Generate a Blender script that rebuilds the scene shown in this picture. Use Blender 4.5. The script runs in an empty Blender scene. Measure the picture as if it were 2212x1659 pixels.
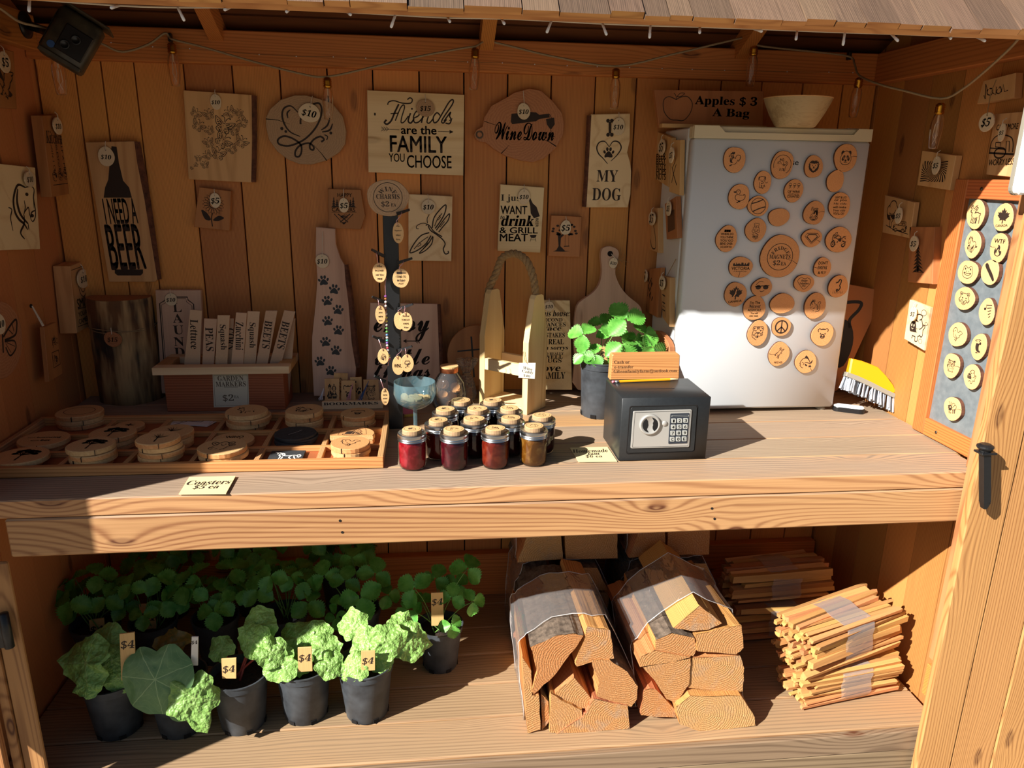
import bpy, bmesh, math, random
from mathutils import Vector, Matrix, noise

# ------------------------------------------------------------------ camera, sky, sun, exposure
IW, IH, FPX = 2212.0, 1659.0, 1600.0
YAW, PITCH, ROLL = 0.1151, 0.28206, 0.01713
CAM = Vector((0.0, -2.55, 1.75))
_f = Vector((math.sin(YAW)*math.cos(PITCH), math.cos(YAW)*math.cos(PITCH), -math.sin(PITCH)))
_r = Vector((math.cos(YAW), -math.sin(YAW), 0)); _u = _r.cross(_f)
RGT = _r*math.cos(ROLL) + _u*math.sin(ROLL); UPV = -_r*math.sin(ROLL) + _u*math.cos(ROLL); FWD = _f
SC = bpy.context.scene; COL = SC.collection
cam = bpy.data.cameras.new('camera'); cam.sensor_fit = 'HORIZONTAL'; cam.sensor_width = 36.0
cam.lens = FPX/IW*36.0; cam.clip_start = 0.02
cam_ob = bpy.data.objects.new('camera', cam); COL.objects.link(cam_ob)
cam_ob.matrix_world = Matrix(((RGT.x, UPV.x, -FWD.x, CAM.x), (RGT.y, UPV.y, -FWD.y, CAM.y), (RGT.z, UPV.z, -FWD.z, CAM.z), (0, 0, 0, 1)))
SC.camera = cam_ob
SUN = Vector((0.7274, 0.4293, -0.5353))            # the way sunlight travels
w = bpy.data.worlds.new('sky'); SC.world = w; w.use_nodes = True
nt = w.node_tree; bg = nt.nodes['Background']
sky = nt.nodes.new('ShaderNodeTexSky'); sky.sky_type = 'NISHITA'; sky.sun_disc = False
sky.sun_elevation = math.radians(32.4); sky.sun_rotation = math.atan2(-SUN.x, -SUN.y)
nt.links.new(sky.outputs[0], bg.inputs[0]); bg.inputs[1].default_value = 0.055
sl = bpy.data.lights.new('sun', 'SUN'); sl.energy = 9.6; sl.angle = math.radians(0.55); sl.color = (1.0, 0.955, 0.89)
so = bpy.data.objects.new('sun', sl); COL.objects.link(so); so.rotation_euler = SUN.to_track_quat('-Z', 'Y').to_euler()
so.location = (-4, -4, 5)
vs = SC.view_settings; vs.view_transform = 'Standard'; vs.look = 'None'; vs.gamma = 1.0; vs.use_curve_mapping = False; vs.exposure = 0.1
cy = SC.cycles; cy.max_bounces = 7; cy.diffuse_bounces = 4; cy.glossy_bounces = 3; cy.transmission_bounces = 4; cy.transparent_max_bounces = 14; cy.caustics_reflective = False; cy.caustics_refractive = False
random.seed(7)

# ------------------------------------------------------------------ pixels of the photograph -> points on real planes
def ray(px, py):
    return (RGT*((px-IW/2)/FPX) + UPV*(-(py-IH/2)/FPX) + FWD)
def PY(px, py, Y): r = ray(px, py); return CAM + r*((Y-CAM.y)/r.y)
def PZ(px, py, Z): r = ray(px, py); return CAM + r*((Z-CAM.z)/r.z)
def PXX(px, py, X): r = ray(px, py); return CAM + r*((X-CAM.x)/r.x)
def proj(p):
    d = Vector(p)-CAM; z = d.dot(FWD); return IW/2 + FPX*d.dot(RGT)/z, IH/2 - FPX*d.dot(UPV)/z

class Plane:
    """a flat face standing in the place: point, normal towards the viewer's side, up"""
    def __init__(s, p, n, up=(0, 0, 1)):
        s.p = Vector(p); s.n = Vector(n).normalized(); up = Vector(up)
        s.v = (up - s.n*up.dot(s.n)).normalized(); s.u = s.v.cross(s.n)
    def at(s, px, py):
        r = ray(px, py); return CAM + r*((s.p-CAM).dot(s.n)/r.dot(s.n))
    def centre(s, px, py):
        q = Plane(s.at(px, py), s.n, s.v); return q
    def uv(s, px, py):
        d = s.at(px, py)-s.p; return (d.dot(s.u), d.dot(s.v))
    def mat(s):
        return Matrix(((s.u.x, s.v.x, s.n.x, s.p.x), (s.u.y, s.v.y, s.n.y, s.p.y), (s.u.z, s.v.z, s.n.z, s.p.z), (0, 0, 0, 1)))

# ------------------------------------------------------------------ materials
def lin(c):
    if isinstance(c, str): c = [int(c[i:i+2], 16)/255 for i in (0, 2, 4)]
    return tuple((x/12.92 if x <= 0.04045 else ((x+0.055)/1.055)**2.4) for x in c[:3]) + (1.0,)
MATS = {}
class NT:
    def __init__(s, name):
        s.m = bpy.data.materials.new(name); s.m.use_nodes = True; s.t = s.m.node_tree
        s.b = s.t.nodes['Principled BSDF']; s.out = s.t.nodes['Material Output']; MATS[name] = s.m
    def n(s, typ, **kw):
        x = s.t.nodes.new('ShaderNode'+typ)
        for k, v in kw.items(): setattr(x, k, v)
        return x
    def l(s, a, b): s.t.links.new(a, b)
    def val(s, sock, v):
        if hasattr(v, 'links') or hasattr(v, 'is_output'): s.l(v, sock)
        else: sock.default_value = v
    def math(s, op, a, b=0.0, clamp=False):
        x = s.n('Math', operation=op); x.use_clamp = clamp; s.val(x.inputs[0], a); s.val(x.inputs[1], b); return x.outputs[0]
    def mix(s, f, a, b, blend='MIX'):
        x = s.n('Mix', data_type='RGBA', blend_type=blend); s.val(x.inputs[0], f); s.val(x.inputs[6], a); s.val(x.inputs[7], b); return x.outputs[2]
    def vmath(s, op, a, b):
        x = s.n('VectorMath', operation=op); s.val(x.inputs[0], a); s.val(x.inputs[1], b); return x.outputs[0]
    def noise(s, vec, scale, detail=2.0, rough=0.5, dist=0.0):
        x = s.n('TexNoise'); x.inputs['Scale'].default_value = scale; x.inputs['Detail'].default_value = detail
        x.inputs['Roughness'].default_value = rough; x.inputs['Distortion'].default_value = dist; s.l(vec, x.inputs['Vector']); return x.outputs['Fac']
    def ramp(s, f, lo, hi):
        x = s.n('MapRange'); x.clamp = True; s.val(x.inputs[0], f); x.inputs[1].default_value = lo; x.inputs[2].default_value = hi; return x.outputs[0]
    def coords(s, scale=(1, 1, 1), shift=True):
        tc = s.n('TexCoord'); v = tc.outputs['Object']
        if shift:
            oi = s.n('ObjectInfo'); k = s.n('Combine' if False else 'CombineXYZ')
            s.l(s.math('MULTIPLY', oi.outputs['Random'], 37.0), k.inputs[0]); s.l(s.math('MULTIPLY', oi.outputs['Random'], 91.0), k.inputs[1]); s.l(s.math('MULTIPLY', oi.outputs['Random'], 53.0), k.inputs[2])
            v = s.vmath('ADD', v, k.outputs[0]); s.rnd = oi.outputs['Random']
        s.raw = v
        return s.vmath('MULTIPLY', v, scale)
    def bump(s, h, strength=0.3, dist=0.002):
        x = s.n('Bump'); x.inputs['Strength'].default_value = strength; x.inputs['Distance'].default_value = dist; s.l(h, x.inputs['Height']); s.l(x.outputs[0], s.b.inputs['Normal'])
    def fin(s, col=None, rough=0.6, **kw):
        if col is not None: s.val(s.b.inputs['Base Color'], col)
        s.val(s.b.inputs['Roughness'], rough)
        for k, v in kw.items(): s.val(s.b.inputs[k.replace('_', ' ')], v)
        return s.m

def wood(name, light, dark, axis=2, ring=46.0, across=7.0, along=0.55, contrast=0.6, knot=1.0, var=0.22, rough=0.62, weather=None, fine=0.5, bump=0.0, knot_col='5a2f16', hv=0.012, line=0.0):
    m = NT(name)
    def sc(al, ac):
        v = [ac]*3; v[axis] = al; return tuple(v)
    v1 = m.coords(sc(along, across)); raw = m.raw
    ks = m.n('SeparateXYZ'); m.l(raw, ks.inputs[0]); kx = [ks.outputs[i] for i in range(3) if i != axis]; kc_ = m.n('CombineXYZ')
    m.l(m.math('MULTIPLY', ks.outputs[axis], 1.5), kc_.inputs[0]); m.l(m.math('MULTIPLY', m.math('ADD', kx[0], kx[1]), 4.3), kc_.inputs[1])
    vor = m.n('TexVoronoi', voronoi_dimensions='2D'); vor.inputs['Scale'].default_value = 1.0; m.l(kc_.outputs[0], vor.inputs['Vector'])
    kd = vor.outputs['Distance']
    kb = m.ramp(kd, 0.42, 0.0)
    n1 = m.noise(v1, 1.0, 1.2, 0.4, 0.35)
    fld = m.math('ADD', n1, m.math('MULTIPLY', m.math('POWER', kb, 2.0), 0.33*knot))
    wgt = [1.0, 0.75, 0.55]; wgt[axis] = 0.012; dt = m.n('VectorMath', operation='DOT_PRODUCT'); m.l(raw, dt.inputs[0]); dt.inputs[1].default_value = wgt
    s1 = m.math('SINE', m.math('ADD', m.math('MULTIPLY', fld, ring*(0.55 if line else 1.0)), m.math('MULTIPLY', dt.outputs['Value'], line)))
    rings = m.math('POWER', m.math('ADD', m.math('MULTIPLY', s1, 0.5), 0.5), 2.6)
    vf = m.vmath('MULTIPLY', raw, sc(5.0, 210.0))
    fn = m.noise(vf, 1.0, 2.0, 0.6)
    big = m.noise(m.vmath('MULTIPLY', raw, sc(0.8, 3.0)), 1.0, 2.0)
    f = m.math('MULTIPLY', rings, contrast)
    f = m.math('ADD', f, m.math('MULTIPLY', m.math('SUBTRACT', fn, 0.5), fine))
    f = m.math('ADD', f, m.math('MULTIPLY', m.math('SUBTRACT', big, 0.5), 0.8), clamp=True)
    col = m.mix(f, lin(light), lin(dark))
    kmask = m.math('MULTIPLY', m.math('MULTIPLY', m.ramp(kd, 0.06, 0.035), m.math('ADD', m.math('MULTIPLY', rings, .5), .45)), min(1.0, knot))
    col = m.mix(kmask, col, lin(knot_col))
    if weather:
        geo = m.n('NewGeometry'); sep = m.n('SeparateXYZ'); m.l(geo.outputs['Normal'], sep.inputs[0])
        wm = m.math('MULTIPLY', m.ramp(sep.outputs[2], 0.5, 0.9), m.ramp(m.math('ADD', big, m.math('MULTIPLY', rings, .1)), 0.22, 0.45))
        gcol = m.mix(m.math('MULTIPLY', f, 1.0, clamp=True), lin(weather[0]), lin(weather[1]))
        col = m.mix(wm, col, gcol)
    hsv = m.n('HueSaturation'); m.l(col, hsv.inputs['Color'])
    r = m.rnd
    m.l(m.math('ADD', m.math('MULTIPLY', r, 2*var), 1.0-var), hsv.inputs['Value'])
    r2 = m.math('FRACT', m.math('MULTIPLY', r, 13.7))
    m.l(m.math('ADD', m.math('MULTIPLY', r2, hv), 0.5-hv/2), hsv.inputs['Hue'])
    if bump: m.bump(m.noise(m.vmath('MULTIPLY', raw, sc(3.0, 130.0)), 1.0, 1.0, 0.5), bump, 0.0016)
    return m.fin(hsv.outputs[0], rough)

def plain(name, col, rough=0.5, metal=0.0, spot=0.0, spotscale=40.0, col2=None, bump=0.0, **kw):
    m = NT(name); c = lin(col)
    if spot or col2:
        v = m.coords(); n = m.noise(v, spotscale, 3.0, 0.6)
        c = m.mix(m.ramp(n, 0.5-0.25, 0.5+0.25) if col2 else n, c, lin(col2) if col2 else tuple(x*(1-spot) for x in c[:3])+(1,))
        if bump: m.bump(n, bump, 0.003)
    return m.fin(c, rough, Metallic=metal, **kw)

def thin(name, tint='ffffff', haze=0.06, gloss=0.1, rough=0.03, bump=0.0, bscale=30.0, hazecol='ffffff', fres=0.8):
    """thin clear film or glass: mostly see-through, mirror-like at grazing angles"""
    m = NT(name); t = m.n('BsdfTransparent'); t.inputs[0].default_value = lin(tint)
    g = m.n('BsdfGlossy'); g.inputs['Roughness'].default_value = rough
    d = m.n('BsdfDiffuse'); d.inputs[0].default_value = lin(hazecol)
    lw = m.n('LayerWeight'); lw.inputs['Blend'].default_value = 0.25
    if bump:
        v = m.coords((1, 1, 3)); b = m.n('Bump'); b.inputs['Strength'].default_value = bump; b.inputs['Distance'].default_value = 0.02
        m.l(m.noise(v, bscale, 2.0, 0.6, 0.6), b.inputs['Height'])
        for q in (g, lw): m.l(b.outputs[0], q.inputs['Normal'])
    a = m.n('MixShader'); a.inputs[0].default_value = haze; m.l(t.outputs[0], a.inputs[1]); m.l(d.outputs[0], a.inputs[2])
    e = m.n('MixShader'); m.l(m.math('ADD', m.math('MULTIPLY', lw.outputs['Fresnel'], fres), gloss*0.15, clamp=True), e.inputs[0])
    m.l(a.outputs[0], e.inputs[1]); m.l(g.outputs[0], e.inputs[2]); m.l(e.outputs[0], m.out.inputs[0])
    return m.m

# ------------------------------------------------------------------ mesh helpers
def link(name, me, mat=None, parent=None, smooth=False, matrix=None):
    if mat is not None: me.materials.append(mat)
    if smooth:
        me.polygons.foreach_set('use_smooth', [True]*len(me.polygons))
    o = bpy.data.objects.new(name, me); COL.objects.link(o)
    if parent is not None: o.parent = parent
    if matrix is not None: o.matrix_local = matrix
    return o
def mk(name, verts, faces, mat=None, parent=None, smooth=False, matrix=None):
    me = bpy.data.meshes.new(name); me.from_pydata([tuple(v) for v in verts], [], faces); me.update()
    return link(name, me, mat, parent, smooth, matrix)
def tag(o, label=None, cat=None, group=None, kind=None):
    if label: o['label'] = label
    if cat: o['category'] = cat
    if group: o['group'] = group
    if kind: o['kind'] = kind
    return o
def empty(name, matrix, label=None, cat=None, group=None, kind=None):
    o = bpy.data.objects.new(name, None); COL.objects.link(o); o.empty_display_size = 0.02
    if isinstance(matrix, (tuple, Vector)): matrix = Matrix.Translation(Vector(matrix))
    o.matrix_local = matrix
    return tag(o, label, cat, group, kind)
class G:
    """collects geometry, then becomes one mesh"""
    def __init__(s): s.v = []; s.f = []
    def add(s, verts, faces):
        b = len(s.v); s.v += [tuple(v) for v in verts]; s.f += [tuple(i+b for i in f) for f in faces]; return s
    def box(s, x0, x1, y0, y1, z0, z1, c=0.0):
        if c <= 0:
            v = [(x, y, z) for z in (z0, z1) for y in (y0, y1) for x in (x0, x1)]
            return s.add(v, [(0, 2, 3, 1), (4, 5, 7, 6), (0, 1, 5, 4), (2, 6, 7, 3), (0, 4, 6, 2), (1, 3, 7, 5)])
        v = []; X = (x0, x1); Y = (y0, y1); Z = (z0, z1)      # chamfered box
        idx = {}
        for i in (0, 1):
            for j in (0, 1):
                for k in (0, 1):
                    sx, sy, sz = (1 if i == 0 else -1), (1 if j == 0 else -1), (1 if k == 0 else -1)
                    for a in range(3):
                        p = [X[i], Y[j], Z[k]]
                        for q, sg in enumerate((sx, sy, sz)):
                            if q != a: p[q] += sg*c
                        idx[(i, j, k, a)] = len(v); v.append(tuple(p))
        f = []
        def order(c4, n):
            return c4 if n else c4[::-1]
        for a in range(3):                                     # a: the axis whose face ... vertices with that axis kept at the face
            b_, c_ = (a+1) % 3, (a+2) % 3
            for sgn in (0, 1):
                q = []
                for (p, r) in ((0, 0), (1, 0), (1, 1), (0, 1)):
                    t = [0, 0, 0]; t[a] = sgn; t[b_] = p; t[c_] = r; q.append(idx[(t[0], t[1], t[2], a)])
                f.append(tuple(order(q, sgn)))
        for a in range(3):                                     # edges along axis a
            b_, c_ = (a+1) % 3, (a+2) % 3
            for p in (0, 1):
                for r in (0, 1):
                    t0 = [0, 0, 0]; t1 = [0, 0, 0]; t1[a] = 1
                    for t in (t0, t1): t[b_] = p; t[c_] = r
                    q = [idx[(*t0, b_)], idx[(*t1, b_)], idx[(*t1, c_)], idx[(*t0, c_)]]
                    f.append(tuple(order(q, (p != r))))
        for i in (0, 1):
            for j in (0, 1):
                for k in (0, 1):
                    q = [idx[(i, j, k, a)] for a in range(3)]
                    f.append(tuple(order(q, (i+j+k) % 2 == 1)))
        return s.add(v, f)
    def prism(s, pts, z0, z1, bev=0.0, inset=None):
        """outline (counter-clockwise, local u v) pulled from w=z0 to w=z1, front rim softened by bev"""
        n = len(pts)
        a = sum(pts[i][0]*pts[(i+1) % n][1]-pts[(i+1) % n][0]*pts[i][1] for i in range(n))
        if a < 0: pts = pts[::-1]
        rows = [[(p[0], p[1], z0) for p in pts]]
        if bev > 0:
            rows.append([(p[0], p[1], z1-bev) for p in pts])
            cx = sum(p[0] for p in pts)/n; cy = sum(p[1] for p in pts)/n
            R = max(1e-6, sum(math.hypot(p[0]-cx, p[1]-cy) for p in pts)/n); k = 1-bev/R
            rows.append([(cx+(p[0]-cx)*k, cy+(p[1]-cy)*k, z1) for p in pts])
        else: rows.append([(p[0], p[1], z1) for p in pts])
        v = [q for r in rows for q in r]; f = [tuple(range(n-1, -1, -1)), tuple(range((len(rows)-1)*n, len(rows)*n))]
        for r in range(len(rows)-1):
            for i in range(n):
                j = (i+1) % n; f.append((r*n+i, r*n+j, (r+1)*n+j, (r+1)*n+i))
        return s.add(v, f)
    def lathe(s, prof, n=24, c=(0, 0, 0), cap=True, sx=1.0, sy=1.0):
        v = []; f = []
        for (r, z) in prof:
            for i in range(n):
                a = 2*math.pi*i/n; v.append((c[0]+r*math.cos(a)*sx, c[1]+r*math.sin(a)*sy, c[2]+z))
        for k in range(len(prof)-1):
            for i in range(n):
                j = (i+1) % n; f.append((k*n+i, k*n+j, (k+1)*n+j, (k+1)*n+i))
        if cap:
            if prof[0][0] > 1e-5: f.append(tuple(range(n-1, -1, -1)))
            if prof[-1][0] > 1e-5: f.append(tuple(range((len(prof)-1)*n, len(prof)*n)))
        return s.add(v, f)
    def tube(s, path, r, n=6, closed=False, cap=True, twist=0.0):
        path = [Vector(p) for p in path]; m = len(path); v = []; f = []
        rr = r if callable(r) else (lambda t: r)
        prev = None
        for i, p in enumerate(path):
            if closed: t = path[(i+1) % m]-path[i-1]
            else: t = path[min(i+1, m-1)]-path[max(i-1, 0)]
            t = t.normalized() if t.length > 1e-9 else Vector((0, 0, 1))
            if prev is None:
                a = Vector((0, 0, 1)) if abs(t.z) < 0.9 else Vector((1, 0, 0)); prev = t.cross(a).normalized()
            prev = (prev-t*prev.dot(t)); prev = prev.normalized() if prev.length > 1e-6 else t.orthogonal().normalized()
            b = t.cross(prev); rad = rr(i/max(1, m-1))
            for k in range(n):
                an = 2*math.pi*k/n + twist*i; v.append(p+prev*(math.cos(an)*rad)+b*(math.sin(an)*rad))
        for i in range(m if closed else m-1):
            i2 = (i+1) % m
            for k in range(n):
                k2 = (k+1) % n; f.append((i*n+k, i*n+k2, i2*n+k2, i2*n+k))
        if cap and not closed: f += [tuple(range(n-1, -1, -1)), tuple(range((m-1)*n, m*n))]
        return s.add(v, f)
    def bar(s, a, b, w, h, up=(0, 0, 1), w2=None, h2=None):
        a = Vector(a); b = Vector(b); t = (b-a).normalized(); up = Vector(up); sd = t.cross(up).normalized(); u2 = sd.cross(t)
        v = []
        for p, ww, hh in ((a, w, h), (b, w2 or w, h2 or h)):
            for (i, j) in ((-1, -1), (1, -1), (1, 1), (-1, 1)): v.append(p+sd*(i*ww/2)+u2*(j*hh/2))
        return s.add(v, [(3, 2, 1, 0), (4, 5, 6, 7), (0, 1, 5, 4), (1, 2, 6, 5), (2, 3, 7, 6), (3, 0, 4, 7)])
    def build(s, name, mat=None, parent=None, smooth=False, matrix=None):
        return mk(name, s.v, s.f, mat, parent, smooth, matrix)

def smooth_by_angle(o, deg=40):
    me = o.data; me.polygons.foreach_set('use_smooth', [True]*len(me.polygons))
    bm = bmesh.new(); bm.from_mesh(me)
    for e in bm.edges:
        if len(e.link_faces) == 2 and e.calc_face_angle(0) > math.radians(deg): e.smooth = False
    bm.to_mesh(me); bm.free(); return o
def jig(a): return random.uniform(-a, a)
def blob(rx, ry, n=28, rough=0.06, seed=0, rot=0.0, flat=None):
    """outline of a sawn branch slice"""
    rg = random.Random(seed); ph = [rg.uniform(0, 6.28) for _ in range(4)]; am = [rg.uniform(0.3, 1)*rough*k for k in (1.0, 0.7, 0.45, 0.25)]
    pts = []
    for i in range(n):
        a = 2*math.pi*i/n; r = 1+sum(am[k]*math.cos((k+2)*a+ph[k]) for k in range(4))
        x, y = rx*r*math.cos(a), ry*r*math.sin(a); pts.append((x*math.cos(rot)-y*math.sin(rot), x*math.sin(rot)+y*math.cos(rot)))
    return pts

# ------------------------------------------------------------------ lettering and line art (flat print on the things)
_TXT = {}; _FC = []
def SER(s):          # bold book face
    o = ''
    for c in s:
        if 'A' <= c <= 'Z': o += chr(0x1D400+ord(c)-65)
        elif 'a' <= c <= 'z': o += chr(0x1D41A+ord(c)-97)
        elif '0' <= c <= '9': o += chr(0x1D7CE+ord(c)-48)
        else: o += c
    return o
def ITA(s): return '\x02'+SER(s)          # the same, slanted
def SCR(s):          # bold script
    o = ''
    for c in s:
        if 'A' <= c <= 'Z': o += chr(0x1D4D0+ord(c)-65)
        elif 'a' <= c <= 'z': o += chr(0x1D4EA+ord(c)-97)
        else: o += c
    return o
def SAN(s): return '\x01'+s               # bold plain face
def glyphs(body, off=0.0, space=1.0, line=1.0, res=3):
    if body[:1] == '\x01': body = body[1:]
    off = 0.0
    if body[:1] == '\x02': body = body[1:]
    key = (body, off, space, line, res)
    if key not in _TXT:
        if not _FC:
            c = bpy.data.curves.new('letters', 'FONT'); _FC.append(c); _FC.append(bpy.data.objects.new('letters', c))
        c, o = _FC; c.body = body; c.resolution_u = res; c.offset = off; c.align_x = 'CENTER'
        c.space_character = space; c.space_line = line; c.fill_mode = 'FRONT'
        me = bpy.data.meshes.new_from_object(o)
        vs = [(v.co.x, v.co.y) for v in me.vertices]; fs = [tuple(p.vertices) for p in me.polygons]
        bpy.data.meshes.remove(me)
        if vs:
            x0 = min(v[0] for v in vs); x1 = max(v[0] for v in vs); y0 = min(v[1] for v in vs); y1 = max(v[1] for v in vs)
            cx, cy = (x0+x1)/2, (y0+y1)/2; W, H = max(1e-4, x1-x0), max(1e-4, y1-y0)
            vs = [((v[0]-cx)/W, (v[1]-cy)/H) for v in vs]; _TXT[key] = (vs, fs, W/H)
        else: _TXT[key] = ([], [], 1.0)
    return _TXT[key]
class Art:
    """flat print on a plane: collected in local u v, built as one thin mesh"""
    def __init__(s, pl, w=0.0004): s.pl = pl; s.g = G(); s.w = w
    def _m(s, px, py): return s.pl.uv(px, py)
    def text(s, body, cx, cy, wpx, hpx=None, rot=0.0, off=0.0, shear=0.0, space=1.0, line=1.0):
        vs, fs, asp = glyphs(body, off, space, line)
        if not vs: return s
        c = s._m(cx, cy); a = s._m(cx+wpx/2, cy); b = s._m(cx-wpx/2, cy); W = math.hypot(a[0]-b[0], a[1]-b[1])
        if hpx: d = s._m(cx, cy-hpx/2); e = s._m(cx, cy+hpx/2); H = math.hypot(d[0]-e[0], d[1]-e[1])
        else: H = W/asp
        return s.uvtext(body, c[0], c[1], W, H, rot, off, shear, space, line)
    def uvtext(s, body, u, v, W, H=None, rot=0.0, off=0.0, shear=0.0, space=1.0, line=1.0):
        vs, fs, asp = glyphs(body, off, space, line)
        if not vs: return s
        if H is None: H = W/asp
        if body[:1] == '\x02': shear += .2
        r = math.radians(rot); cr, sr = math.cos(r), math.sin(r); out = []
        for (x, y) in vs:
            x, y = x*W+shear*y*H, y*H; out.append((u+x*cr-y*sr, v+x*sr+y*cr, s.w))
        if body[:1] == '\x01': off += .022
        if off > .003:
            sh = min(off, .03)*.8*(W/asp)/.72; sv = min(off, .03)*.45*H/.72
            for dx, dy in ((sh*cr, sh*sr), (-sh*cr, -sh*sr), (-sv*sr, sv*cr), (sv*sr, -sv*cr)): s.g.add([(p[0]+dx, p[1]+dy, p[2]) for p in out], fs)
        s.g.add(out, fs); return s
    def line(s, pts, wd, px=True, w2=None, closed=False, taper=False):
        if px: pts = [s._m(*p) for p in pts]
        n = len(pts)
        if n < 2: return s
        v = []; f = []
        for i, p in enumerate(pts):
            q0 = pts[i-1] if (i or closed) else pts[0]; q1 = pts[(i+1) % n] if (i < n-1 or closed) else pts[-1]
            dx, dy = q1[0]-q0[0], q1[1]-q0[1]; L = math.hypot(dx, dy) or 1e-9; nx, ny = -dy/L, dx/L
            t = i/max(1, n-1); hw = (wd + ((w2 if w2 is not None else wd)-wd)*t)/2
            if taper: hw = wd/2*(0.25+0.75*math.sin(math.pi*(0.08+0.84*t)))
            v += [(p[0]+nx*hw, p[1]+ny*hw, s.w), (p[0]-nx*hw, p[1]-ny*hw, s.w)]
        for i in range(n if closed else n-1):
            j = (i+1) % n; f.append((2*i, 2*i+1, 2*j+1, 2*j))
        s.g.add(v, f); return s
    def curve(s, pts, wd, px=True, taper=False, k=6, closed=False):
        if px: pts = [s._m(*p) for p in pts]
        return s.line(spline(pts, k, closed), wd, False, taper=taper, closed=closed)
    def ring(s, u, v, ru, rv, wd, a0=0, a1=360, n=28):
        pts = [(u+ru*math.cos(math.radians(a0+(a1-a0)*i/n)), v+rv*math.sin(math.radians(a0+(a1-a0)*i/n))) for i in range(n+1)]
        return s.line(pts, wd, False)
    def poly(s, pts, px=True):
        if px: pts = [s._m(*p) for p in pts]
        n = len(pts); ar = sum(pts[i][0]*pts[(i+1) % n][1]-pts[(i+1) % n][0]*pts[i][1] for i in range(n))
        if ar < 0: pts = pts[::-1]
        s.g.add([(p[0], p[1], s.w) for p in pts], [tuple(range(n))]); return s
    def disc(s, u, v, ru, rv, n=14, rot=0.0):
        c, d = math.cos(rot), math.sin(rot)
        return s.poly([(u+ru*math.cos(6.2832*i/n)*c-rv*math.sin(6.2832*i/n)*d, v+ru*math.cos(6.2832*i/n)*d+rv*math.sin(6.2832*i/n)*c) for i in range(n)], False)
    def build(s, parent, mat=None, name='engraving'):
        if not s.g.v: return None
        return s.g.build(name, mat or MATS['burnt'], parent)
def spline(pts, k=6, closed=False):
    out = []; n = len(pts)
    rng = range(n if closed else n-1)
    for i in rng:
        p0 = pts[(i-1) % n] if (closed or i > 0) else pts[0]; p1 = pts[i]; p2 = pts[(i+1) % n]; p3 = pts[(i+2) % n] if (closed or i+2 < n) else pts[-1]
        for j in range(k):
            t = j/k; t2, t3 = t*t, t*t*t
            out.append(tuple(0.5*((2*b)+(-a+c)*t+(2*a-5*b+4*c-d)*t2+(-a+3*b-3*c+d)*t3) for a, b, c, d in zip(p0, p1, p2, p3)))
    if not closed: out.append(tuple(pts[-1]))
    return out
# ------------------------------------------------------------------ palette
wood('wall_fir', 'dd9850', '9c5222', 2, ring=110, across=5.5, along=0.22, contrast=0.55, var=0.2, knot=0.8, line=1500)
wood('side_fir_l', 'd48c52', 'a45c2c', 2, ring=70, across=5, along=0.25, contrast=0.35, var=0.1, line=1500)
wood('side_fir_r', 'c48848', '8d5422', 2, ring=70, across=5, along=0.25, contrast=0.35, var=0.24, hv=.02, line=1300)
wood('beam_fir', 'c8803f', '965426', 0, ring=90, across=8, along=0.25, contrast=0.45, var=0.08, line=1000)
wood('beam_fir_y', 'c8803f', '965426', 1, ring=90, across=8, along=0.25, contrast=0.45, var=0.08, line=1000)
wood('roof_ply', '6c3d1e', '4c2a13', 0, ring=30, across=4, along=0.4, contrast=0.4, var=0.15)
wood('counter_fir', 'c29462', '7e4a26', 0, ring=150, across=7, along=0.14, contrast=0.6, var=0.06, line=850, weather=('a8927a', '72604e'), bump=0.5, knot=1.0)
wood('floor_fir', 'b48c60', '7c5332', 0, ring=130, across=6, along=0.14, contrast=0.55, var=0.09, weather=('a88c6a', '776047'), bump=0.55, knot=0.8, line=800)
wood('kick_fir', '8d765c', '5c4734', 0, ring=150, across=7, along=0.14, contrast=0.7, var=0.06, bump=0.5, line=800)
wood('door_fir', 'bf8a54', '844f26', 2, ring=110, across=6, along=0.2, contrast=0.6, var=0.07, bump=0.5, knot=1.3, line=750)
wood('jamb_fir', 'b98552', '7c4c28', 2, ring=90, across=8, along=0.3, contrast=0.6, var=0.1)
wood('shake', '6e5745', '46372c', 1, ring=80, across=14, along=0.8, contrast=0.7, var=0.24, knot=0.0, fine=1.0, bump=0.8, line=1800)
wood('shake_butt', 'd79a58', 'a86a34', 0, ring=50, across=20, along=3, contrast=0.6, var=0.06, knot=0.0)
wood('cedar_frame', 'c47238', '8c421a', 2, ring=56, across=12, along=0.6, contrast=0.6, var=0.07, line=1100)
wood('cedar_frame_y', 'c47238', '8c421a', 1, ring=56, across=12, along=0.6, contrast=0.6, var=0.07, line=1100)
wood('sign_pale', 'efd5a6', 'd2aa72', 2, ring=34, across=9, along=0.7, contrast=0.45, var=0.08, knot=0.5, knot_col='8a5a30')
wood('sign_pale_x', 'efd5a6', 'd2aa72', 0, ring=34, across=9, along=0.7, contrast=0.45, var=0.08, knot=0.5, knot_col='8a5a30')
wood('sign_tan', 'd8ab74', 'b3804a', 1, ring=34, across=10, along=0.8, contrast=0.45, var=0.12, knot=0.4)
wood('sign_tan_y', 'cfa06a', 'a8743f', 1, ring=34, across=10, along=0.8, contrast=0.45, var=0.12, knot=0.4)
wood('sign_rose', 'dab49a', 'b38a72', 1, ring=26, across=9, along=0.9, contrast=0.5, var=0.06, knot=0.5)
wood('sign_brown', 'b87a48', '8c552d', 1, ring=30, across=9, along=0.8, contrast=0.45, var=0.12, knot=0.4)
wood('caddy_pine', 'ecd29a', 'cfa566', 2, ring=34, across=10, along=0.8, contrast=0.5, var=0.05, knot=0.8, knot_col='8a5a2a')
wood('marker_wood', 'd9b694', 'b48c68', 2, ring=60, across=22, along=1.0, contrast=0.4, var=0.1, knot=0.0, line=2500)
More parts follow.
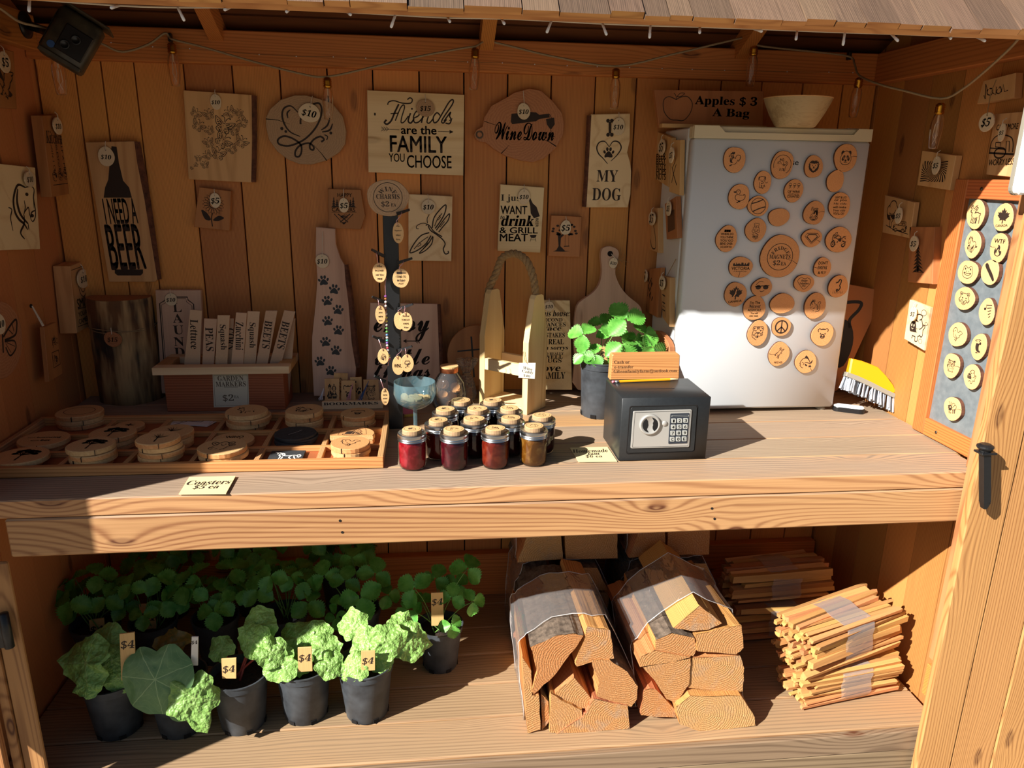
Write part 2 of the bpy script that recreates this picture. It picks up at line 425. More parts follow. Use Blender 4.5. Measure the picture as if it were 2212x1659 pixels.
wood('box_red', 'b4683f', '8c4425', 0, ring=60, across=12, along=0.6, contrast=0.7, var=0.06, line=1400)
wood('tray_fir', 'd79a5c', 'a2622f', 0, ring=60, across=14, along=0.6, contrast=0.6, var=0.07, knot=0.0, line=1300)
wood('tray_fir_y', 'cfa06c', '99683c', 1, ring=60, across=14, along=0.6, contrast=0.6, var=0.1, knot=0.0, line=1300)
wood('stake_wood', 'e0b878', 'b98a4c', 1, ring=60, across=30, along=2, contrast=0.4, var=0.06, knot=0.0, line=2500)
wood('kindling_wood', 'd09a5e', '8c5426', 0, ring=50, across=25, along=1.2, contrast=0.7, var=0.26, knot=0.0, hv=.03, line=2500)
wood('split_wood', 'cc9058', '985424', 1, ring=90, across=14, along=0.5, contrast=0.7, var=0.16, knot=0.1, bump=0.8, hv=.04, line=1300)
def rings(name, light, dark, freq=260.0, bark=None, var=0.1, wob=0.02):
    """sawn end grain: year rings about the local w axis"""
    m = NT(name); v = m.coords(shift=False); oi = m.n('ObjectInfo')
    nz = m.noise(v, 30.0, 2.0); sep = m.n('SeparateXYZ'); m.l(v, sep.inputs[0])
    r = m.math('SQRT', m.math('ADD', m.math('POWER', sep.outputs[0], 2.0), m.math('POWER', sep.outputs[1], 2.0)))
    rr = m.math('ADD', r, m.math('MULTIPLY', nz, wob))
    s = m.math('ADD', m.math('MULTIPLY', m.math('SINE', m.math('MULTIPLY', rr, freq*6.28)), 0.5), 0.5)
    fn = m.noise(v, 220.0, 2.0)
    f = m.math('ADD', m.math('MULTIPLY', s, 0.3), m.math('MULTIPLY', m.math('SUBTRACT', fn, .3), 0.7), clamp=True)
    col = m.mix(f, lin(light), lin(dark)); h = m.n('HueSaturation'); m.l(col, h.inputs['Color'])
    m.l(m.math('ADD', m.math('MULTIPLY', oi.outputs['Random'], 2*var), 1-var), h.inputs['Value'])
    m.bump(m.math('ADD', s, fn), 0.15, 0.001)
    return m.fin(h.outputs[0], 0.62)
rings('slice_face', 'dca26a', 'b9773f', 300, var=0.1)
rings('slice_pale', 'e4bd84', 'c4905a', 300, var=0.08)
rings('slice_grey', 'bd9a74', '967454', 160, var=0.06)
rings('slice_red', 'c0845a', '965c3a', 120, var=0.05)
rings('tag_face', 'e8d6b6', 'cdb48e', 500, var=0.06)
m = NT('log_end'); v = m.coords(shift=False); oi = m.n('ObjectInfo'); sep = m.n('SeparateXYZ'); m.l(v, sep.inputs[0])
rr_ = m.math('ADD', m.math('SQRT', m.math('ADD', m.math('POWER', sep.outputs[0], 2.0), m.math('POWER', sep.outputs[1], 2.0))), m.math('MULTIPLY', m.noise(v, 25.0, 2.0), .02))
sr = m.math('ADD', m.math('MULTIPLY', m.math('SINE', m.math('MULTIPLY', rr_, 900.0)), .5), .5); fz = m.noise(v, 260.0, 3.0, .7); bz = m.noise(v, 22.0, 3.0, .6); r1 = oi.outputs['Random']; r2_ = m.math('FRACT', m.math('MULTIPLY', r1, 7.3))
cA = m.mix(r1, lin('cb9c62'), lin('ba7a44')); cA = m.mix(m.math('MULTIPLY', m.ramp(bz, .48, .72), r2_), cA, lin('a3917c')); cA = m.mix(m.math('MULTIPLY', sr, .22), cA, lin('7c4420')); cA = m.mix(m.ramp(fz, .55, .8), cA, lin('f0cf9c')); cA = m.mix(m.ramp(fz, .42, .25), cA, lin('6a3c1c'))
m.bump(m.math('ADD', fz, m.math('MULTIPLY', sr, .3)), .8, .003); m.fin(cA, .75)
plain('bark', '7d6c5c', 0.9, spot=0.8, spotscale=60, col2='3a3027', bump=0.9)
plain('bark_red', '7a4a34', 0.9, col2='3d2419', spotscale=50, bump=0.8)
plain('burnt', '2a1a10', 0.7)
plain('burnt_soft', '5d3b22', 0.7)
plain('paint_black', '15171a', 0.5)
plain('black_steel', '1c1d1f', 0.42, 0.0, spot=0.5, spotscale=90)
plain('steel_dark', '34383b', 0.4, 0.6)
plain('white_print', 'e9e6df', 0.6)
plain('twine', 'a48b66', 0.9, spot=0.4, spotscale=400)
plain('twine_white', 'd8cdbb', 0.9)
plain('rope', 'b19468', 0.9, col2='8c6f48', spotscale=160, bump=0.6)
plain('brass', 'b8842c', 0.25, 1.0)
plain('screw', '6c675f', 0.4, 1.0)
plain('dark_gap', '0d0806', 1.0)
thin('bulb_glass', 'fff6ea', 0.015, 0.12, 0.02)
plain('filament', 'd8c4b0', 0.4)
plain('galvanized', '8b9599', 0.5, 0.3, col2='717c82', spotscale=45)
plain('gravel', '9a8f80', 0.95, col2='6b6257', spotscale=9, bump=0.4)
FL = 0.172; CT = 0.987                    # lower shelf, counter top
XL, XR = -1.17, 1.53; YF = -0.846         # side walls, front of the counter
BT0, BT1 = 2.043, 2.138                   # back plate
EY, EZ = -0.87, 2.053; RY, RZ = -0.53, 2.42; BY, BZ = 0.06, 2.135

# ------------------------------------------------------------------ ground outside
g = G(); N = 8; g.add([(-14, -16, 0), (14, -16, 0), (14, 8, 0), (-14, 8, 0)], [(0, 1, 2, 3)])
tag(g.build('ground', MATS['gravel']), 'grey brown gravel ground in front of the stall', None, None, 'structure')

# ------------------------------------------------------------------ walls of upright planks
def ceil_z(y): return RZ-(RY-y)*(RZ-EZ)/(RY-EY) if y < RY else RZ-(y-RY)*(RZ-BZ)/(BY-RY)
wb = empty('wall_back', (0, 0, 0), kind='structure')
gaps = [-1.165, -1.055, -.978, -.882, -.7375, -.5937, -.4504, -.306, -.165, -.0194, .123, .264, .4065, .5526, .690, .834, .978, 1.12, 1.264, 1.406, 1.525]
for i in range(len(gaps)-1):
    a, b = gaps[i]+0.0022, gaps[i+1]-0.0022; dy = jig(0.0012)
    G().box((a-b)/2, (b-a)/2, 0.0+dy, 0.018+dy, -1.07, 1.07, 0.0012).build('plank', MATS['wall_fir'], wb, matrix=Matrix.Translation(((a+b)/2, 0, 1.07)))
G().box(XL-.02, XR+.02, 0.024, 0.045, 0, 2.14).build('sheathing', MATS['dark_gap'], wb)
def side(name, X, sgn, edges, mat):
    wl = empty(name, (0, 0, 0), kind='structure')
    for i in range(len(edges)-1):
        a, b = edges[i]+0.0012, edges[i+1]-0.0012; dx = jig(0.001)
        x0, x1 = (X-0.018+dx, X+dx) if sgn > 0 else (X+dx, X+0.018+dx)
        ym = (a+b)/2; za, zb = ceil_z(a)+.0, ceil_z(b)+.0
        v = [(x0, a-ym, 0), (x1, a-ym, 0), (x1, b-ym, 0), (x0, b-ym, 0), (x0, a-ym, za), (x1, a-ym, za), (x1, b-ym, zb), (x0, b-ym, zb)]
        mk('plank', v, [(3, 2, 1, 0), (4, 5, 6, 7), (0, 1, 5, 4), (1, 2, 6, 5), (2, 3, 7, 6), (3, 0, 4, 7)], mat, wl, matrix=Matrix.Translation((0, ym, 0)))
    return wl
side('wall_left', XL, 1, [-.846, -.742, -.6, -.457, -.312, -.168, -.02, 0.03], MATS['side_fir_l'])
side('wall_right', XR, -1, [-.846, -.72, -.577, -.434, -.291, -.15, -.01, 0.03], MATS['side_fir_r'])
# plates and rails
G().box(XL, XR, -.04, 0, BT0, BT1, 0.003).build('trim_1', MATS['beam_fir'])
G().box(XL, XL+.04, -.86, -.041, BT0+.02, BT1+.02, 0.003).build('trim_2', MATS['beam_fir_y'])
G().box(XR-.04, XR, -.86, -.041, BT0, BT1, 0.003).build('trim_3', MATS['beam_fir_y'])
G().box(XL+.01, XR-.01, -.04, 0, FL, FL+.175, 0.003).build('trim_4', MATS['beam_fir'])
for k in range(1, 5): bpy.data.objects['trim_%d' % k]['kind'] = 'structure'

# ------------------------------------------------------------------ roof: rafters, boards below, hand-split shingles above
rf = empty('ceiling', (0, 0, 0), kind='structure')
def slab4(name, pts, th, mat, parent):
    n = (Vector(pts[1])-Vector(pts[0])).cross(Vector(pts[3])-Vector(pts[0])).normalized()
    v = [Vector(p) for p in pts]+[Vector(p)+n*th for p in pts]
    return mk(name, v, [(3, 2, 1, 0), (4, 5, 6, 7), (0, 1, 5, 4), (1, 2, 6, 5), (2, 3, 7, 6), (3, 0, 4, 7)], mat, parent)
RX0, RX1 = -1.42, 1.86
nb = 3
for k in range(nb):
    a, b = k/nb, (k+1)/nb+.012
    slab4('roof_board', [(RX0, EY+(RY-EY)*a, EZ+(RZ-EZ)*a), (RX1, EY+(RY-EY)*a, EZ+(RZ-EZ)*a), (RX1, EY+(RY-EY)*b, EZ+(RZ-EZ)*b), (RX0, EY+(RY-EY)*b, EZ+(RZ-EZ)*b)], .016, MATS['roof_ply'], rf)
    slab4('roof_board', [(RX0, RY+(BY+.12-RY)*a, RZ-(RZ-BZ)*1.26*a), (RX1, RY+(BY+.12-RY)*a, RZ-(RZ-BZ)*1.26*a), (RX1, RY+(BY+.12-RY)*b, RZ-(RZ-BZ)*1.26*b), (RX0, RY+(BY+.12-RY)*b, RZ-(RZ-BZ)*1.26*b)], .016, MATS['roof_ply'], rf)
for x in (-.622, .192, 1.02):
    G().bar((x, .03, BZ-.02), (x, RY, RZ-.04), .042, .075).build('rafter', MATS['beam_fir_y'], rf)
# shingles on the front slope
sl_dir = Vector((0, RY-EY, RZ-EZ)).normalized(); sl_n = Vector((0, -sl_dir.z, sl_dir.y))
sh = empty('roof', (0, 0, 0), kind='structure')
rg = random.Random(11)
for course in range(3):
    x = RX0-rg.uniform(0, .05); s0 = -.022+course*.13
    while x < RX1:
        wd = rg.uniform(.045, .125); wv = min(wd, RX1-x); so_ = rg.uniform(-.004, .004)
        base = Vector((x+wv/2, EY, EZ))+sl_dir*(s0+so_)+sl_n*(.017+(.014 if course else 0.006))
        M = Matrix(((1, 0, 0, base.x), (0, sl_dir.y, sl_n.y, base.y), (0, sl_dir.z, sl_n.z, base.z), (0, 0, 0, 1)))
        t = rg.uniform(.010, .016); h = wv/2-.001
        o = mk('shingle', [(-h, 0, 0), (h, 0, 0), (h, .3, -.012), (-h, .3, -.012), (-h, 0.001, t), (h, 0.001, t), (h, .3, -.008), (-h, .3, -.008)],
               [(3, 2, 1, 0), (4, 5, 6, 7), (1, 2, 6, 5), (2, 3, 7, 6), (3, 0, 4, 7)], MATS['shake'], sh, matrix=M)
        mk('butt_end', [(-h, 0, 0), (h, 0, 0), (h, 0.001, t), (-h, .001, t)], [(0, 1, 2, 3)], MATS['shake_butt'], o)
        x += wv
slab4('starter_strip', [(RX0, EY-.012, EZ-.006), (RX1, EY-.012, EZ-.006), (RX1, EY+.04, EZ+.03), (RX0, EY+.04, EZ+.03)], .012, MATS['shake_butt'], sh)
G().bar((RX0, RY, RZ+.03), (RX1, RY, RZ+.03), .16, .02).build('ridge_cap', MATS['shake'], sh)  # unseen cap, added to stop light leaking in at the ridge
# the back slope is shingled as one weathered sheet the photo never shows

# ------------------------------------------------------------------ counter and lower shelf
ct = empty('counter', (0, 0, CT), 'long plank counter across the stall with weathered grey top and orange front edge', 'counter')
ys = [YF, -.707, -.559, -.41, -.262, -.116, 0.0]
for i in range(6):
    G().box(XL+.022 if i else -1.16, XR-.004 if i else 1.50, ys[i]+(.0 if i == 0 else .0018), ys[i+1]-.0012, -.046+jig(.0006), 0.0, 0.003).build('plank', MATS['counter_fir'], ct)
G().box(-1.0, 1.50, YF+.0, YF+.038, -.148, -.0485, 0.004).build('front_rail', MATS['counter_fir'], ct)
for x in (-.42, .56, 1.1):
    G().box(x-.019, x+.019, YF+.04, -.001, -.14, -.0485).build('joist', MATS['beam_fir_y'], ct)
for x, dz in ((-.226, -.08), (-.222, -.112), (.73, -.082), (.74, -.112)):
    G().lathe([(0.0, -.002), (.0034, -.002), (.0034, .0006), (0, .0006)], 10).build('nail_hole', MATS['dark_gap'], ct, matrix=Matrix.Translation((x, YF-.0004, dz)) @ Matrix.Rotation(math.radians(90), 4, 'X'))
ls = empty('lower_shelf', (0, 0, FL), 'weathered plank floor of the low shelf under the counter', 'shelf')
yl = [-.85, -.700, -.55, -.40, -.25, -.10, 0.0]
for i in range(6):
    G().box(-1.16, 1.51, yl[i]+.0016, yl[i+1]-.0016, -.04+jig(.0008), 0.0, 0.004).build('plank', MATS['floor_fir'], ls)
G().box(-1.10, 1.50, -.872, -.851, -.070, -.003, 0.003).build('front_board', MATS['kick_fir'], ls)
G().box(-1.10, 1.50, -.868, -.851, -.160, -.073, 0.003).build('front_board', MATS['kick_fir'], ls)

# ------------------------------------------------------------------ the doors and jambs at the front
d1 = empty('door_1', (1.412, -.89, 0), kind='structure')
for (a, b, dy, tp) in ((1.412, 1.522, 0, 0), (1.524, 1.656, .004, 0), (1.658, 1.79, .002, 0), (1.792, 1.92, .004, 0)):
    G().box((a-b)/2, (b-a)/2, -.018+dy, .006, -1.0, 1.02, 0.003).build('plank', MATS['door_fir'], d1, matrix=Matrix.Translation(((a+b)/2-1.412, 0, 1.03)))
G().box(0.004, .5, .0065, .026, .3, .40, .002).build('ledge_board', MATS['beam_fir'], d1)
G().box(.004, .09, .0065, .026, .42, 1.98, .002).build('stile', MATS['jamb_fir'], d1)
jr = G().box(1.455, 1.495, -.862, -.845, 0.0, CT-.155, .002).build('trim_5', MATS['jamb_fir']); jr['kind'] = 'structure'
jr = G().box(1.452, 1.53, -.862, -.815, CT+.002, 2.06, .003).build('trim_6', MATS['jamb_fir']); jr['kind'] = 'structure'
jl = G().box(-1.055, -1.003, -.862, -.85, 0.0, CT-.152, .003).build('trim_7', MATS['jamb_fir']); jl['kind'] = 'structure'
jl = G().box(-1.078, -1.057, -.87, -.85, 0.0, 2.06, .003).build('trim_8', MATS['jamb_fir']); jl['kind'] = 'structure'
wf = empty('wall_front', (-1.3, -.87, 0), kind='structure')
for k in range(3):
    a = -1.082-.143*k
    G().box(-.0705, .0705, -.02, 0, 0, 2.05, .002).build('plank', MATS['door_fir'], wf, matrix=Matrix.Translation((a-.0715+1.3, 0, 0)))
d2 = empty('door_2', (-1.25, -.90, 0), kind='structure')
E2 = Vector((-1.499, -1.2335, 0)); H2 = Vector((-1.25, -.91, 0)); L2 = (E2-H2).length; dd = (E2-H2).normalized()
M2 = Matrix(((dd.x, -dd.y, 0, 0), (dd.y, dd.x, 0, -.01), (0, 0, 1, 0), (0, 0, 0, 1)))
for k in range(3):
    G().box(L2*k/3+.001, L2*(k+1)/3-.001, 0, .02, .55, 2.05).build('plank', MATS['door_fir'], d2, matrix=M2)
hg = G(); hg.lathe([(0.0, -.048), (.011, -.046), (.011, .046), (0, .048)], 14); hg.box(-.02, -.002, -.004, .004, -.045, .045)
hg.build('hinge', MATS['black_steel'], d2, True, matrix=Matrix.Translation(PY(14, 1362, -.885)-Vector((-1.25, -.90, 0))))
# ------------------------------------------------------------------ signs for sale
K = 560/2212
def Z(ox, oy, k=K): return lambda pts: [(ox+x*k, oy+y*k) for (x, y) in pts]
Z1, Z2, Z3, Z5, Z6, Z7 = Z(0, 0), Z(540, 0), Z(1080, 0), Z(0, 400), Z(540, 400), Z(1080, 400)
Z4, Z8 = Z(1620, 0, 592/2212), Z(1620, 400, 592/2212)
def zp(z, x, y): return z([(x, y)])[0]
WALL = Plane((0, -.024, 1.5), (0, -1, 0))
LEFT = Plane((XL+.022, -.4, 1.5), (1, 0, 0))
RIGHT = Plane((XR-.024, -.4, 1.5), (-1, 0, 0))
def lean(yb, tilt=.13): return Plane((0, yb, CT), (0, -1, tilt))
def board(name, label, cat, pl, outline, thick, mat, group='engraved wooden signs for sale', bev=.0015, part='board', bark=None):
    cx = sum(p[0] for p in outline)/len(outline); cy = sum(p[1] for p in outline)/len(outline)
    q = pl.centre(cx, cy); root = empty(name, q.mat(), label, cat, group)
    pts = [q.uv(*p) for p in outline]
    G().prism(pts, -thick, 0.0, bev).build(part, MATS[mat], root)
    if bark:
        bp = [q.uv(*p) for p in bark]; t = G()
        path = [(p[0], p[1], -thick*.5) for p in spline(bp, 4)]
        t.tube(path, lambda s: thick*.56, 6); t.build('bark_edge', MATS['bark_red'], root)
    return root, q
def price_tag(root, pl, cx, cy, rx, ry, txt, w=.007, to=None, mat='tag_face', rot=0.0, seed=None, th=.004, twm='twine_white', scale=1.45):
    q = Plane(pl.p+pl.n*w, pl.n, pl.v); c = q.uv(cx, cy)
    a = q.uv(cx+rx, cy); b = q.uv(cx, cy-ry); ru = math.hypot(a[0]-c[0], a[1]-c[1]); rv = math.hypot(b[0]-c[0], b[1]-c[1])
    pts = blob(ru, rv, 22, .03, seed if seed is not None else int(cx*7+cy))
    t = G().prism(pts, -th, 0, .0005).build('price_tag', MATS[mat], root, matrix=Matrix.Translation((c[0], c[1], w)) @ Matrix.Rotation(math.radians(rot), 4, 'Z'))
    A = Art(q); A.uvtext(ITA(txt), 0, -rv*.08, ru*scale, None, 0, .004); A.disc(0, rv*.66, ru*.07, ru*.07, 8)
    A.build(t, name='price')
    top = q.uv(*to) if to else (c[0], c[1]+rv*1.55)
    s = G().tube([(0, rv*.66, .0008), (0.001, rv*.95, .002), ((top[0]-c[0])*.6, rv*.95+(top[1]-c[1]-rv*.95)*.6, .001), (top[0]-c[0], top[1]-c[1], -w*.4)], .0011, 5)
    s.build('string', MATS[twm], t)
    return t

# butterflies
r, p = board('wooden_sign', 'tan wooden sign with a swarm of small burnt butterflies', 'sign', WALL, [(395.5, 194.5), (543.6, 204.6), (545, 300), (543, 394.5), (407, 387.4)], .02, 'sign_tan', bark=[(545, 206), (546, 300), (544, 393)])
A = Art(p)
for i, (x, y, s) in enumerate([(1668, 962, 45), (1775, 975, 50), (1690, 1065, 55), (1785, 1115, 40), (1905, 1060, 80), (1958, 960, 50), (2035, 960, 35), (2065, 1045, 50), (1995, 1115, 45), (1900, 1190, 70), (1775, 1215, 45), (2058, 1205, 55), (1975, 1272, 45), (1860, 1305, 60), (1768, 1325, 40), (1690, 1350, 30), (1672, 1407, 20), (1745, 1405, 35), (1635, 1433, 15)]):
    px, py = zp(Z1, x, y); d = s*2*K*1.12; rot = (i*67) % 120-60
    A.text('🦋', px, py, d, d*.86, rot=rot)
A.build(r); price_tag(r, p, 466, 220, 12, 17, '$10')
# heart slice
r, p = board('wooden_sign', 'round grey-brown wood slice sign engraved with a swirling heart', 'sign', WALL, Z2([(135, 1000), (170, 930), (260, 850), (380, 812), (480, 812), (600, 845), (700, 880), (790, 990), (820, 1120), (810, 1230), (760, 1300), (650, 1370), (520, 1405), (420, 1400), (320, 1360), (230, 1290), (160, 1190), (135, 1080)]), .022, 'slice_grey')
A = Art(p); u = .0056
A.curve(Z2([(410, 960), (350, 905), (290, 925), (275, 990), (300, 1070), (350, 1130), (430, 1165)]), u, taper=True)
A.curve(Z2([(432, 1060), (440, 1000), (520, 905), (585, 880), (612, 930), (600, 1010), (560, 1090), (500, 1160), (430, 1210), (330, 1245), (250, 1230), (240, 1190), (290, 1162), (360, 1180), (430, 1230), (440, 1290), (420, 1335), (388, 1330), (390, 1285), (430, 1240), (500, 1222), (542, 1250), (540, 1278), (515, 1270), (512, 1235), (545, 1190), (600, 1165), (632, 1190), (608, 1210)]), u)
A.curve(Z2([(682, 1005), (660, 1070), (608, 1110)]), u, taper=True); A.curve(Z2([(705, 1055), (680, 1110), (615, 1126)]), u, taper=True)
A.curve(Z2([(345, 935), (318, 965), (325, 1010)]), u*.9, taper=True); A.curve(Z2([(635, 1150), (662, 1165), (655, 1195)]), u*.6)
for x, y, d in ((272, 1097, 14), (306, 1122, 12), (690, 1135, 13)):
    c = p.uv(*zp(Z2, x, y)); A.disc(c[0], c[1], d*K*.0014, d*K*.0014)
A.build(r)
C = Art(p); C.line(Z2([(135, 1015), (240, 1025), (340, 1060)]), .003, w2=.0004); C.line(Z2([(545, 1240), (610, 1310), (655, 1370)]), .0008, w2=.003); C.build(r, MATS['dark_gap'], 'crack')
price_tag(r, p, 668, 244, 23, 21, '$10', rot=-12, to=(667, 206), scale=1.3)
# friends
r, p = board('wooden_sign', 'square pale wooden sign with lettering about friends and family', 'sign', WALL, [(792.7, 194.5), (1003, 204.6), (1000.8, 379.3), (795.7, 372.2)], .02, 'sign_pale_x')
A = Art(p); u = .0036
for st, tp, k in (([(1175, 895), (1185, 870), (1230, 860), (1300, 880), (1370, 880), (1385, 850), (1365, 835), (1343, 850)], 0, 1), ([(1270, 888), (1235, 960), (1205, 1030), (1170, 1060), (1148, 1045), (1165, 1022)], 0, 1.5), ([(1200, 970), (1268, 965)], 0, .9),
    ([(1240, 1030), (1280, 930), (1308, 895), (1318, 920), (1295, 1000), (1290, 1045), (1315, 1040), (1352, 990)], 0, 1), ([(1370, 965), (1350, 1030), (1372, 1050), (1400, 1015)], 0, 1.3),
    ([(1395, 1010), (1440, 985), (1440, 955), (1415, 955), (1395, 1000), (1405, 1045), (1440, 1040), (1478, 1000)], 0, 1.1), ([(1482, 960), (1463, 1048)], 0, 1.3), ([(1470, 1010), (1510, 958), (1527, 970), (1510, 1038), (1530, 1050), (1562, 1015)], 0, 1.1),
    ([(1622, 985), (1595, 962), (1565, 1000), (1570, 1045), (1600, 1035), (1640, 970), (1700, 870), (1732, 852), (1727, 890), (1660, 990), (1635, 1035), (1650, 1050), (1677, 1018)], 0, 1.2),
    ([(1655, 1035), (1690, 985), (1712, 958), (1703, 990), (1717, 1022), (1702, 1055), (1668, 1050)], 0, 1.2), ([(1700, 1030), (1727, 1012)], 0, .7)):
    A.curve(Z2(st), u*k)
c = p.uv(*zp(Z2, 1382, 928)); A.disc(c[0], c[1], .003, .003)
A.text(SAN('are the'), 904.6, 281, 76, 18, off=.01); A.text('FAMILY', 904, 311.5, 122, 35, off=.024); A.text('YOU', 857, 340.5, 34, 18, off=.014); A.text('CHOOSE', 927.4, 349.5, 96, 27, off=.016)
A.line(Z2([(1120, 1100), (1275, 1108)]), .0014); A.line(Z2([(1602, 1122), (1725, 1126)]), .0016); A.poly(Z2([(1703, 1108), (1736, 1126), (1703, 1142)]))
for x in (1125, 1145, 1165): A.line(Z2([(x-5, 1082), (x+20, 1102), (x-5, 1118)]), .0018)
A.build(r); price_tag(r, p, 919, 233.5, 20, 19, '$15', mat='slice_grey', scale=1.1)
K2 = Art(p); c = p.uv(*zp(Z2, 1066, 974)); K2.disc(c[0], c[1], .003, .0045); K2.build(r, MATS['burnt'], 'knot')
# wine down
r, p = board('wooden_sign', 'reddish wood slice sign with a knot lump and a tipping wine bottle', 'sign', WALL, [(1023.6, 291), (1028.7, 281), (1042.6, 273.5), (1046, 253), (1061.6, 228), (1097, 209), (1110.4, 200), (1143, 191), (1168.6, 195), (1194, 218), (1214, 243), (1219, 268), (1216.7, 291), (1201.5, 319), (1176, 342), (1151, 350.7), (1125.6, 347), (1092, 337), (1066.7, 321.6), (1049, 307.6), (1036, 306), (1027.4, 300)], .024, 'slice_red')
A = Art(p)
A.poly(Z3([(98, 972), (255, 955), (310, 960), (335, 980), (420, 970), (425, 1003), (338, 1015), (305, 1035), (105, 1060), (92, 1040)]))
A.poly(Z3([(392, 1015), (462, 1004), (468, 1060), (440, 1100), (425, 1098), (400, 1062)])); A.line(Z3([(432, 1095), (442, 1166)]), .0022); A.line(Z3([(412, 1170), (467, 1164)]), .003); A.line(Z3([(424, 975), (440, 1010)]), .0022)
A.text(SCR('WineDown'), 1133, 284, 128, 38, off=.02); A.build(r)
C = Art(p); C.line(Z3([(345, 1180), (420, 1210), (480, 1250)]), .0006, w2=.0035); C.line(Z3([(80, 1235), (50, 1270), (10, 1310)]), .0006, w2=.003); C.line([(1046, 262), (1064, 268), (1078, 272)], .002, w2=.0006); C.build(r, MATS['dark_gap'], 'crack')
g = G(); c = p.uv(1036, 291); g.lathe([(.0145, 0), (.013, .004), (.009, .006), (.006, .002), (0, .001)], 16, (c[0], c[1], -.004)); g.build('knot', MATS['bark'], r, True)
price_tag(r, p, 1131.4, 240.5, 14, 18, '$10', to=(1130.5, 196))
# i love my dog
r, p = board('wooden_sign', 'tall pale live-edge sign about loving my dog with a paw inside a heart', 'sign', WALL, [(1277, 247), (1361, 245), (1360.5, 304), (1354.7, 329), (1361, 350), (1363.6, 370), (1362, 420), (1356, 448), (1266, 448), (1270, 380)], .02, 'sign_pale', bark=[(1276, 249), (1270, 380), (1265, 447)])
A = Art(p)
A.line(Z3([(938, 1040), (938, 1140)]), .0085)
for dx in (-16, 16):
    for yy in (1030, 1150):
        c = p.uv(*zp(Z3, 938+dx, yy)); A.disc(c[0], c[1], .0062, .0062)
A.curve(Z3([(932, 1255), (895, 1208), (848, 1215), (826, 1260), (842, 1312), (880, 1352), (918, 1398)]), .0042, taper=True); A.curve(Z3([(932, 1255), (965, 1208), (1012, 1213), (1034, 1262), (1000, 1322), (945, 1375)]), .0042, taper=True)
def paw(A, u, v, s, rot=0.0):
    c, d = math.cos(rot), math.sin(rot)
    def R(x, y): return u+(x*c-y*d)*s, v+(x*d+y*c)*s
    pts = [(-.34, -.42), (-.1, -.36), (.12, -.4), (.34, -.38), (.36, -.2), (.16, .06), (0, .16), (-.18, .06), (-.38, -.22)]
    A.poly([R(*q) for q in spline(pts, 3, True)], False)
    for (x, y, rx, ry, a) in ((-.40, .08, .11, .16, .5), (-.15, .33, .12, .18, .15), (.15, .33, .12, .18, -.15), (.40, .08, .11, .16, -.5)):
        q = R(x, y); A.disc(q[0], q[1], rx*s, ry*s, 12, rot+a)
c = p.uv(*zp(Z3, 928, 1305)); paw(A, c[0], c[1], .036)
A.text(SER('MY'), 1312, 380, 46, 25); A.text(SER('DOG'), 1310.4, 419.7, 62, 27); A.build(r); price_tag(r, p, 1335.7, 273.5, 14, 20, '$10')
# beer
r, p = board('wooden_sign', 'tall narrow sign with a dark bottle shape and lettering about needing a beer', 'sign', Plane((0, -.03, 1.5), (0, -1, 0)), [(184, 307), (290, 304.6), (296, 350), (312, 430), (340, 604), (334, 609), (235.5, 609)], .022, 'sign_tan', bark=[(291, 306), (314, 430), (338, 604)])
A = Art(p); A.poly([(241, 316), (252, 317), (257, 352), (266, 390), (279, 405), (285, 427), (224, 427), (227, 405), (234, 388), (237, 350)])
A.text('I NEED A', 260, 456, 70, 53, rot=2.0, off=.03); A.text('BEER', 271.5, 533.5, 76, 94, rot=2.0, off=.035); A.poly([(248, 582), (309, 582), (309, 590), (304, 595), (254, 595), (248, 590)])
A.build(r); price_tag(r, p, 229, 338, 18, 21, '$10', rot=-4, scale=1.2)
# sunflower
r, p = board('wooden_sign', 'small brown sign with a burnt sunflower on a leafy stem', 'sign', WALL, [(430.5, 404), (499, 412.7), (496, 498.7), (419, 490.6), (424, 450)], .02, 'sign_brown')
A = Art(p); c = p.uv(*zp(Z5, 1820, 162))
for k in range(18):
    a = 6.2832*k/18; d = (math.cos(a), math.sin(a)); n = (-d[1], d[0]); R0, R1 = .014, .034
    A.line([(c[0]+d[0]*R0+n[0]*.004, c[1]+d[1]*R0+n[1]*.004), (c[0]+d[0]*(R0+.012)+n[0]*.004, c[1]+d[1]*(R0+.012)+n[1]*.004), (c[0]+d[0]*R1, c[1]+d[1]*R1), (c[0]+d[0]*(R0+.012)-n[0]*.004, c[1]+d[1]*(R0+.012)-n[1]*.004), (c[0]+d[0]*R0-n[0]*.004, c[1]+d[1]*R0-n[1]*.004)], .0013, False)
A.ring(c[0], c[1], .0125, .0125, .003); A.curve(Z5([(1812, 235), (1805, 290), (1814, 352)]), .0032)
A.poly(Z5(spline([(1718, 212), (1765, 235), (1800, 295), (1750, 290)], 4, True))); A.poly(Z5(spline([(1912, 280), (1865, 262), (1818, 298), (1865, 305)], 4, True)))
A.build(r); price_tag(r, p, 464.6, 433, 12, 16, '$5')
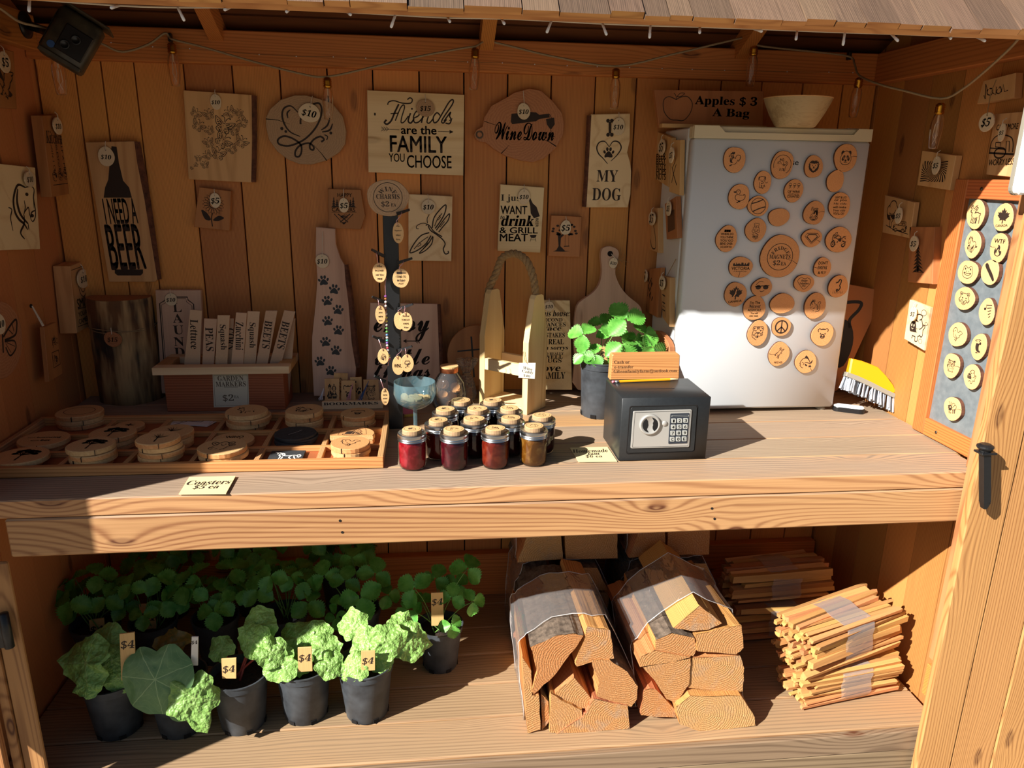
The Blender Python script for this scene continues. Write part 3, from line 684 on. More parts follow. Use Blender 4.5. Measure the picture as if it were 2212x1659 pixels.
# happy campers
r, p = board('wooden_sign', 'small brown sign with a happy campers badge between fir trees', 'sign', WALL, [(707.9, 407.6), (779, 409.6), (784, 440), (789, 466), (779, 495.7), (709, 493)], .02, 'sign_brown')
A = Art(p); A.text(SAN('HAPPY'), 744.6, 421.5, 31, 8); A.text(SAN('CAMPERS'), 742, 453, 50, 8)
A.line([(716, 448), (770, 448)], .0012); A.line([(716, 458.5), (770, 458.5)], .0012)
for x, s in ((721, 22), (728, 16), (763, 22), (757, 16)):
    for k in range(4): y = 446-s+k*s/4; wv = 1.5+k*1.2; A.poly([(x-wv, y+s/3.2), (x+wv, y+s/3.2), (x, y)])
A.line([(722, 462), (742, 484), (763, 462)], .0025); A.line([(730, 462), (752, 480)], .003); A.line([(756, 462), (735, 480)], .003); A.text('🏕', 743, 467, 18, 12); A.poly([(737, 480), (749, 480), (743, 485)])
A.build(r); price_tag(r, p, 742.6, 443.5, 11, 16, '$5', to=(742, 408))
# dragonfly
r, p = board('wooden_sign', 'pale rectangular sign engraved with a large dragonfly', 'sign', WALL, [(882, 419), (977.5, 424), (975, 564.6), (882, 563)], .02, 'sign_pale')
A = Art(p); u = .0036
for st, k in (([(1520, 345), (1540, 385), (1590, 420), (1640, 460), (1665, 500), (1650, 545), (1665, 585), (1692, 580), (1690, 560)], 1.1), ([(1500, 345), (1515, 335), (1535, 350), (1570, 395), (1640, 440)], 1), ([(1508, 330), (1470, 325), (1425, 345), (1422, 370), (1440, 372)], .7), ([(1515, 325), (1512, 285), (1530, 250)], .7),
    ([(1555, 365), (1570, 280), (1620, 210), (1670, 168), (1665, 230), (1630, 300), (1580, 370)], 1.1), ([(1590, 385), (1650, 300), (1702, 243), (1690, 300), (1650, 350), (1610, 400)], 1), ([(1575, 350), (1600, 290), (1640, 240)], .7), ([(1610, 260), (1625, 275), (1600, 300)], .6), ([(1620, 360), (1660, 310)], .7),
    ([(1530, 405), (1460, 430), (1400, 500), (1365, 575), (1430, 555), (1500, 500), (1545, 430)], 1.1), ([(1560, 435), (1520, 500), (1445, 580), (1500, 555), (1550, 500), (1562, 440)], 1), ([(1400, 545), (1450, 490), (1520, 440)], .7), ([(1440, 490), (1460, 505), (1430, 525)], .6), ([(1480, 540), (1520, 490)], .7)):
    A.curve(Z6(st), u*k)
A.build(r); price_tag(r, p, 925.4, 446.8, 15, 16, '$10', to=(924, 420))
# drink and grill
r, p = board('wooden_sign', 'pale sign about drinking beer and grilling meat with a tilted bottle', 'sign', WALL, [(1081, 398), (1176, 405), (1167, 546), (1075, 542)], .02, 'sign_pale_x')
A = Art(p); A.text(SER('I just'), 1107, 429, 50, 18); A.text(SAN('WANT'), 1110, 453.7, 57, 18, off=.02); A.text(ITA('to'), 1085.5, 469, 9, 8); A.text(ITA('drink'), 1119, 477, 70, 23, off=.02); A.text(SAN('BEER'), 1160, 481, 18, 6, rot=-90)
A.text(SAN('& GRILL'), 1120.5, 497.5, 82, 13); A.text(SAN('MEAT'), 1110, 513, 60, 16, off=.02); A.poly(Z7([(245, 120), (258, 110), (280, 155), (312, 185), (340, 265), (290, 283), (262, 240), (258, 180)]))
A.poly(Z7([(255, 425), (312, 425), (305, 445), (283, 452), (262, 445)])); A.line(Z7([(268, 445), (258, 480)]), .0015); A.line(Z7([(298, 445), (308, 480)]), .0015); A.line(Z7([(264, 466), (303, 466)]), .0012)
A.build(r); price_tag(r, p, 1132, 425, 13, 17, '$10')
# tree swing
r, p = board('wooden_sign', 'small reddish sign with a burnt tree and a hanging swing', 'sign', WALL, [(1191, 465), (1257, 468), (1254.7, 506), (1252, 555.7), (1184, 553), (1187, 510)], .02, 'sign_brown')
A = Art(p); A.poly(Z7([(480, 555), (500, 520), (495, 440), (480, 400), (500, 400), (515, 430), (560, 395), (575, 400), (520, 450), (515, 520), (555, 560), (600, 562), (540, 568), (450, 565)]))
rg = random.Random(5)
for k in range(26):
    x, y = rg.uniform(450, 655), rg.uniform(325, 425)
    if (x-555)**2/110**2+(y-385)**2/55**2 < 1.05: c = p.uv(*zp(Z7, x, y)); A.disc(c[0], c[1], .0052, .0038, 8)
A.line(Z7([(558, 420), (556, 520)]), .0008); A.line(Z7([(588, 420), (586, 520)]), .0008); A.line(Z7([(545, 522), (592, 520)]), .0025)
A.build(r); price_tag(r, p, 1222, 491.7, 12, 16, '$5')
# paw board
pl = lean(-.105, .12)
r, p = board('serving_board', 'tall mauve live-edge board with two columns of paw prints leaning on the wall', 'board', pl, [(682.6, 490.4), (723.6, 493.7), (725, 526.6), (735, 557), (744, 572), (746, 602.6), (752.7, 653), (760, 742), (769, 795), (764, 857), (678, 855), (674, 780), (674, 729), (682, 653), (685.6, 602), (682, 552)], .022, 'sign_rose', bark=[(744, 572), (750, 610), (756, 653), (765, 742), (771, 795)])
for i, (x, y) in enumerate([(628, 815), (720, 890), (660, 988), (752, 1065), (663, 1160), (755, 1240), (645, 1338), (735, 1412), (598, 1505), (690, 1585)]):
    A = Art(p); c = p.uv(*zp(Z6, x, y)); paw(A, c[0], c[1], .034, -.12 if i % 2 else .1); A.build(r, MATS['paint_black'], 'paw_print')
price_tag(r, p, 696, 564, 15, 15, '$10', to=(697, 500))
# enjoy sign
pl = lean(-.10, .10)
r, p = board('wooden_sign', 'grey-pink live-edge sign about enjoying the little things behind the charm stand', 'sign', pl, [(800, 654), (945, 656.5), (947.6, 729), (952, 852), (790, 852), (796, 729)], .02, 'sign_rose', bark=[(945, 658), (949, 729), (953, 850)])
A = Art(p); A.text(SCR('enjoy'), 868, 710, 120, 56, off=.018); A.text('THE', 827, 734, 22, 13); A.line(Z6([(1320, 1330), (1440, 1330)]), .003); A.poly(Z6([(1305, 1330), (1335, 1312), (1335, 1348)]))
for x in (1410, 1428): A.line(Z6([(x+22, 1312), (x, 1330), (x+22, 1348)]), .0025)
A.text(SCR('little'), 869, 771, 118, 34, off=.018); A.text(SCR('things'), 869, 808, 120, 44, off=.018); A.build(r)
# laundry
pl = lean(-.04, .03)
r, p = board('wooden_sign', 'upright grey-tan laundry sign with a double line border behind the marker box', 'sign', pl, [(335.5, 626.6), (433.5, 626.6), (444, 850), (349, 850)], .018, 'sign_rose')
A = Art(p)
for d in (0, 14):
    A.line(Z5([(1400+d, 1520), (1362+d, 1010+d), (1405+d, 985+d), (1410+d, 955+d), (1600-d, 955+d), (1605-d, 980+d), (1652-d, 1015+d), (1680-d, 1520)]), .0016 if d else .0034)
for ch, x, y in (('L', 1512, 1045), ('A', 1517, 1135), ('U', 1522, 1235), ('N', 1527, 1335), ('D', 1532, 1425), ('R', 1537, 1515), ('Y', 1542, 1600)):
    q = zp(Z5, x, y); A.text(SER(ch), q[0], q[1], 22 if ch != 'L' else 19, 19)
A.build(r); price_tag(r, p, 369, 647, 13, 14, '$10')
# in this house
pl = lean(-.07, .07)
r, p = board('wooden_sign', 'narrow pale sign listing house rules behind the wine caddy', 'sign', pl, [(1146, 648), (1231, 649), (1236, 842), (1142, 842)], .018, 'sign_pale')
A = Art(p)
for t, x, y, wv, h, f in (('in this house:', 1192, 677, 78, 13, ITA), ('SECOND', 1192, 691, 46, 8, SER), ('CHANCES', 1193, 701, 58, 9, SER), ('grace', 1187, 712, 50, 10, ITA), ('MISTAKES', 1192, 724, 56, 10, SER), ('do REAL', 1193, 738, 50, 12, SER), ("I'm sorrys", 1196, 752, 62, 12, ITA), ('LOUD REALLY', 1190, 764, 56, 6, SER), ('WELL', 1196, 771, 40, 7, SER), ('HUGS', 1192, 779, 42, 9, SER), ('love', 1188, 795, 46, 14, ITA), ('FAMILY', 1193, 811, 56, 14, SER)):
    A.text(f(t), x, y, wv, h, off=.006)
A.build(r); price_tag(r, p, 1186, 662, 11, 11, '$10')
# paddle board
pl = lean(-.075, .07)
r, p = board('cutting_board', 'large paddle-shaped pinkish cutting board with a hole in its handle', 'board', pl, Z7(spline([(865, 560), (885, 532), (940, 520), (1000, 545), (1015, 585), (1003, 640), (985, 720), (992, 785), (1035, 875), (1100, 950), (1185, 1020), (1215, 1090), (1230, 1300), (1225, 1500), (1205, 1745), (665, 1745), (640, 1500), (630, 1300), (640, 1130), (660, 1025), (710, 975), (800, 910), (852, 830), (870, 720), (860, 620)], 3, True)), .022, 'sign_rose', group=None)
A = Art(p); c = p.uv(1318, 548); A.disc(c[0], c[1], .0095, .0095, 18); A.build(r, MATS['dark_gap'], 'hole'); price_tag(r, p, 1325, 568, 9, 12, '$20', to=(1317, 550), rot=-12)
tw = G()
for k in range(6): a = random.uniform(-1.5, 1.0); c = p.uv(1333, 560); tw.tube([(c[0], c[1], .006), (c[0]+.02*math.cos(a), c[1]+.02*math.sin(a), .01), (c[0]+random.uniform(.02, .045)*math.cos(a*1.3), c[1]+.04*math.sin(a*1.5), .004)], .0006, 4)
tw.build('raffia_bow', MATS['twine'], r)
# round board
pl = lean(-.09, .12)
r, p = board('serving_board', 'round dark rose-brown board with a black cross standing behind the caddy', 'board', pl, [(1030+64*math.cos(6.2832*i/32), 768+66*math.sin(6.2832*i/32)) for i in range(32)], .02, 'sign_brown', group=None)
A = Art(p); A.line([(1018, 727), (1024, 815)], .006); A.line([(988, 759), (1062, 752)], .005); A.build(r, MATS['paint_black'])

# ---- left wall
def lw(x): return Plane((x, -.4, 1.5), (1, 0, 0))
r, p = board('wooden_sign', 'brown sign with feathered bird lines high on the left wall', 'sign', lw(XL+.02), [(-10, 103), (30, 111), (36.7, 235.5), (-8, 231)], .016, 'sign_brown')
A = Art(p); A.text('🦅', 12, 178, 40, 70); A.build(r); price_tag(r, p, 11, 134, 12, 21, '$5', w=.012, scale=1.1)
r, p = board('wooden_sign', 'narrow brown kitchen sign mounted beside the back corner', 'sign', lw(XL+.05), [(90, 250), (136, 247), (149, 419), (112, 426)], .03, 'sign_brown')
A = Art(p); A.text(ITA('Kitchen'), 117, 297, 34, 26)
for i, t in enumerate(('SPOON 1 CUP', 'TABLESPOON', 'HALF A PINT')): A.text(t, 114+i*11, 338+i*1, 42, 8, rot=-90)
for x, y in ((118, 378), (130, 376), (141, 374)): A.text('🍵', x, y, 10, 26)
A.line([(115, 400), (146, 396)], .002); A.build(r); price_tag(r, p, 126, 272, 9, 18, '$10', w=.012, scale=1.2)
r, p = board('wooden_sign', 'pale sign with a horse head drawn in flowing lines', 'sign', lw(XL+.024), [(-14, 352), (76, 362), (87, 538), (-6, 541)], .02, 'sign_pale')
A = Art(p); u = .006
for st, k in (([(215, 20), (150, 0), (115, 110), (125, 220), (160, 290), (205, 330), (235, 380)], 1.6), ([(150, 30), (145, 140), (175, 250), (240, 330)], 1.8), ([(70, 190), (100, 210), (90, 280), (110, 390)], .8), ([(205, 255), (205, 330), (175, 405), (210, 460)], 1.2), ([(240, 330), (245, 380)], .8),
    ([(215, 20), (265, 10), (290, 40), (285, 110), (300, 200), (300, 270), (280, 310), (262, 290)], .9), ([(262, 290), (268, 235), (300, 215)], .8), ([(210, 230), (240, 190), (250, 240), (265, 290)], .8), ([(205, 130), (215, 190), (200, 260)], .8), ([(285, 120), (290, 200)], .6)):
    A.curve(Z5(st), u*k, taper=True)
for x, y in ((228, 78), (275, 260)): c = p.uv(*zp(Z5, x, y)); A.disc(c[0], c[1], .009, .005)
A.build(r); price_tag(r, p, 65, 387, 10, 17, '$10', w=.012, scale=1.25)
r, p = board('wooden_sign', 'thick smile sign with a moon-shaped grin near the log stump', 'sign', lw(XL+.055), [(151, 575), (189, 560), (202, 700), (166, 720)], .05, 'sign_tan_y')
A = Art(p); A.line([(154, 584), (186, 572)], .002); A.ring(*p.uv(178, 620), .025, .03, .003, 150, 400); A.ring(*p.uv(178, 617), .016, .02, .0025, 180, 360); A.text(SAN('SMILE'), 180, 652, 27, 20); A.line([(168, 668), (194, 660)], .002); A.text(SAN('YOU ARE'), 182, 675, 26, 10); A.text(SAN('CAMERA'), 183, 690, 26, 10); A.line([(168, 706), (200, 694)], .002); A.build(r)
price_tag(r, p, 181, 602, 12, 20, '$10', w=.01, scale=1.1)
r, p = board('wooden_sign', 'round wood slice sign with a monarch butterfly at the left edge', 'sign', lw(XL+.03), [(1+48*math.cos(6.2832*i/30), 735+84*math.sin(6.2832*i/30)) for i in range(30)], .024, 'slice_red')
A = Art(p)
A.curve([(7, 728), (20, 706), (34, 690), (36, 706), (32, 724), (10, 735)], .006); A.curve([(10, 738), (30, 736), (34, 752), (22, 768), (12, 750)], .005); A.curve([(18, 712), (28, 722)], .003); A.curve([(26, 700), (30, 716)], .003); A.line([(5, 722), (7, 762)], .006); A.line([(12, 742), (24, 762)], .002); A.line([(14, 740), (32, 748)], .002); A.build(r)
price_tag(r, p, 0, 700, 12, 23, '$10', w=.012)
r, p = board('wooden_sign', 'small dark plaque hanging by a twisted cord on the left wall', 'sign', lw(XL+.045), [(95, 707), (121, 696), (135, 808), (106, 825)], .012, 'sign_brown')
A = Art(p); A.text('🐞', 118, 737, 14, 26); A.line([(112, 762), (126, 756), (130, 786), (116, 795)], .003, closed=True); A.text('🐌', 121, 776, 10, 20); A.build(r)
q = p.uv(85, 661); q2 = p.uv(98, 704)
for d in (-.003, .003): G().tube([(q[0], q[1], -.02), (q2[0]+d, q2[1], -.006)], .0022, 6).build('cord', MATS['twine_white'], r)
G().lathe([(0, 0), (.006, 0), (.006, .003), (0, .004)], 10, (q[0], q[1], -.024)).build('nail', MATS['black_steel'], r)

# ---- right wall
r, p = board('wooden_sign', 'slim sign with a heartbeat line and a cup high on the right wall', 'sign', Plane((XR-.026, -.4, 1.5), (-1, 0, 0)), [(2124, 175), (2194, 157), (2190, 211), (2110, 225)], .022, 'sign_tan')
A = Art(p); A.line(Z4([(1890, 770), (1900, 800), (1905, 680), (1918, 740), (1925, 720)]), .003); A.curve(Z4([(1915, 725), (1918, 760), (1950, 765), (1960, 720), (1935, 715)]), .0028); A.line(Z4([(1960, 750), (1985, 765), (1990, 700)]), .0025); A.curve(Z4([(2000, 720), (1990, 745), (2010, 755), (2030, 730), (2020, 700), (2010, 715)]), .0028); A.line(Z4([(2030, 745), (2045, 680), (2055, 740), (2085, 728)]), .0025)
A.build(r); price_tag(r, p, 2130, 263.6, 16, 20, '$5', w=.02, to=(2146, 172), scale=1.1, twm='twine')
r, p = board('wooden_sign', 'tan sign with a round caravan and lettering about worrying less', 'sign', RIGHT, [(2148.6, 246), (2208, 241), (2194, 384), (2130, 377)], .014, 'sign_tan')
A = Art(p); A.text('CAMP MORE', 2176, 274, 46, 12, off=.02); A.text('WORRY LESS', 2163, 350, 54, 13, rot=2, off=.02)
c0 = [(1935, 1230), (1950, 1150), (1990, 1100), (2050, 1090), (2110, 1110), (2125, 1160), (2120, 1230)]
A.curve(Z4(c0), .003); A.line(Z4([(1930, 1235), (2130, 1245)]), .005); A.ring(*p.uv(*zp(Z4, 2018, 1235)), .02, .013, .004); A.line(Z4([(1985, 1150), (2025, 1152), (2022, 1190), (1982, 1186), (1985, 1150)]), .0025); A.line(Z4([(2065, 1220), (2072, 1140), (2095, 1140), (2092, 1225)]), .0025); A.line(Z4([(1940, 1195), (2060, 1205)]), .0025)
A.build(r); price_tag(r, p, 2163, 286, 7, 19, '$5', w=.02, scale=1.25)
r, p = board('wooden_sign', 'square sign with a black and tan swirl illusion on the right wall', 'sign', RIGHT, [(1992, 325), (2065, 336), (2051, 411), (1981, 400)], .02, 'sign_tan')
A = Art(p); c = p.uv(2018, 368); R = [p.uv(1995, 345), p.uv(2048, 352), p.uv(2040, 396), p.uv(1988, 389)]
wu = (R[1][0]-R[0][0])/2; hv = (R[0][1]-R[3][1])/2; c = ((R[0][0]+R[1][0]+R[2][0]+R[3][0])/4, (R[0][1]+R[1][1]+R[2][1]+R[3][1])/4)
for k in range(26):
    ln = []; ln2 = []
    for j in range(9):
        rr = .08+j/8*1.5; a = 6.2832*(k/26)+1.2*math.exp(-rr*1.2)*2
        for L_, da in ((ln, 0), (ln2, .12)):
            x, y = rr*math.cos(a+da), rr*math.sin(a+da); x = max(-1, min(1, x)); y = max(-1, min(1, y)); L_.append((c[0]+x*abs(wu), c[1]+y*hv))
    A.g.add([(q[0], q[1], A.w) for q in ln+ln2], [(j, j+1, 10+j, 9+j) for j in range(8)])
A.build(r); price_tag(r, p, 2021, 357, 8, 20, '$5', w=.018, scale=1.25)
r, p = board('wooden_sign', 'pale sign with a leafy tree above a small off-road vehicle', 'sign', RIGHT, [(1911.7, 421), (1976, 437), (1965, 515), (1906, 502)], .016, 'sign_tan')
A = Art(p); A.text('🌳', 1927, 462, 24, 58); A.text('🚙', 1944, 490, 30, 24); A.line([(1914, 486), (1930, 496), (1962, 506)], .002); A.build(r); price_tag(r, p, 1940, 465.6, 7, 18, '$5', w=.018, scale=1.25)
r, p = board('wooden_sign', 'brown sign with one tall dark fir tree on the right wall', 'sign', RIGHT, [(1965, 490), (2019, 490), (2013, 614), (1961, 609)], .024, 'sign_brown')
A = Art(p)
for k in range(9):
    y = 512+k*8; wv = 2+k*1.3; A.poly([(1983-wv, y+13), (1983+wv*.2, y+9), (1983+wv, y+13), (1983, y)])
A.line([(1983, 575), (1983, 588)], .006); A.line([(1973, 587), (1996, 589)], .0015); A.build(r); price_tag(r, p, 1973, 526, 9, 17, '$5', w=.016, scale=1.2)
r, p = board('wooden_sign', 'tilted pale sign with a sea turtle and bubbles in the sunlight', 'sign', RIGHT, [(1965, 647.5), (2009, 665), (1995, 757), (1953, 732)], .012, 'sign_pale')
A = Art(p); A.text('🐢', 1981, 708, 34, 62); A.ring(*p.uv(1996, 676), .012, .009, .0015); A.ring(*p.uv(2001, 700), .006, .005, .0012); A.ring(*p.uv(1988, 737), .008, .007, .0012); A.build(r); price_tag(r, p, 1971, 678, 7, 16, '$5', w=.014, scale=1.2)
# ------------------------------------------------------------------ fridge and everything on and beside it
plain('fridge_white', 'd2d7da', 0.28); plain('fridge_cream', 'd2c8a8', 0.4); plain('gasket', 'b9bcbd', 0.5); plain('plastic_black', '17181a', 0.35); plain('silver', 'c9cbcc', 0.3, 0.9)
plain('pot_plastic', '25282c', 0.5, col2='4c5258', spotscale=16); plain('soil', '1d130c', 1.0, col2='3a281b', spotscale=120, bump=1.0)
plain('led_white', 'f2f4f6', 0.35); plain('yellow_plastic', 'dc9c12', 0.4); plain('bristle', 'a9b2bd', 0.6); plain('grey_rubber', '8c8678', 0.7)
FX0, FX1, FY, FTZ = .787, 1.345, -.3175, 1.884
fr = empty('fridge', ((FX0+FX1)/2, FY, CT), 'small white fridge on the counter with wood slice magnets on its door', 'fridge')
hw = (FX1-FX0)/2; FD = PXX(1417, 290, FX0).y-FY
G().box(-hw+.002, hw-.002, .058, max(.24, min(FD, .29)), .018, FTZ-CT-.004, .004).build('body', MATS['fridge_white'], fr)
G().box(-hw+.008, hw-.008, .046, .0578, .022, FTZ-CT-.03, 0).build('door_gasket', MATS['gasket'], fr)
dr = G().box(-hw, hw, 0, .046, .014, FTZ-CT-.036, .007).build('door', MATS['fridge_white'], fr); smooth_by_angle(dr, 60)
g = G(); H0, H1 = FTZ-CT-.036, FTZ-CT
pts = [(-hw, H0), (hw, H0), (hw, H1), (hw-.045, H1), (hw-.06, H1-.018), (-hw+.095, H1-.018), (-hw+.075, H1), (-hw, H1)]
n = len(pts); v = [(x, 0, z) for x, z in pts]+[(x, .012, z) for x, z in pts]
g.add(v, [tuple(range(n)), tuple(range(2*n-1, n-1, -1))]+[((i+1) % n, i, n+i, n+(i+1) % n) for i in range(n)])
cp = g.build('door_cap', MATS['fridge_cream'], fr)
G().box(-hw, hw, .0125, .046, H0, H1, .003).build('handle_recess', MATS['fridge_cream'], fr)
G().box(hw-.07, hw-.006, .02, .06, H1+.0003, H1+.0025, .0005).build('hinge_cover', MATS['silver'], fr)
for x in (-hw+.05, hw-.03):
    for y in (.03, .2): G().lathe([(.014, 0), (.018, .004), (.012, .008), (.012, .018)], 14, (x, y, 0)).build('foot', MATS['grey_rubber'], fr, True)
q = Plane((0, FY-.0003, 1.5), (0, -1, 0)).centre(1716, 352); A = Art(q); A.text('se', 1717.5, 352.5, 15, 8, off=.02); o = A.build(fr, MATS['silver'], 'maker_lettering'); o.matrix_local = Matrix.Translation((-(FX0+FX1)/2, -FY, -CT)) @ q.mat()

DOOR = Plane((1.0, FY-.0095, 1.4), (0, -1, 0))
def arc_text(A, u, v, R, s, a_mid, size, flip=False, fn=SER):
    """letters set around a circle"""
    wid = [glyphs(fn(c))[2]*.7 if c not in 'I ' else .42 for c in s]; tot = sum(wid)+.16*(len(s)-1); a = a_mid+tot*size/R/2
    for c, wv in zip(s, wid):
        b = a-wv*size/R/2
        if c != ' ': A.uvtext(fn(c), u+R*math.cos(b), v+R*math.sin(b), wv*size, size*.72, math.degrees(b)-90)
        a -= (wv+.16)*size/R
def magnet(cx, cy, rx, ry, label, art=None, pl=DOOR, th=.009, group='wood slice magnets on the fridge door', mat='slice_face', rot=0.0, crack=False, rough=.045):
    q = pl.centre(cx, cy); a = q.uv(cx+rx, cy); b = q.uv(cx, cy-ry); ru, rv = math.hypot(*a), math.hypot(*b)
    r = empty('fridge_magnet', q.mat(), label, 'magnet', group); sd = int(cx*3+cy*5)
    pts = blob(ru, rv, 26, rough, sd)
    G().prism(pts, -th+.0012, 0, .0006).build('slice', MATS[mat], r); k = 1.012
    g = G(); n = len(pts); v = [(x*k, y*k, -th+.0012) for x, y in pts]+[(x*k, y*k, -.0012) for x, y in pts]; g.add(v, [(i, (i+1) % n, n+(i+1) % n, n+i) for i in range(n)]); g.build('bark_rim', MATS['bark_red'], r)
    G().lathe([(0, -th), (ru*.35, -th), (ru*.35, -th+.0014), (0, -th+.0014)], 12).build('magnet_disc', MATS['black_steel'], r)
    A = Art(q)
    if art: art(A, ru, rv); A.build(r)
    if crack:
        C = Art(q, .0003); a_ = crack; C.line([(ru*.35*math.cos(a_), rv*.35*math.sin(a_)), (ru*.7*math.cos(a_+.08), rv*.7*math.sin(a_+.08)), (ru*math.cos(a_), rv*math.sin(a_))], .0006, False, w2=.0016); C.build(r, MATS['burnt'], 'crack')
    return r
def E(ch, s=1.15, dy=0.0, sy=None): return lambda A, ru, rv: A.uvtext(ch, 0, rv*dy, ru*s, rv*(sy or s))
def T(*rows): # rows: text, v (in ry), width (in rx), face
    def f(A, ru, rv):
        for (t, v, wv, fn) in rows: A.uvtext(fn(t), 0, rv*v, ru*wv, None if len(t) > 3 else None)
    return f
def TH(*rows):
    def f(A, ru, rv):
        for (t, v, wv, h, fn) in rows: A.uvtext(fn(t), 0, rv*v, ru*wv, rv*h)
    return f
def both(*fs): return lambda A, ru, rv: [f(A, ru, rv) for f in fs]
def baseball(A, ru, rv):
    R = ru*.72; A.ring(0, 0, R, R, .0016)
    A.curve([(-R*.95, R*.3), (-R*.2, R*.5), (R*.55, R*.82)], .003, False); A.curve([(-R*.7, -R*.72), (R*.1, -R*.35), (R*.95, -R*.1)], .003, False)
def peace(A, ru, rv):
    R = min(ru, rv)*.66; A.ring(0, 0, R, R, .0042); A.line([(0, R), (0, -R)], .0036, False)
    for s in (-1, 1): A.line([(0, 0), (s*R*.7, -R*.7)], .0036, False)
LEAF = [(0, 1), (.2, .62), (.4, .74), (.34, .3), (.56, .52), (.64, .34), (.98, .42), (.84, .12), (1, .0), (.5, -.42), (.56, -.62), (.08, -.52), (.1, -.95), (-.1, -.95), (-.08, -.52), (-.56, -.62), (-.5, -.42), (-1, .0), (-.84, .12), (-.98, .42), (-.64, .34), (-.56, .52), (-.34, .3), (-.4, .74), (-.2, .62)]
def canada(A, ru, rv):
    s = ru*.62; L = [(x*s, y*s+rv*.12) for x, y in LEAF]
    A.poly([p for p in L if p[0] <= s*.12 or True], False)
    A.uvtext('\x01CANADA', 0, -rv*.55, ru*1.25, rv*.17, 6)
    # pale skating figure cut through the leaf is left as bare wood
def canada_cut(r, q, ru, rv):
    C = Art(q, .0007); s = ru*.62
    C.poly([(s*.02, s*.62+rv*.12), (s*.2, s*.55+rv*.12), (s*.06, s*.2+rv*.12), (s*.1, -s*.1+rv*.12), (-s*.35, -s*.75+rv*.12), (-s*.5, -s*.8+rv*.12), (-s*.12, -s*.05+rv*.12)], False); C.build(r, MATS['slice_face'], 'figure')
def victoria(A, ru, rv):
    A.uvtext('VICTORIA', 0, -rv*.12, ru*1.5, rv*.3, 0, .01); A.uvtext('CANADA', 0, -rv*.42, ru*1.1, rv*.1)
    x = -ru*.65
    rg = random.Random(3)
    while x < ru*.6: wv = rg.uniform(.05, .12)*ru; h = rg.uniform(.08, .3)*rv; A.poly([(x, rv*.12), (x+wv, rv*.12), (x+wv, rv*.12+h), (x+wv/2, rv*.16+h*1.2), (x, rv*.12+h)], False); x += wv
def fridge_big(A, ru, rv):
    R = ru*.66; A.ring(0, -rv*.02, R, R, .0018, n=40); A.uvtext(SER('MAGNETS'), 0, -R*.02, R*1.68, R*.34); arc_text(A, 0, -rv*.02, R*.66, 'FRIDGE', math.pi/2, R*.36); A.uvtext(SER('$2'), -R*.22, -R*.5, R*.56, R*.44); A.uvtext(SER('EA'), R*.34, -R*.54, R*.42, R*.27)
def valentine(A, ru, rv):
    A.curve([(0, rv*.5), (-ru*.4, rv*.62), (-ru*.68, rv*.25), (-ru*.3, -rv*.35), (ru*.05, -rv*.68), (ru*.5, -rv*.2), (ru*.66, rv*.3), (ru*.3, rv*.6), (0, rv*.45)], .0012, False)
    for t, v, wv in (('Happy', .28, .66), ('Valentines', .0, .95), ('Day', -.3, .4)): A.uvtext(ITA(t), 0, rv*v, ru*wv, rv*.27)
def seahorse(A, ru, rv):
    A.curve([(-ru*.3, rv*.32), (-ru*.05, rv*.42), (ru*.05, rv*.62), (ru*.22, rv*.55), (ru*.2, rv*.3), (ru*.12, rv*.1), (ru*.2, -rv*.1), (ru*.05, -rv*.35), (-ru*.15, -rv*.4), (-ru*.12, -rv*.25), (0, -rv*.28)], .0034, False)
    for k in range(7): x = (-.5+k*.16)*ru; A.line([(x, -rv*.62), (x+jig(.1)*ru, -rv*.35)], .0014, False, w2=.0003)
def shades(A, ru, rv):
    for s in (-1, 1): A.disc(s*ru*.36, rv*.02, ru*.27, rv*.24, 12)
    A.line([(-ru*.7, rv*.12), (ru*.7, rv*.2)], .0022, False); A.curve([(-ru*.2, -rv*.35), (0, -rv*.45), (ru*.25, -rv*.32)], .0018, False); A.curve([(-ru*.6, rv*.3), (-ru*.3, rv*.62), (ru*.1, rv*.6)], .0015, False)
def diamond(A, ru, rv):
    for k, wd in ((1, .0016), (.72, .0032)): A.line([(-ru*.5*k, rv*.52*k), (ru*.5*k, rv*.52*k), (ru*.72*k, rv*.2*k), (0, -rv*.68*k), (-ru*.72*k, rv*.2*k)], wd, False, closed=True)
def island(A, ru, rv): A.poly(spline([(-ru*.6, rv*.6), (-ru*.35, rv*.66), (-ru*.05, rv*.3), (ru*.3, -rv*.05), (ru*.62, -rv*.5), (ru*.5, -rv*.66), (ru*.2, -rv*.4), (-ru*.2, -rv*.0), (-ru*.55, rv*.35)], 3, True), False)
def lines_art(A, ru, rv):
    for k in range(5): A.line([(-ru*.1+k*ru*.12, rv*(.5-k*.22)), (ru*.55, rv*(.58-k*.2))], .0022, False)
    A.disc(-ru*.25, rv*.2, ru*.14, rv*.1); A.line([(-ru*.13, rv*.2), (-ru*.13, rv*.55)], .0014, False)
def rows(*ts):
    return TH(*[(t, .62-1.24*i/max(1, len(ts)-1), min(1.25, .17*len(t)+.2)*(1-.45*abs(.62-1.24*i/max(1, len(ts)-1))**2), .17, f) for i, (t, f) in enumerate(ts)])
S_, I_ = SAN, ITA
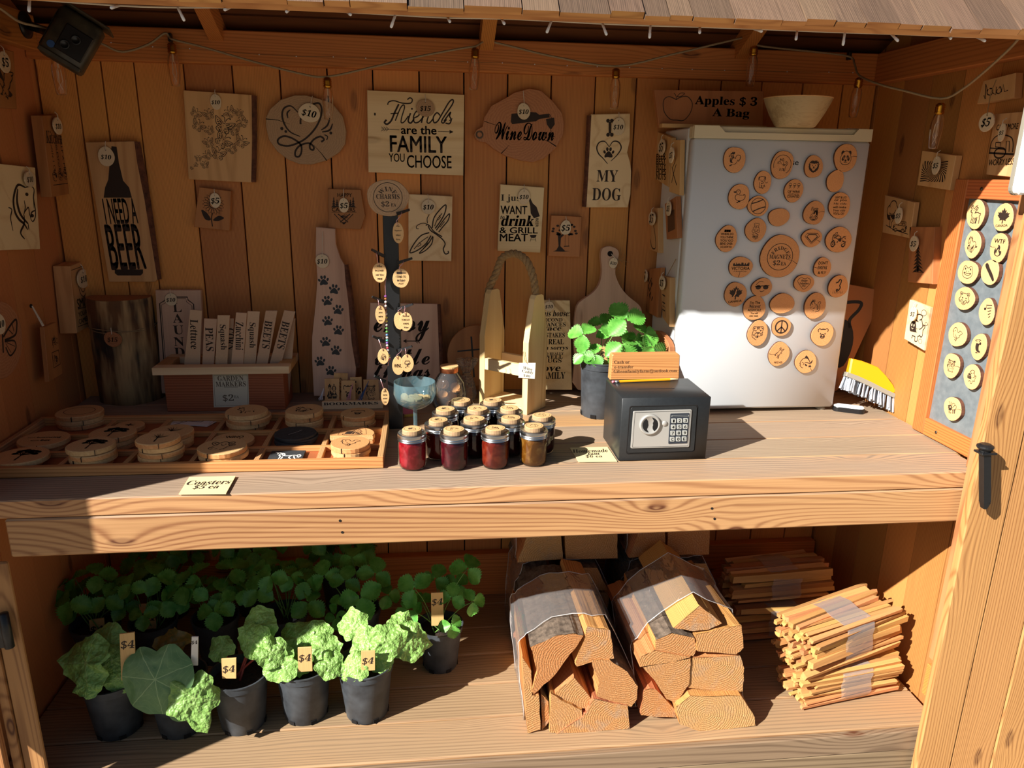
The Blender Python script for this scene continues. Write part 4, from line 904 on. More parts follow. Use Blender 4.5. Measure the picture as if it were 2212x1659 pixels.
for args in [
    (1587, 345, 23, 29, 'reddish slice magnet with a crouching crested bird, top left of the fridge door', E('🐓')),
    (1690, 356, 24, 30, 'slice magnet with a wild cat head inside a ring at the top', both(E('🐈', .95), lambda A, ru, rv: A.ring(0, 0, ru*.78, rv*.7, .0014, -60, 200))),
    (1758, 360, 20, 24, 'pale slice magnet with a maned lion near the top edge', E('🦁')),
    (1827, 341, 24, 31, 'slice magnet with a panda in the top right corner of the door', E('🐼', 1.0), .1),
    (1648, 394, 19, 24, 'small slice magnet with a sitting dog left of the wine glasses', E('🐕', 1.1)),
    (1805, 391, 18, 24, 'small faintly marked slice magnet just below the panda', None),
    (1715, 412, 20, 25, 'slice magnet with three wine glasses and small lettering about counting', both(TH(('OF WINE', -.08, 1.3, .2, S_), ('COUNTED', -.5, 1.3, .2, S_), ('should not be', -.28, 1.1, .1, S_)), lambda A, ru, rv: [A.uvtext('🍷', x*ru, rv*.42, ru*.3, rv*.5) for x in (-.45, 0, .45)])),
    (1597, 425, 23, 27, 'slice magnet with a dark-headed duck at the left edge', E('🦆')),
    (1638, 445, 22, 22, 'round slice magnet engraved as a baseball', baseball),
    (1683, 469, 23, 19, 'oval slice magnet with faint rabbit lines right of the baseball', None),
    (1759, 460, 22, 26, 'cracked slice magnet with a tractor and farm lettering', both(E('🚜', .85, -.2), TH(('Farm', .35, .7, .3, I_))), .1),
    (1814, 444, 23, 28, 'slice magnet full of lettering about my ride and your ride', rows(("DON'T BE LATE", S_), ('or you', S_), ('My ride', I_), ('will make', S_), ('Your ride', I_), ("YOU'LL CRY", S_))),
    (1633, 497, 22, 26, 'slice magnet with a teddy bear on a pile of books', both(E('🧸', .8, .2), E('📚', .6, -.5))),
    (1754, 514, 22, 19, 'oval slice magnet with a plain diamond shield outline', diamond, -.5),
    (1812, 518, 28, 27, 'broad slice magnet with a motorbike rider near the right edge', E('🏍', 1.2)),
    (1570, 516, 23, 28, 'slice magnet with two arrows and lettering about bending over', rows(('▰▰▰', S_), ('WHERE DO', S_), ('YOU THINK', S_), ('YOU GO', S_), ('BEND OVER', S_), ("& I'LL SHOW YOU", S_))),
    (1600, 577, 26, 22, 'oval slice magnet with a city skyline over the word Victoria', victoria, -1.7),
    (1777, 578, 18, 22, "cracked slice magnet with lettering about not drinking and flying", TH(("DON'T", .45, 1.1, .3, S_), ('DRINK', .0, 1.15, .34, I_), ('& FLY', -.5, .95, .26, S_)), 3.1),
    (1646, 621, 22, 20, 'slice magnet with dark sunglasses and a grin', shades),
    (1737, 612, 21, 19, 'oval slice magnet with a Valentines greeting inside a heart', valentine),
    (1811, 619, 21, 24, 'slice magnet with a seahorse above grass, at the right edge', seahorse),
    (1630, 666, 25, 25, 'sunlit slice magnet with lettering about the nicest person you will meet', TH(("I'm The", .5, .85, .22, S_), ('Nicest', .18, 1.0, .3, I_), ('ASSHOLE', -.15, 1.15, .2, S_), ('You will', -.42, .6, .14, S_), ('ever meet', -.66, .75, .13, S_)), .0),
    (1690, 656, 27, 21, 'sunlit oval slice magnet without a picture, below the big round magnet', None),
    (1761, 661, 23, 28, 'sunlit slice magnet with a leaping squirrel under the Valentines greeting', E('🐿', 1.0)),
    (1637, 720, 22, 27, 'sunlit slice magnet with a cougar face', E('🐯', 1.15)),
    (1688, 706, 21, 20, 'sunlit round slice magnet with a peace sign', peace),
    (1777, 722, 24, 25, 'sunlit slice magnet with a shaggy bear, lower right', E('🐻', 1.0)),
    (1683, 765, 22, 26, 'sunlit slice magnet with a donkey and small lettering', both(E('🫏', .9, .1), TH(('NICE ASS', -.68, .8, .15, S_))), 3.1),
    (1741, 782, 23, 24, 'lowest slice magnet on the door with a curved salmon', E('🐟', 1.2), -.9)]:
    magnet(*args[:5], art=args[5], crack=args[6] if len(args) > 6 else False)
r = magnet(1685, 554, 41, 47, 'largest round slice magnet in the middle announcing fridge magnets at two dollars', fridge_big, crack=-.35, rough=.03)
r = magnet(1589, 636, 23, 27, 'slice magnet with a maple leaf and the word Canada on the fridge door', canada); canada_cut(r, DOOR.centre(1589, 636), .03, .036)

# ---- magnet board on the right wall
MB = XR-.03
yb0 = PXX(1969, 925, MB).y; yg = PXX(2016, 895, MB).y; zt = PXX(2058, 386, MB).z; yf = -.815; sw = .052
mr = empty('magnet_board', (MB, (yb0+yf)/2, CT), 'cedar framed galvanized sheet on the right wall holding slice magnets', 'board')
ym = (yb0+yf)/2; zz = zt-CT
for nm, a, b, z0, z1, mt in (('frame_stile', yb0-sw, yb0, .004, zz, 'cedar_frame'), ('frame_stile', yf, yf+sw, .004, zz, 'cedar_frame'), ('frame_rail', yf+sw+.0004, yb0-sw-.0004, .004, .004+sw, 'cedar_frame_y'), ('frame_rail', yf+sw+.0004, yb0-sw-.0004, zz-sw, zz, 'cedar_frame_y')):
    G().box(0, .024, a-ym, b-ym, z0, z1, .002).build(nm, MATS[mt], mr)
G().box(.014, .022, yf+sw-ym-.004, yb0-sw-ym+.004, .05, zz-.048).build('metal_sheet', MATS['galvanized'], mr)
for y, z in ((-.62, .03), (-.62, zz-.025)): G().lathe([(0, 0), (.005, 0), (.0045, .0015), (0, .0018)], 10).build('screw', MATS['screw'], mr, True, matrix=Matrix.Translation((-.0002, y-ym, z)) @ Matrix.Rotation(math.radians(-90), 4, 'Y'))
SHEET = Plane((MB+.0135-.0135, -.6, 1.3), (-1, 0, 0)); gp = 'wood slice magnets on the framed metal sheet'
for args in [
    (2107, 463, 20, 31, 'slice magnet with an elk at the top of the metal sheet', E('🦌', 1.2, 0, 1.3)),
    (2101, 528, 18, 29, 'slice magnet with a horse head and flowing mane on the metal sheet', E('🐎', 1.2)),
    (2157, 535, 20, 31, 'slice magnet with three letters above a camp fire on the metal sheet', both(TH(('WTF', .45, 1.2, .28, S_)), E('🔥', .8, -.2)), 3.1),
    (2090, 588, 22, 26, 'slice magnet with a frog on a lily pad', E('🐸', 1.05)),
    (2138, 588, 20, 27, 'slice magnet with the dark outline of a long island', island),
    (2083, 645, 22, 25, 'slice magnet with a howling wolf among firs', E('🐺', 1.1)),
    (2131, 674, 17, 29, 'slice magnet with a musical note and slanted lines', lines_art),
    (2068, 723, 20, 27, 'slice magnet with a hovering hummingbird', E('🐦', 1.1)),
    (2114, 749, 17, 29, 'slice magnet with penguins beside the post edge', E('🐧', 1.1)),
    (2055, 790, 18, 27, 'cracked slice magnet with a big-eyed owl', E('🦉', 1.0), .1),
    (2099, 814, 18, 28, 'slice magnet with a young turtle next to the post', E('🐢', 1.1)),
    (2057, 883, 19, 26, 'lowest slice magnet on the metal sheet with a bee', E('🐝', 1.05), .2)]:
    magnet(*args[:5], art=args[5], pl=SHEET, th=.013, group=gp, mat='slice_pale', crack=args[6] if len(args) > 6 else False)
r = magnet(2167, 470, 21, 31, 'slice magnet with a maple leaf and Canada lettering on the metal sheet', canada, pl=SHEET, th=.013, group=gp, mat='slice_pale')

# ---- signs on the side of the fridge
FS = Plane((FX0-.016, -.15, 1.5), (-1, 0, 0)); gs = 'small signs on the side of the fridge'
r, p = board('wooden_sign', 'small brown sign with dark bars of lettering at the top of the fridge side', 'sign', FS, [(1418, 283.6), (1451.5, 297.7), (1443, 404), (1412.5, 384.5)], .014, 'sign_tan', gs)
A = Art(p)
for k, t in enumerate(('BEER', 'BEST', 'RUSTY', 'HOPS', 'NUTS')): A.text(SAN(t), 1428, 338+k*11, 20, 12, rot=0)
A.build(r); price_tag(r, p, 1428, 318, 7, 17, '$5', w=.012, scale=1.1)
r, p = board('wooden_sign', 'narrow brown sign with crossed golf clubs on the fridge side', 'sign', FS, [(1454, 302), (1470, 302), (1468, 422), (1445, 414)], .014, 'sign_tan', gs)
A = Art(p); A.curve([(1451, 395), (1456, 372), (1461, 355)], .004); A.curve([(1462, 400), (1456, 380), (1452, 360)], .004); A.curve([(1454, 330), (1459, 345), (1454, 360)], .003); A.build(r); price_tag(r, p, 1449, 335, 5, 17, '$5', w=.018, scale=1.1)
r, p = board('wooden_sign', 'small tan sign with a bowling pin outline on the fridge side', 'sign', FS, [(1400, 449), (1421, 449), (1422, 546), (1399, 538)], .018, 'sign_tan', gs)
A = Art(p); A.curve([(1408, 480), (1404, 505), (1408, 533), (1416, 535), (1415, 505), (1411, 480), (1414, 460)], .004); A.build(r); price_tag(r, p, 1407, 472, 7, 15, '$5', w=.014, scale=1.1)
r, p = board('wooden_sign', 'small red-brown sign with a dark square, second row on the fridge side', 'sign', FS, [(1436, 440), (1460, 424), (1463, 514), (1440, 517)], .016, 'sign_brown', gs)
A = Art(p); A.poly([(1442, 460), (1457, 452), (1458, 495), (1443, 502)]); A.build(r, MATS['burnt_soft']); price_tag(r, p, 1443, 450, 5, 16, '$5', w=.012, scale=1.1)
r, p = board('wooden_sign', 'dark brown sign with a branch of leaves, low on the fridge side', 'sign', FS, [(1388, 582), (1428, 578), (1419, 686), (1386, 668)], .014, 'sign_brown', gs)
A = Art(p); A.curve([(1399, 640), (1402, 615), (1408, 600)], .004)
for k in range(9): c = p.uv(1402+jig(7), 605+k*5); A.disc(c[0], c[1], .012, .004, 8, .9*(-1)**k)
A.build(r); price_tag(r, p, 1390, 595, 7, 15, '$5', w=.012, scale=1.1)
r, p = board('wooden_sign', 'live-edge sign with a ladder of marks hanging by twine on the fridge side', 'sign', FS, [(1427, 595), (1447, 600), (1446, 706), (1431, 686)], .018, 'sign_tan', gs)
A = Art(p); A.line([(1431, 660), (1437, 664), (1437, 685)], .002)
for k in range(4): A.line([(1431, 620+k*16), (1437, 624+k*16)], .004)
A.build(r); price_tag(r, p, 1429, 611, 6, 15, '$5', w=.012, scale=1.1)
G().tube([tuple(list(p.uv(1437, 598))+[-.004]), tuple(list(p.uv(1452, 560))+[-.012])], .0012, 5).build('twine', MATS['twine'], r)
pl = Plane((FX0-.072, -.2, CT), (-1, -.25, .1))
r, p = board('serving_board', 'small live-edge board with a price tag behind the potted strawberry', 'board', pl, spline([(1400, 725), (1418, 714), (1440, 735), (1447, 762), (1447, 832), (1402, 845), (1398, 770)], 3, True), .02, 'sign_brown', None)
price_tag(r, p, 1417, 755, 7, 12, '$5', w=.008, scale=1.1)

# ---- on top of the fridge
b = PZ(1424, 276, FTZ+.001)
pl = Plane((b.x, b.y, FTZ), (0, -1, 0))
r, p = board('wooden_sign', 'wide dark board with an apple outline and apple prices on the fridge', 'sign', pl, [(1413, 194), (1650, 197), (1648, 276), (1424, 276)], .02, 'sign_brown', None)
G().box(*[p.uv(1424, 276)[0], p.uv(1648, 276)[0]], p.uv(1424, 276)[1], p.uv(1424, 276)[1]+.012, .001, .03, .001).build('foot_ledge', MATS['sign_tan'], r)
A = Art(p); A.text(SER('Apples $ 3'), 1568.6, 220, 134, 24, off=.01); A.text(SER('A Bag'), 1578.8, 246, 80, 22, off=.01)
A.curve(Z3([(1505, 850), (1440, 825), (1395, 860), (1400, 950), (1450, 1015), (1510, 1025), (1570, 1025), (1625, 960), (1640, 880), (1600, 825), (1540, 830), (1505, 850)]), .0024); A.curve(Z3([(1505, 848), (1500, 815), (1485, 795)]), .002); A.curve(Z3([(1510, 825), (1540, 795), (1575, 798), (1545, 822), (1510, 825)]), .002); A.build(r)
b = PZ(1717, 274, FTZ+.002); sc_ = abs(PY(1786, 212, b.y).x-PY(1650, 212, b.y).x)/2; hh = PY(1717, 212, b.y).z-FTZ
wood('bowl_wood', 'c8b284', '93794f', 0, ring=12, across=20, along=2, contrast=0.5, knot=0, fine=1.2)
bw = empty('bowl', (b.x, b.y, FTZ), 'pale woven-look bowl standing on the fridge beside the apple board', 'bowl')
g = G(); g.lathe([(sc_*.55, 0), (sc_*.6, .004), (sc_*.8, hh*.45), (sc_*.96, hh*.85), (sc_, hh), (sc_*.97, hh), (sc_*.92, hh*.85), (sc_*.75, hh*.4), (sc_*.5, .008), (0, .008)], 40); smooth_by_angle(g.build('shell', MATS['bowl_wood'], bw), 50)
G().lathe([(sc_*.985, hh*.97), (sc_*1.01, hh*.985), (sc_*1.005, hh*1.01), (sc_*.97, hh*1.005)], 40, cap=False).build('rim', MATS['sign_tan'], bw, True)

# ---- right of the fridge: paddle with a heron, brush, black bar
pl = Plane((1.4, -.17, CT), (-.25, -1, .12))
r, p = board('serving_board', 'dark brown paddle board with a black heron leaning behind the fridge', 'board', pl, [(1826, 612), (1908, 628), (1909, 640), (1872, 715), (1835, 795), (1815, 838), (1795, 852), (1770, 852), (1790, 700)], .018, 'sign_brown', None)
A = Art(p); A.curve([(1790, 670), (1820, 655), (1858, 653), (1856, 668), (1836, 690), (1836, 708)], .011); A.poly(spline([(1820, 690), (1840, 705), (1842, 745), (1822, 790), (1800, 785), (1798, 720)], 3, True)); A.build(r, MATS['paint_black'])
pl = Plane((PZ(1895, 893, CT).x, PZ(1895, 893, CT).y, CT), (-.2, -1, .25)); q = pl.centre(1885, 850)
br = empty('hand_brush', q.mat(), 'yellow hand brush with grey bristles standing in the corner by the fridge', 'brush')
body = [(1836, 774), (1858, 779), (1880, 787), (1894, 793), (1912, 812), (1927, 832), (1933, 846), (1928, 852), (1905, 841), (1880, 828), (1850, 814), (1830, 806)]
G().prism([q.uv(*x) for x in body], -.014, .014, .004).build('block', MATS['yellow_plastic'], br)
G().tube([tuple(list(q.uv(*x))+[.004]) for x in ((1894, 795), (1904, 812), (1920, 836))], .0035, 6).build('block_rib', MATS['yellow_plastic'], br, True)
G().prism([q.uv(*x) for x in ((1826, 803), (1851, 812), (1881, 826), (1906, 839), (1932, 851), (1929, 860), (1903, 848), (1878, 836), (1848, 822), (1823, 812))], -.017, .017, .002).build('ferrule', MATS['grey_rubber'], br)
rg = random.Random(4); g = G()
for k in range(70):
    t = k/69; a = q.uv(1826+104*t, 810+46*t); b2 = q.uv(1816+112*t+rg.uniform(-2, 2), 841+50*t+rg.uniform(-3, 1)-4*math.sin(t*3)); w0 = rg.uniform(-.015, .015)
    g.tube([(a[0], a[1], w0), ((a[0]+b2[0])/2, (a[1]+b2[1])/2, w0*1.1), (b2[0], b2[1], w0*1.5)], lambda s: .0022+.001*s, 5)
tag(g.build('bristles', MATS['bristle'], br), kind='stuff')
b = PZ(1832, 889, CT); bb = empty('door_latch', (b.x, b.y, CT), 'small black bar with a white top lying beside the fridge foot', 'latch')
def stadium(l, wv, n=8): return [(l/2-wv/2+wv/2*math.cos(a), wv/2*math.sin(a)) for a in [math.pi*(-.5+i/n) for i in range(n+1)]]+[(-l/2+wv/2+wv/2*math.cos(a), wv/2*math.sin(a)) for a in [math.pi*(.5+i/n) for i in range(n+1)]]
M = Matrix.Rotation(math.radians(-28), 4, 'Z')
G().prism(stadium(.10, .034), .0005, .016, .002).build('base', MATS['plastic_black'], bb, matrix=M); G().prism(stadium(.096, .030), .0162, .021, .002).build('cover', MATS['led_white'], bb, matrix=M)

# ---- spike handle and light bar on the right door
DP = Plane((1.45, -.909, 1.0), (0, -1, 0)); o = DP.at(2118, 960)
sp = empty('door_handle', (0, 0, 0)); sp.parent = bpy.data.objects['door_1']; bpy.data.objects.remove(sp)
d1o = Vector((1.412, -.89, 0)); c = o-d1o
top = DP.at(2107, 955)-d1o+Vector((0, -.035, 0)); bot = DP.at(2104, 1085)-d1o+Vector((0, -.035, 0)); L = (top-bot).length
g = G(); g.bar(top+Vector((0, 0, -.004)), bot+Vector((0, 0, .018)), .019, .019, (0, 1, 0)); g.bar(bot+Vector((0, 0, .018)), bot, .019, .019, (0, 1, 0), .008, .014)
g.lathe([(0, .009), (.012, .0085), (.019, .004), (.0195, .0), (.017, -.004), (.011, -.007), (.011, -.012)], 20, top, sx=1.05)
hd = g.build('spike_handle', MATS['black_steel'], d1)
g = G(); g.box(top.x-.017, top.x+.024, top.y-.016, top.y+.016, top.z-.017, top.z-.0115, .001)
g.tube([top+Vector((.02, .002, -.014)), top+Vector((.03, .012, -.016)), top+Vector((.034, .026, -.024)), top+Vector((.046, .0335, -.03))], lambda t: .0055, 6); g.build('handle_bracket', MATS['black_steel'], hd)
q = DP.at(2200, 300)-d1o
lb = empty('light_bar', Plane(DP.at(2222, 255)+Vector((0, -.012, 0)), (0, -1, 0)).mat(), 'white plastic motion light bar on the right door edge', 'lamp')
G().prism([(y_, x_) for x_, y_ in stadium(.34, .034)], -.0115, .0, .003).build('base', MATS['grey_rubber'], lb, matrix=Matrix.Identity(4))
G().prism([(y_, x_) for x_, y_ in stadium(.338, .032)], .0003, .016, .005).build('diffuser', MATS['led_white'], lb)
G().lathe([(.0052, .0155), (.0048, .0185), (.003, .0198), (0, .0202)], 14, (0, -.05, .0)).build('sensor', MATS['led_white'], lb, True)
# ------------------------------------------------------------------ string lights, fairy lights, trail camera
plain('bulb_cord', 'b8a27e', 0.9, spot=0.5, spotscale=300); plain('fairy_cord', 'cfc6b2', 0.7); plain('camo', '4d4636', 0.45, col2='23201a', spotscale=26); plain('blue_dot', '2a4f86', 0.4)
nodes = [(-30, 2, -.62), (0, 18, -.55), (40, 46, -.45), (78, 56, -.40), (130, 66, -.3), (200, 86, -.14), (225, 97, -.12), (265, 112, -.1), (320, 96, -.08), (355, 72, -.06), (366, 80, -.056), (376, 86, -.07), (440, 102, -.08), (540, 131, -.09), (640, 157, -.1), (704, 166, -.1), (800, 146, -.1), (900, 123, -.1), (1000, 104, -.1), (1027, 100, -.1), (1040, 92, -.08), (1052, 88, -.066), (1075, 93, -.07), (1120, 104, -.08), (1200, 123, -.1), (1329, 143, -.1), (1450, 118, -.1), (1560, 92, -.1), (1610, 82, -.085), (1628, 96, -.1), (1680, 104, -.09), (1760, 112, -.08), (1834, 122, -.066), (1846, 138, -.1), (1856, 163, -.16), (1900, 182, -.3), (1950, 195, -.4), (2033, 213, -.52), (2080, 192, -.6), (2130, 152, -.7), (2180, 106, -.79), (2200, 84, -.83)]
P3 = [tuple(PY(*n)) for n in nodes]
stg = empty('string_lights', P3[20], 'rope string of clear filament bulbs swagged along the top of the stall', 'string lights')
off = -Vector(P3[20])
G().tube([tuple(Vector(p)+off) for p in spline(P3, 4)], .0032, 6).build('cord', MATS['bulb_cord'], stg, True)
bm_s = G().lathe([(.004, 0), (.008, -.001), (.0125, -.006), (.0115, -.009), (.0130, -.012), (.0115, -.015), (.0130, -.018), (.0115, -.021), (.0130, -.024), (.0120, -.028), (.0105, -.031)], 16)
bm_g = G().lathe([(.0105, -.030), (.0135, -.036), (.0165, -.048), (.0175, -.06), (.0165, -.085), (.0135, -.112), (.0125, -.120), (0, -.1215)], 18, cap=False)
bm_f = G()
bm_f.tube([(0, 0, -.032), (0, 0, -.048), (.001, 0, -.052)], .0024, 6)
for k in range(3):
    a = k*2.1; x, y = .006*math.cos(a), .006*math.sin(a); bm_f.tube([(0, 0, -.046), (x, y, -.06), (x*1.2, y*1.2, -.085), (-y*1.1, x*1.1, -.108), (y, -x, -.085), (y*.6, -x*.6, -.055)], .0005, 4)
S0 = mk('socket', bm_s.v, bm_s.f, MATS['brass'], stg, True); G0 = mk('bulb', bm_g.v, bm_g.f, MATS['bulb_glass'], S0, True); F0 = mk('filament', bm_f.v, bm_f.f, MATS['filament'], S0)
for i, (px, py, Y, tx, ty) in enumerate([(370, 92, -.07, 0, 0), (707, 167, -.1, .03, 0), (1027, 103, -.1, .05, 0), (1331, 147, -.1, 0, 0), (1630, 98, -.1, -.02, .1), (1857, 167, -.16, -.06, .2), (2033, 222, -.52, 0, .03), (119, 100, -.3, 0, 0)]):
    s = S0 if i == 0 else S0.copy(); g_ = G0 if i == 0 else G0.copy(); f_ = F0 if i == 0 else F0.copy()
    if i:
        for o in (s, g_, f_): COL.objects.link(o)
        s.parent = stg; g_.parent = s; f_.parent = s
    s.matrix_local = Matrix.Translation(PY(px, py, Y)+off) @ Matrix.Rotation(tx, 4, 'Y') @ Matrix.Rotation(ty, 4, 'X')
for px, py, Y in ((367, 81, -.05), (1052, 82, -.058), (1611, 80, -.08), (1835, 121, -.055)):
    g = G(); g.box(-.005, .005, -.007, .012, -.012, .012, .002); g.build('clip', MATS['plastic_black'], stg, matrix=Matrix.Translation(PY(px, py, Y)+off))
# fairy lights under the eave
leds = [(64, -2, .4), (257, 12, 1.2), (384, 16, 0), (497, 16, 1.2), (625, 20, 1.2), (750, 26, 1.2), (854, 32, 0), (967, 38, 1.1), (1083, 40, 1.0), (1191, 45, .15), (1301, 51, .35), (1405, 55, .2), (1512, 58, .9), (1628, 62, 1.2), (1722, 66, .6), (1825, 70, 0), (1925, 73, .8), (2050, 78, 1.2), (2110, 80, 1.1)]
P3 = [PY(x, y, -.862) for x, y, a in leds]
fl = empty('fairy_lights', P3[8], 'pale cord of tiny clear fairy lights along the roof edge', 'string lights')
path = [tuple(p-P3[8]) for p in [PY(-40, -8, -.862)]+P3+[PY(2230, 83, -.862)]]
G().tube(spline(path, 3), .0022, 5).build('cord', MATS['fairy_cord'], fl, True)
g = G().lathe([(.0028, .0), (.0028, -.016), (.0032, -.0165), (.0032, -.024), (.002, -.0265), (0, -.027)], 8)
L0 = mk('light', g.v, g.f, MATS['led_white'], fl, True)
for i, (x, y, a) in enumerate(leds):
    o = L0 if i == 0 else L0.copy()
    if i: COL.objects.link(o); o.parent = fl
    o.matrix_local = Matrix.Translation(P3[i]-P3[8]) @ Matrix.Rotation(-a, 4, 'X') @ Matrix.Rotation(.4*math.sin(i*2.3), 4, 'Y')
# thin wire with tiny dots on the back plate
wp = [PY(x, y, -.0425) for x, y in ((240, 92), (330, 101), (410, 105), (560, 118), (640, 122), (720, 123), (790, 126), (870, 128), (940, 131), (1010, 134), (1085, 136), (1155, 139), (1225, 142), (1290, 144), (1360, 146), (1430, 148), (1495, 150), (1565, 152), (1700, 155), (1790, 156), (1842, 157))]
wl = empty('wire_lights', wp[9], 'hair-thin wire of pinpoint lights pinned along the back beam', 'string lights')
G().tube([tuple(p-wp[9]) for p in wp], .0005, 4).build('wire', MATS['twine'], wl)
g = G()
for p in wp: g.lathe([(0, -.0022), (.0018, -.001), (.0018, .001), (0, .0022)], 6, p-wp[9]+Vector((0, -.0012, 0)))
tag(g.build('dots', MATS['led_white'], wl), kind='stuff')

# trail camera
O = PY(152, 84, -.40); R = (RGT*.87-UPV*.49).normalized(); U = (RGT*.48+UPV*.88); U = (U-R*U.dot(R)).normalized(); Nn = R.cross(U)
R2 = (R*math.cos(.45)-Nn*math.sin(.45)).normalized(); N2 = R2.cross(U)
Mx = Matrix(((R2.x, U.x, N2.x, O.x), (R2.y, U.y, N2.y, O.y), (R2.z, U.z, N2.z, O.z), (0, 0, 0, 1)))
tc = empty('trail_camera', Mx, 'camouflage trail camera tilted on a black bracket in the top left corner', 'camera')
b = G().box(-.052, .052, -.066, .066, -.06, 0, .008).build('body', MATS['camo'], tc); smooth_by_angle(b, 60)
G().box(-.050, .05, -.064, -.052, -.055, .004, .002).build('bottom_lip', MATS['camo'], tc)
fp = G().box(-.022, .044, -.04, .03, .0002, .004, .002).build('front_panel', MATS['plastic_black'], tc)
for x, y in ((.012, .004), (-.004, -.020)):
    g = G(); g.lathe([(.0105, .004), (.0115, .008), (.0085, .008), (.0078, .005), (0, .0045)], 20, (x, y, 0)); g.build('lens', MATS['steel_dark'], tc, True)
G().lathe([(.009, .0), (.009, .0022), (.0, .0024)], 18, (-.030, -.036, 0)).build('sticker', MATS['blue_dot'], tc)
G().box(-.062, .066, .068, .073, -.075, .032, .0015).build('rain_roof', MATS['camo'], tc)
G().box(-.0545, -.052, -.05, .05, -.05, -.008, .001).build('side_latch', MATS['plastic_black'], tc)
Mi = Mx.inverted(); W0 = Vector((XL+.042, 0, 0)); D = PXX(58, 54, XL+.046)
g = G().tube([Mi @ (D+Vector((.004, 0, 0))), Mi @ (D+Vector((.05, -.02, -.015))), Vector((-.03, -.01, -.06))], lambda t: .012, 8); g.build('arm', MATS['plastic_black'], tc, True)
g = G(); g.lathe([(.036, 0), (.036, .005), (.02, .010), (0, .011)], 24); Dm = Mi @ (Matrix.Translation(D+Vector((-.005, 0, 0))) @ Matrix.Rotation(math.radians(90), 4, 'Y')); g.build('mount_disc', MATS['plastic_black'], tc, True, matrix=Dm)
# ------------------------------------------------------------------ plants: leaves shared as mesh data
def leafmat(name, c1, c2, scale=18.0, bump=0.0, veins=None, tr_=.18):
    m = NT(name); v = m.coords(); n = m.noise(v, scale, 3.0, 0.6); oi = m.n('ObjectInfo')
    col = m.mix(m.ramp(n, .3, .7), lin(c1), lin(c2)); h = m.n('HueSaturation'); m.l(col, h.inputs['Color']); m.l(m.math('ADD', m.math('MULTIPLY', oi.outputs['Random'], .3), .85), h.inputs['Value']); out = h.outputs[0]
    if veins:                                             # pale ribs fanning out from the stalk
        tc = m.n('TexCoord'); sp = m.n('SeparateXYZ'); m.l(tc.outputs['Object'], sp.inputs[0]); x, y = sp.outputs[0], sp.outputs[1]
        an = m.math('ARCTAN2', x, y); r = m.math('SQRT', m.math('ADD', m.math('MULTIPLY', x, x), m.math('MULTIPLY', y, y)))
        d = m.math('MULTIPLY', m.math('ABSOLUTE', m.math('SINE', m.math('ADD', m.math('MULTIPLY', an, 3.5), m.math('MULTIPLY', n, .5)))), r)
        out = m.mix(m.math('MULTIPLY', m.ramp(d, .055, .02), .75), out, lin(veins))
        w2_ = m.math('ABSOLUTE', m.math('SINE', m.math('ADD', m.math('MULTIPLY', r, 17.0), m.math('MULTIPLY', m.math('ABSOLUTE', m.math('SINE', m.math('MULTIPLY', an, 3.5))), 5.0)))); out = m.mix(m.math('MULTIPLY', m.ramp(w2_, .16, .04), .22), out, lin(veins))
    if bump: m.bump(m.noise(v, scale*1.2, 1.0), bump, .035)
    tr = m.n('BsdfTranslucent'); m.l(out, tr.inputs[0]); mx = m.n('MixShader'); mx.inputs[0].default_value = tr_
    m.fin(out, .42); m.l(m.b.outputs[0], mx.inputs[1]); m.l(tr.outputs[0], mx.inputs[2]); m.l(mx.outputs[0], m.out.inputs[0]); return m.m
leafmat('strawberry_leaf', '4f9a36', '7cc055', 40); leafmat('rhubarb_leaf', '9cc66a', '86b456', 5, .3, 'bcd688'); leafmat('squash_leaf', '64905a', '7aa268', 3, .08, 'a8c48a'); leafmat('dry_leaf', 'a8843c', '6e6a2c', 5)
plain('stem_green', '6f9a4a', .5); plain('stem_red', 'a8463c', .5)
def leaflet(g, M, L=.05, W=.042, fold=.18, droop=.2, rows=19):
    vs = []
    for i in range(rows):
        t = i/(rows-1); wv = W/2*(math.sin(math.pi*min(1, t**1.05*.96+.04))**.8)*(1+(.10 if i % 2 else -.10)*(t > .15)); y = L*t
        if i == rows-1: wv = W*.03
        for j, s in enumerate((-1, -.55, 0, .55, 1)):
            z = abs(s)*fold*wv - droop*L*t*t + (.0022*(1 if i % 2 else -1)*abs(s) if abs(s) > .1 else -.0015); vs.append(M @ Vector((s*wv, y, z)))
    f = [(i*5+j, i*5+j+1, i*5+5+j+1, i*5+5+j) for i in range(rows-1) for j in range(4)]
    g.add(vs, f)
_LM = []
for k in range(5):
    g = G(); rg = random.Random(k); d = .16+.05*k
    for a, s in ((0, 1.0), (1.75, .95), (-1.75, .95)):
        leaflet(g, Matrix.Rotation(a+rg.uniform(-.12, .12), 4, 'Z') @ Matrix.Rotation(-d+rg.uniform(-.12, .12), 4, 'X') @ Matrix.Translation((0, .003, 0)), .058*s, .052*s, .22+.08*rg.random(), rg.uniform(.05, .3))
    me = bpy.data.meshes.new('leaf'); me.from_pydata([tuple(v) for v in g.v], [], g.f); me.materials.append(MATS['strawberry_leaf']); me.polygons.foreach_set('use_smooth', [True]*len(me.polygons)); _LM.append(me)
def face_dir(nrm, head):
    n = Vector(nrm).normalized(); h = Vector(head); h = (h-n*h.dot(n)).normalized(); x = h.cross(n); return Matrix(((x.x, h.x, n.x, 0), (x.y, h.y, n.y, 0), (x.z, h.z, n.z, 0), (0, 0, 0, 1)))
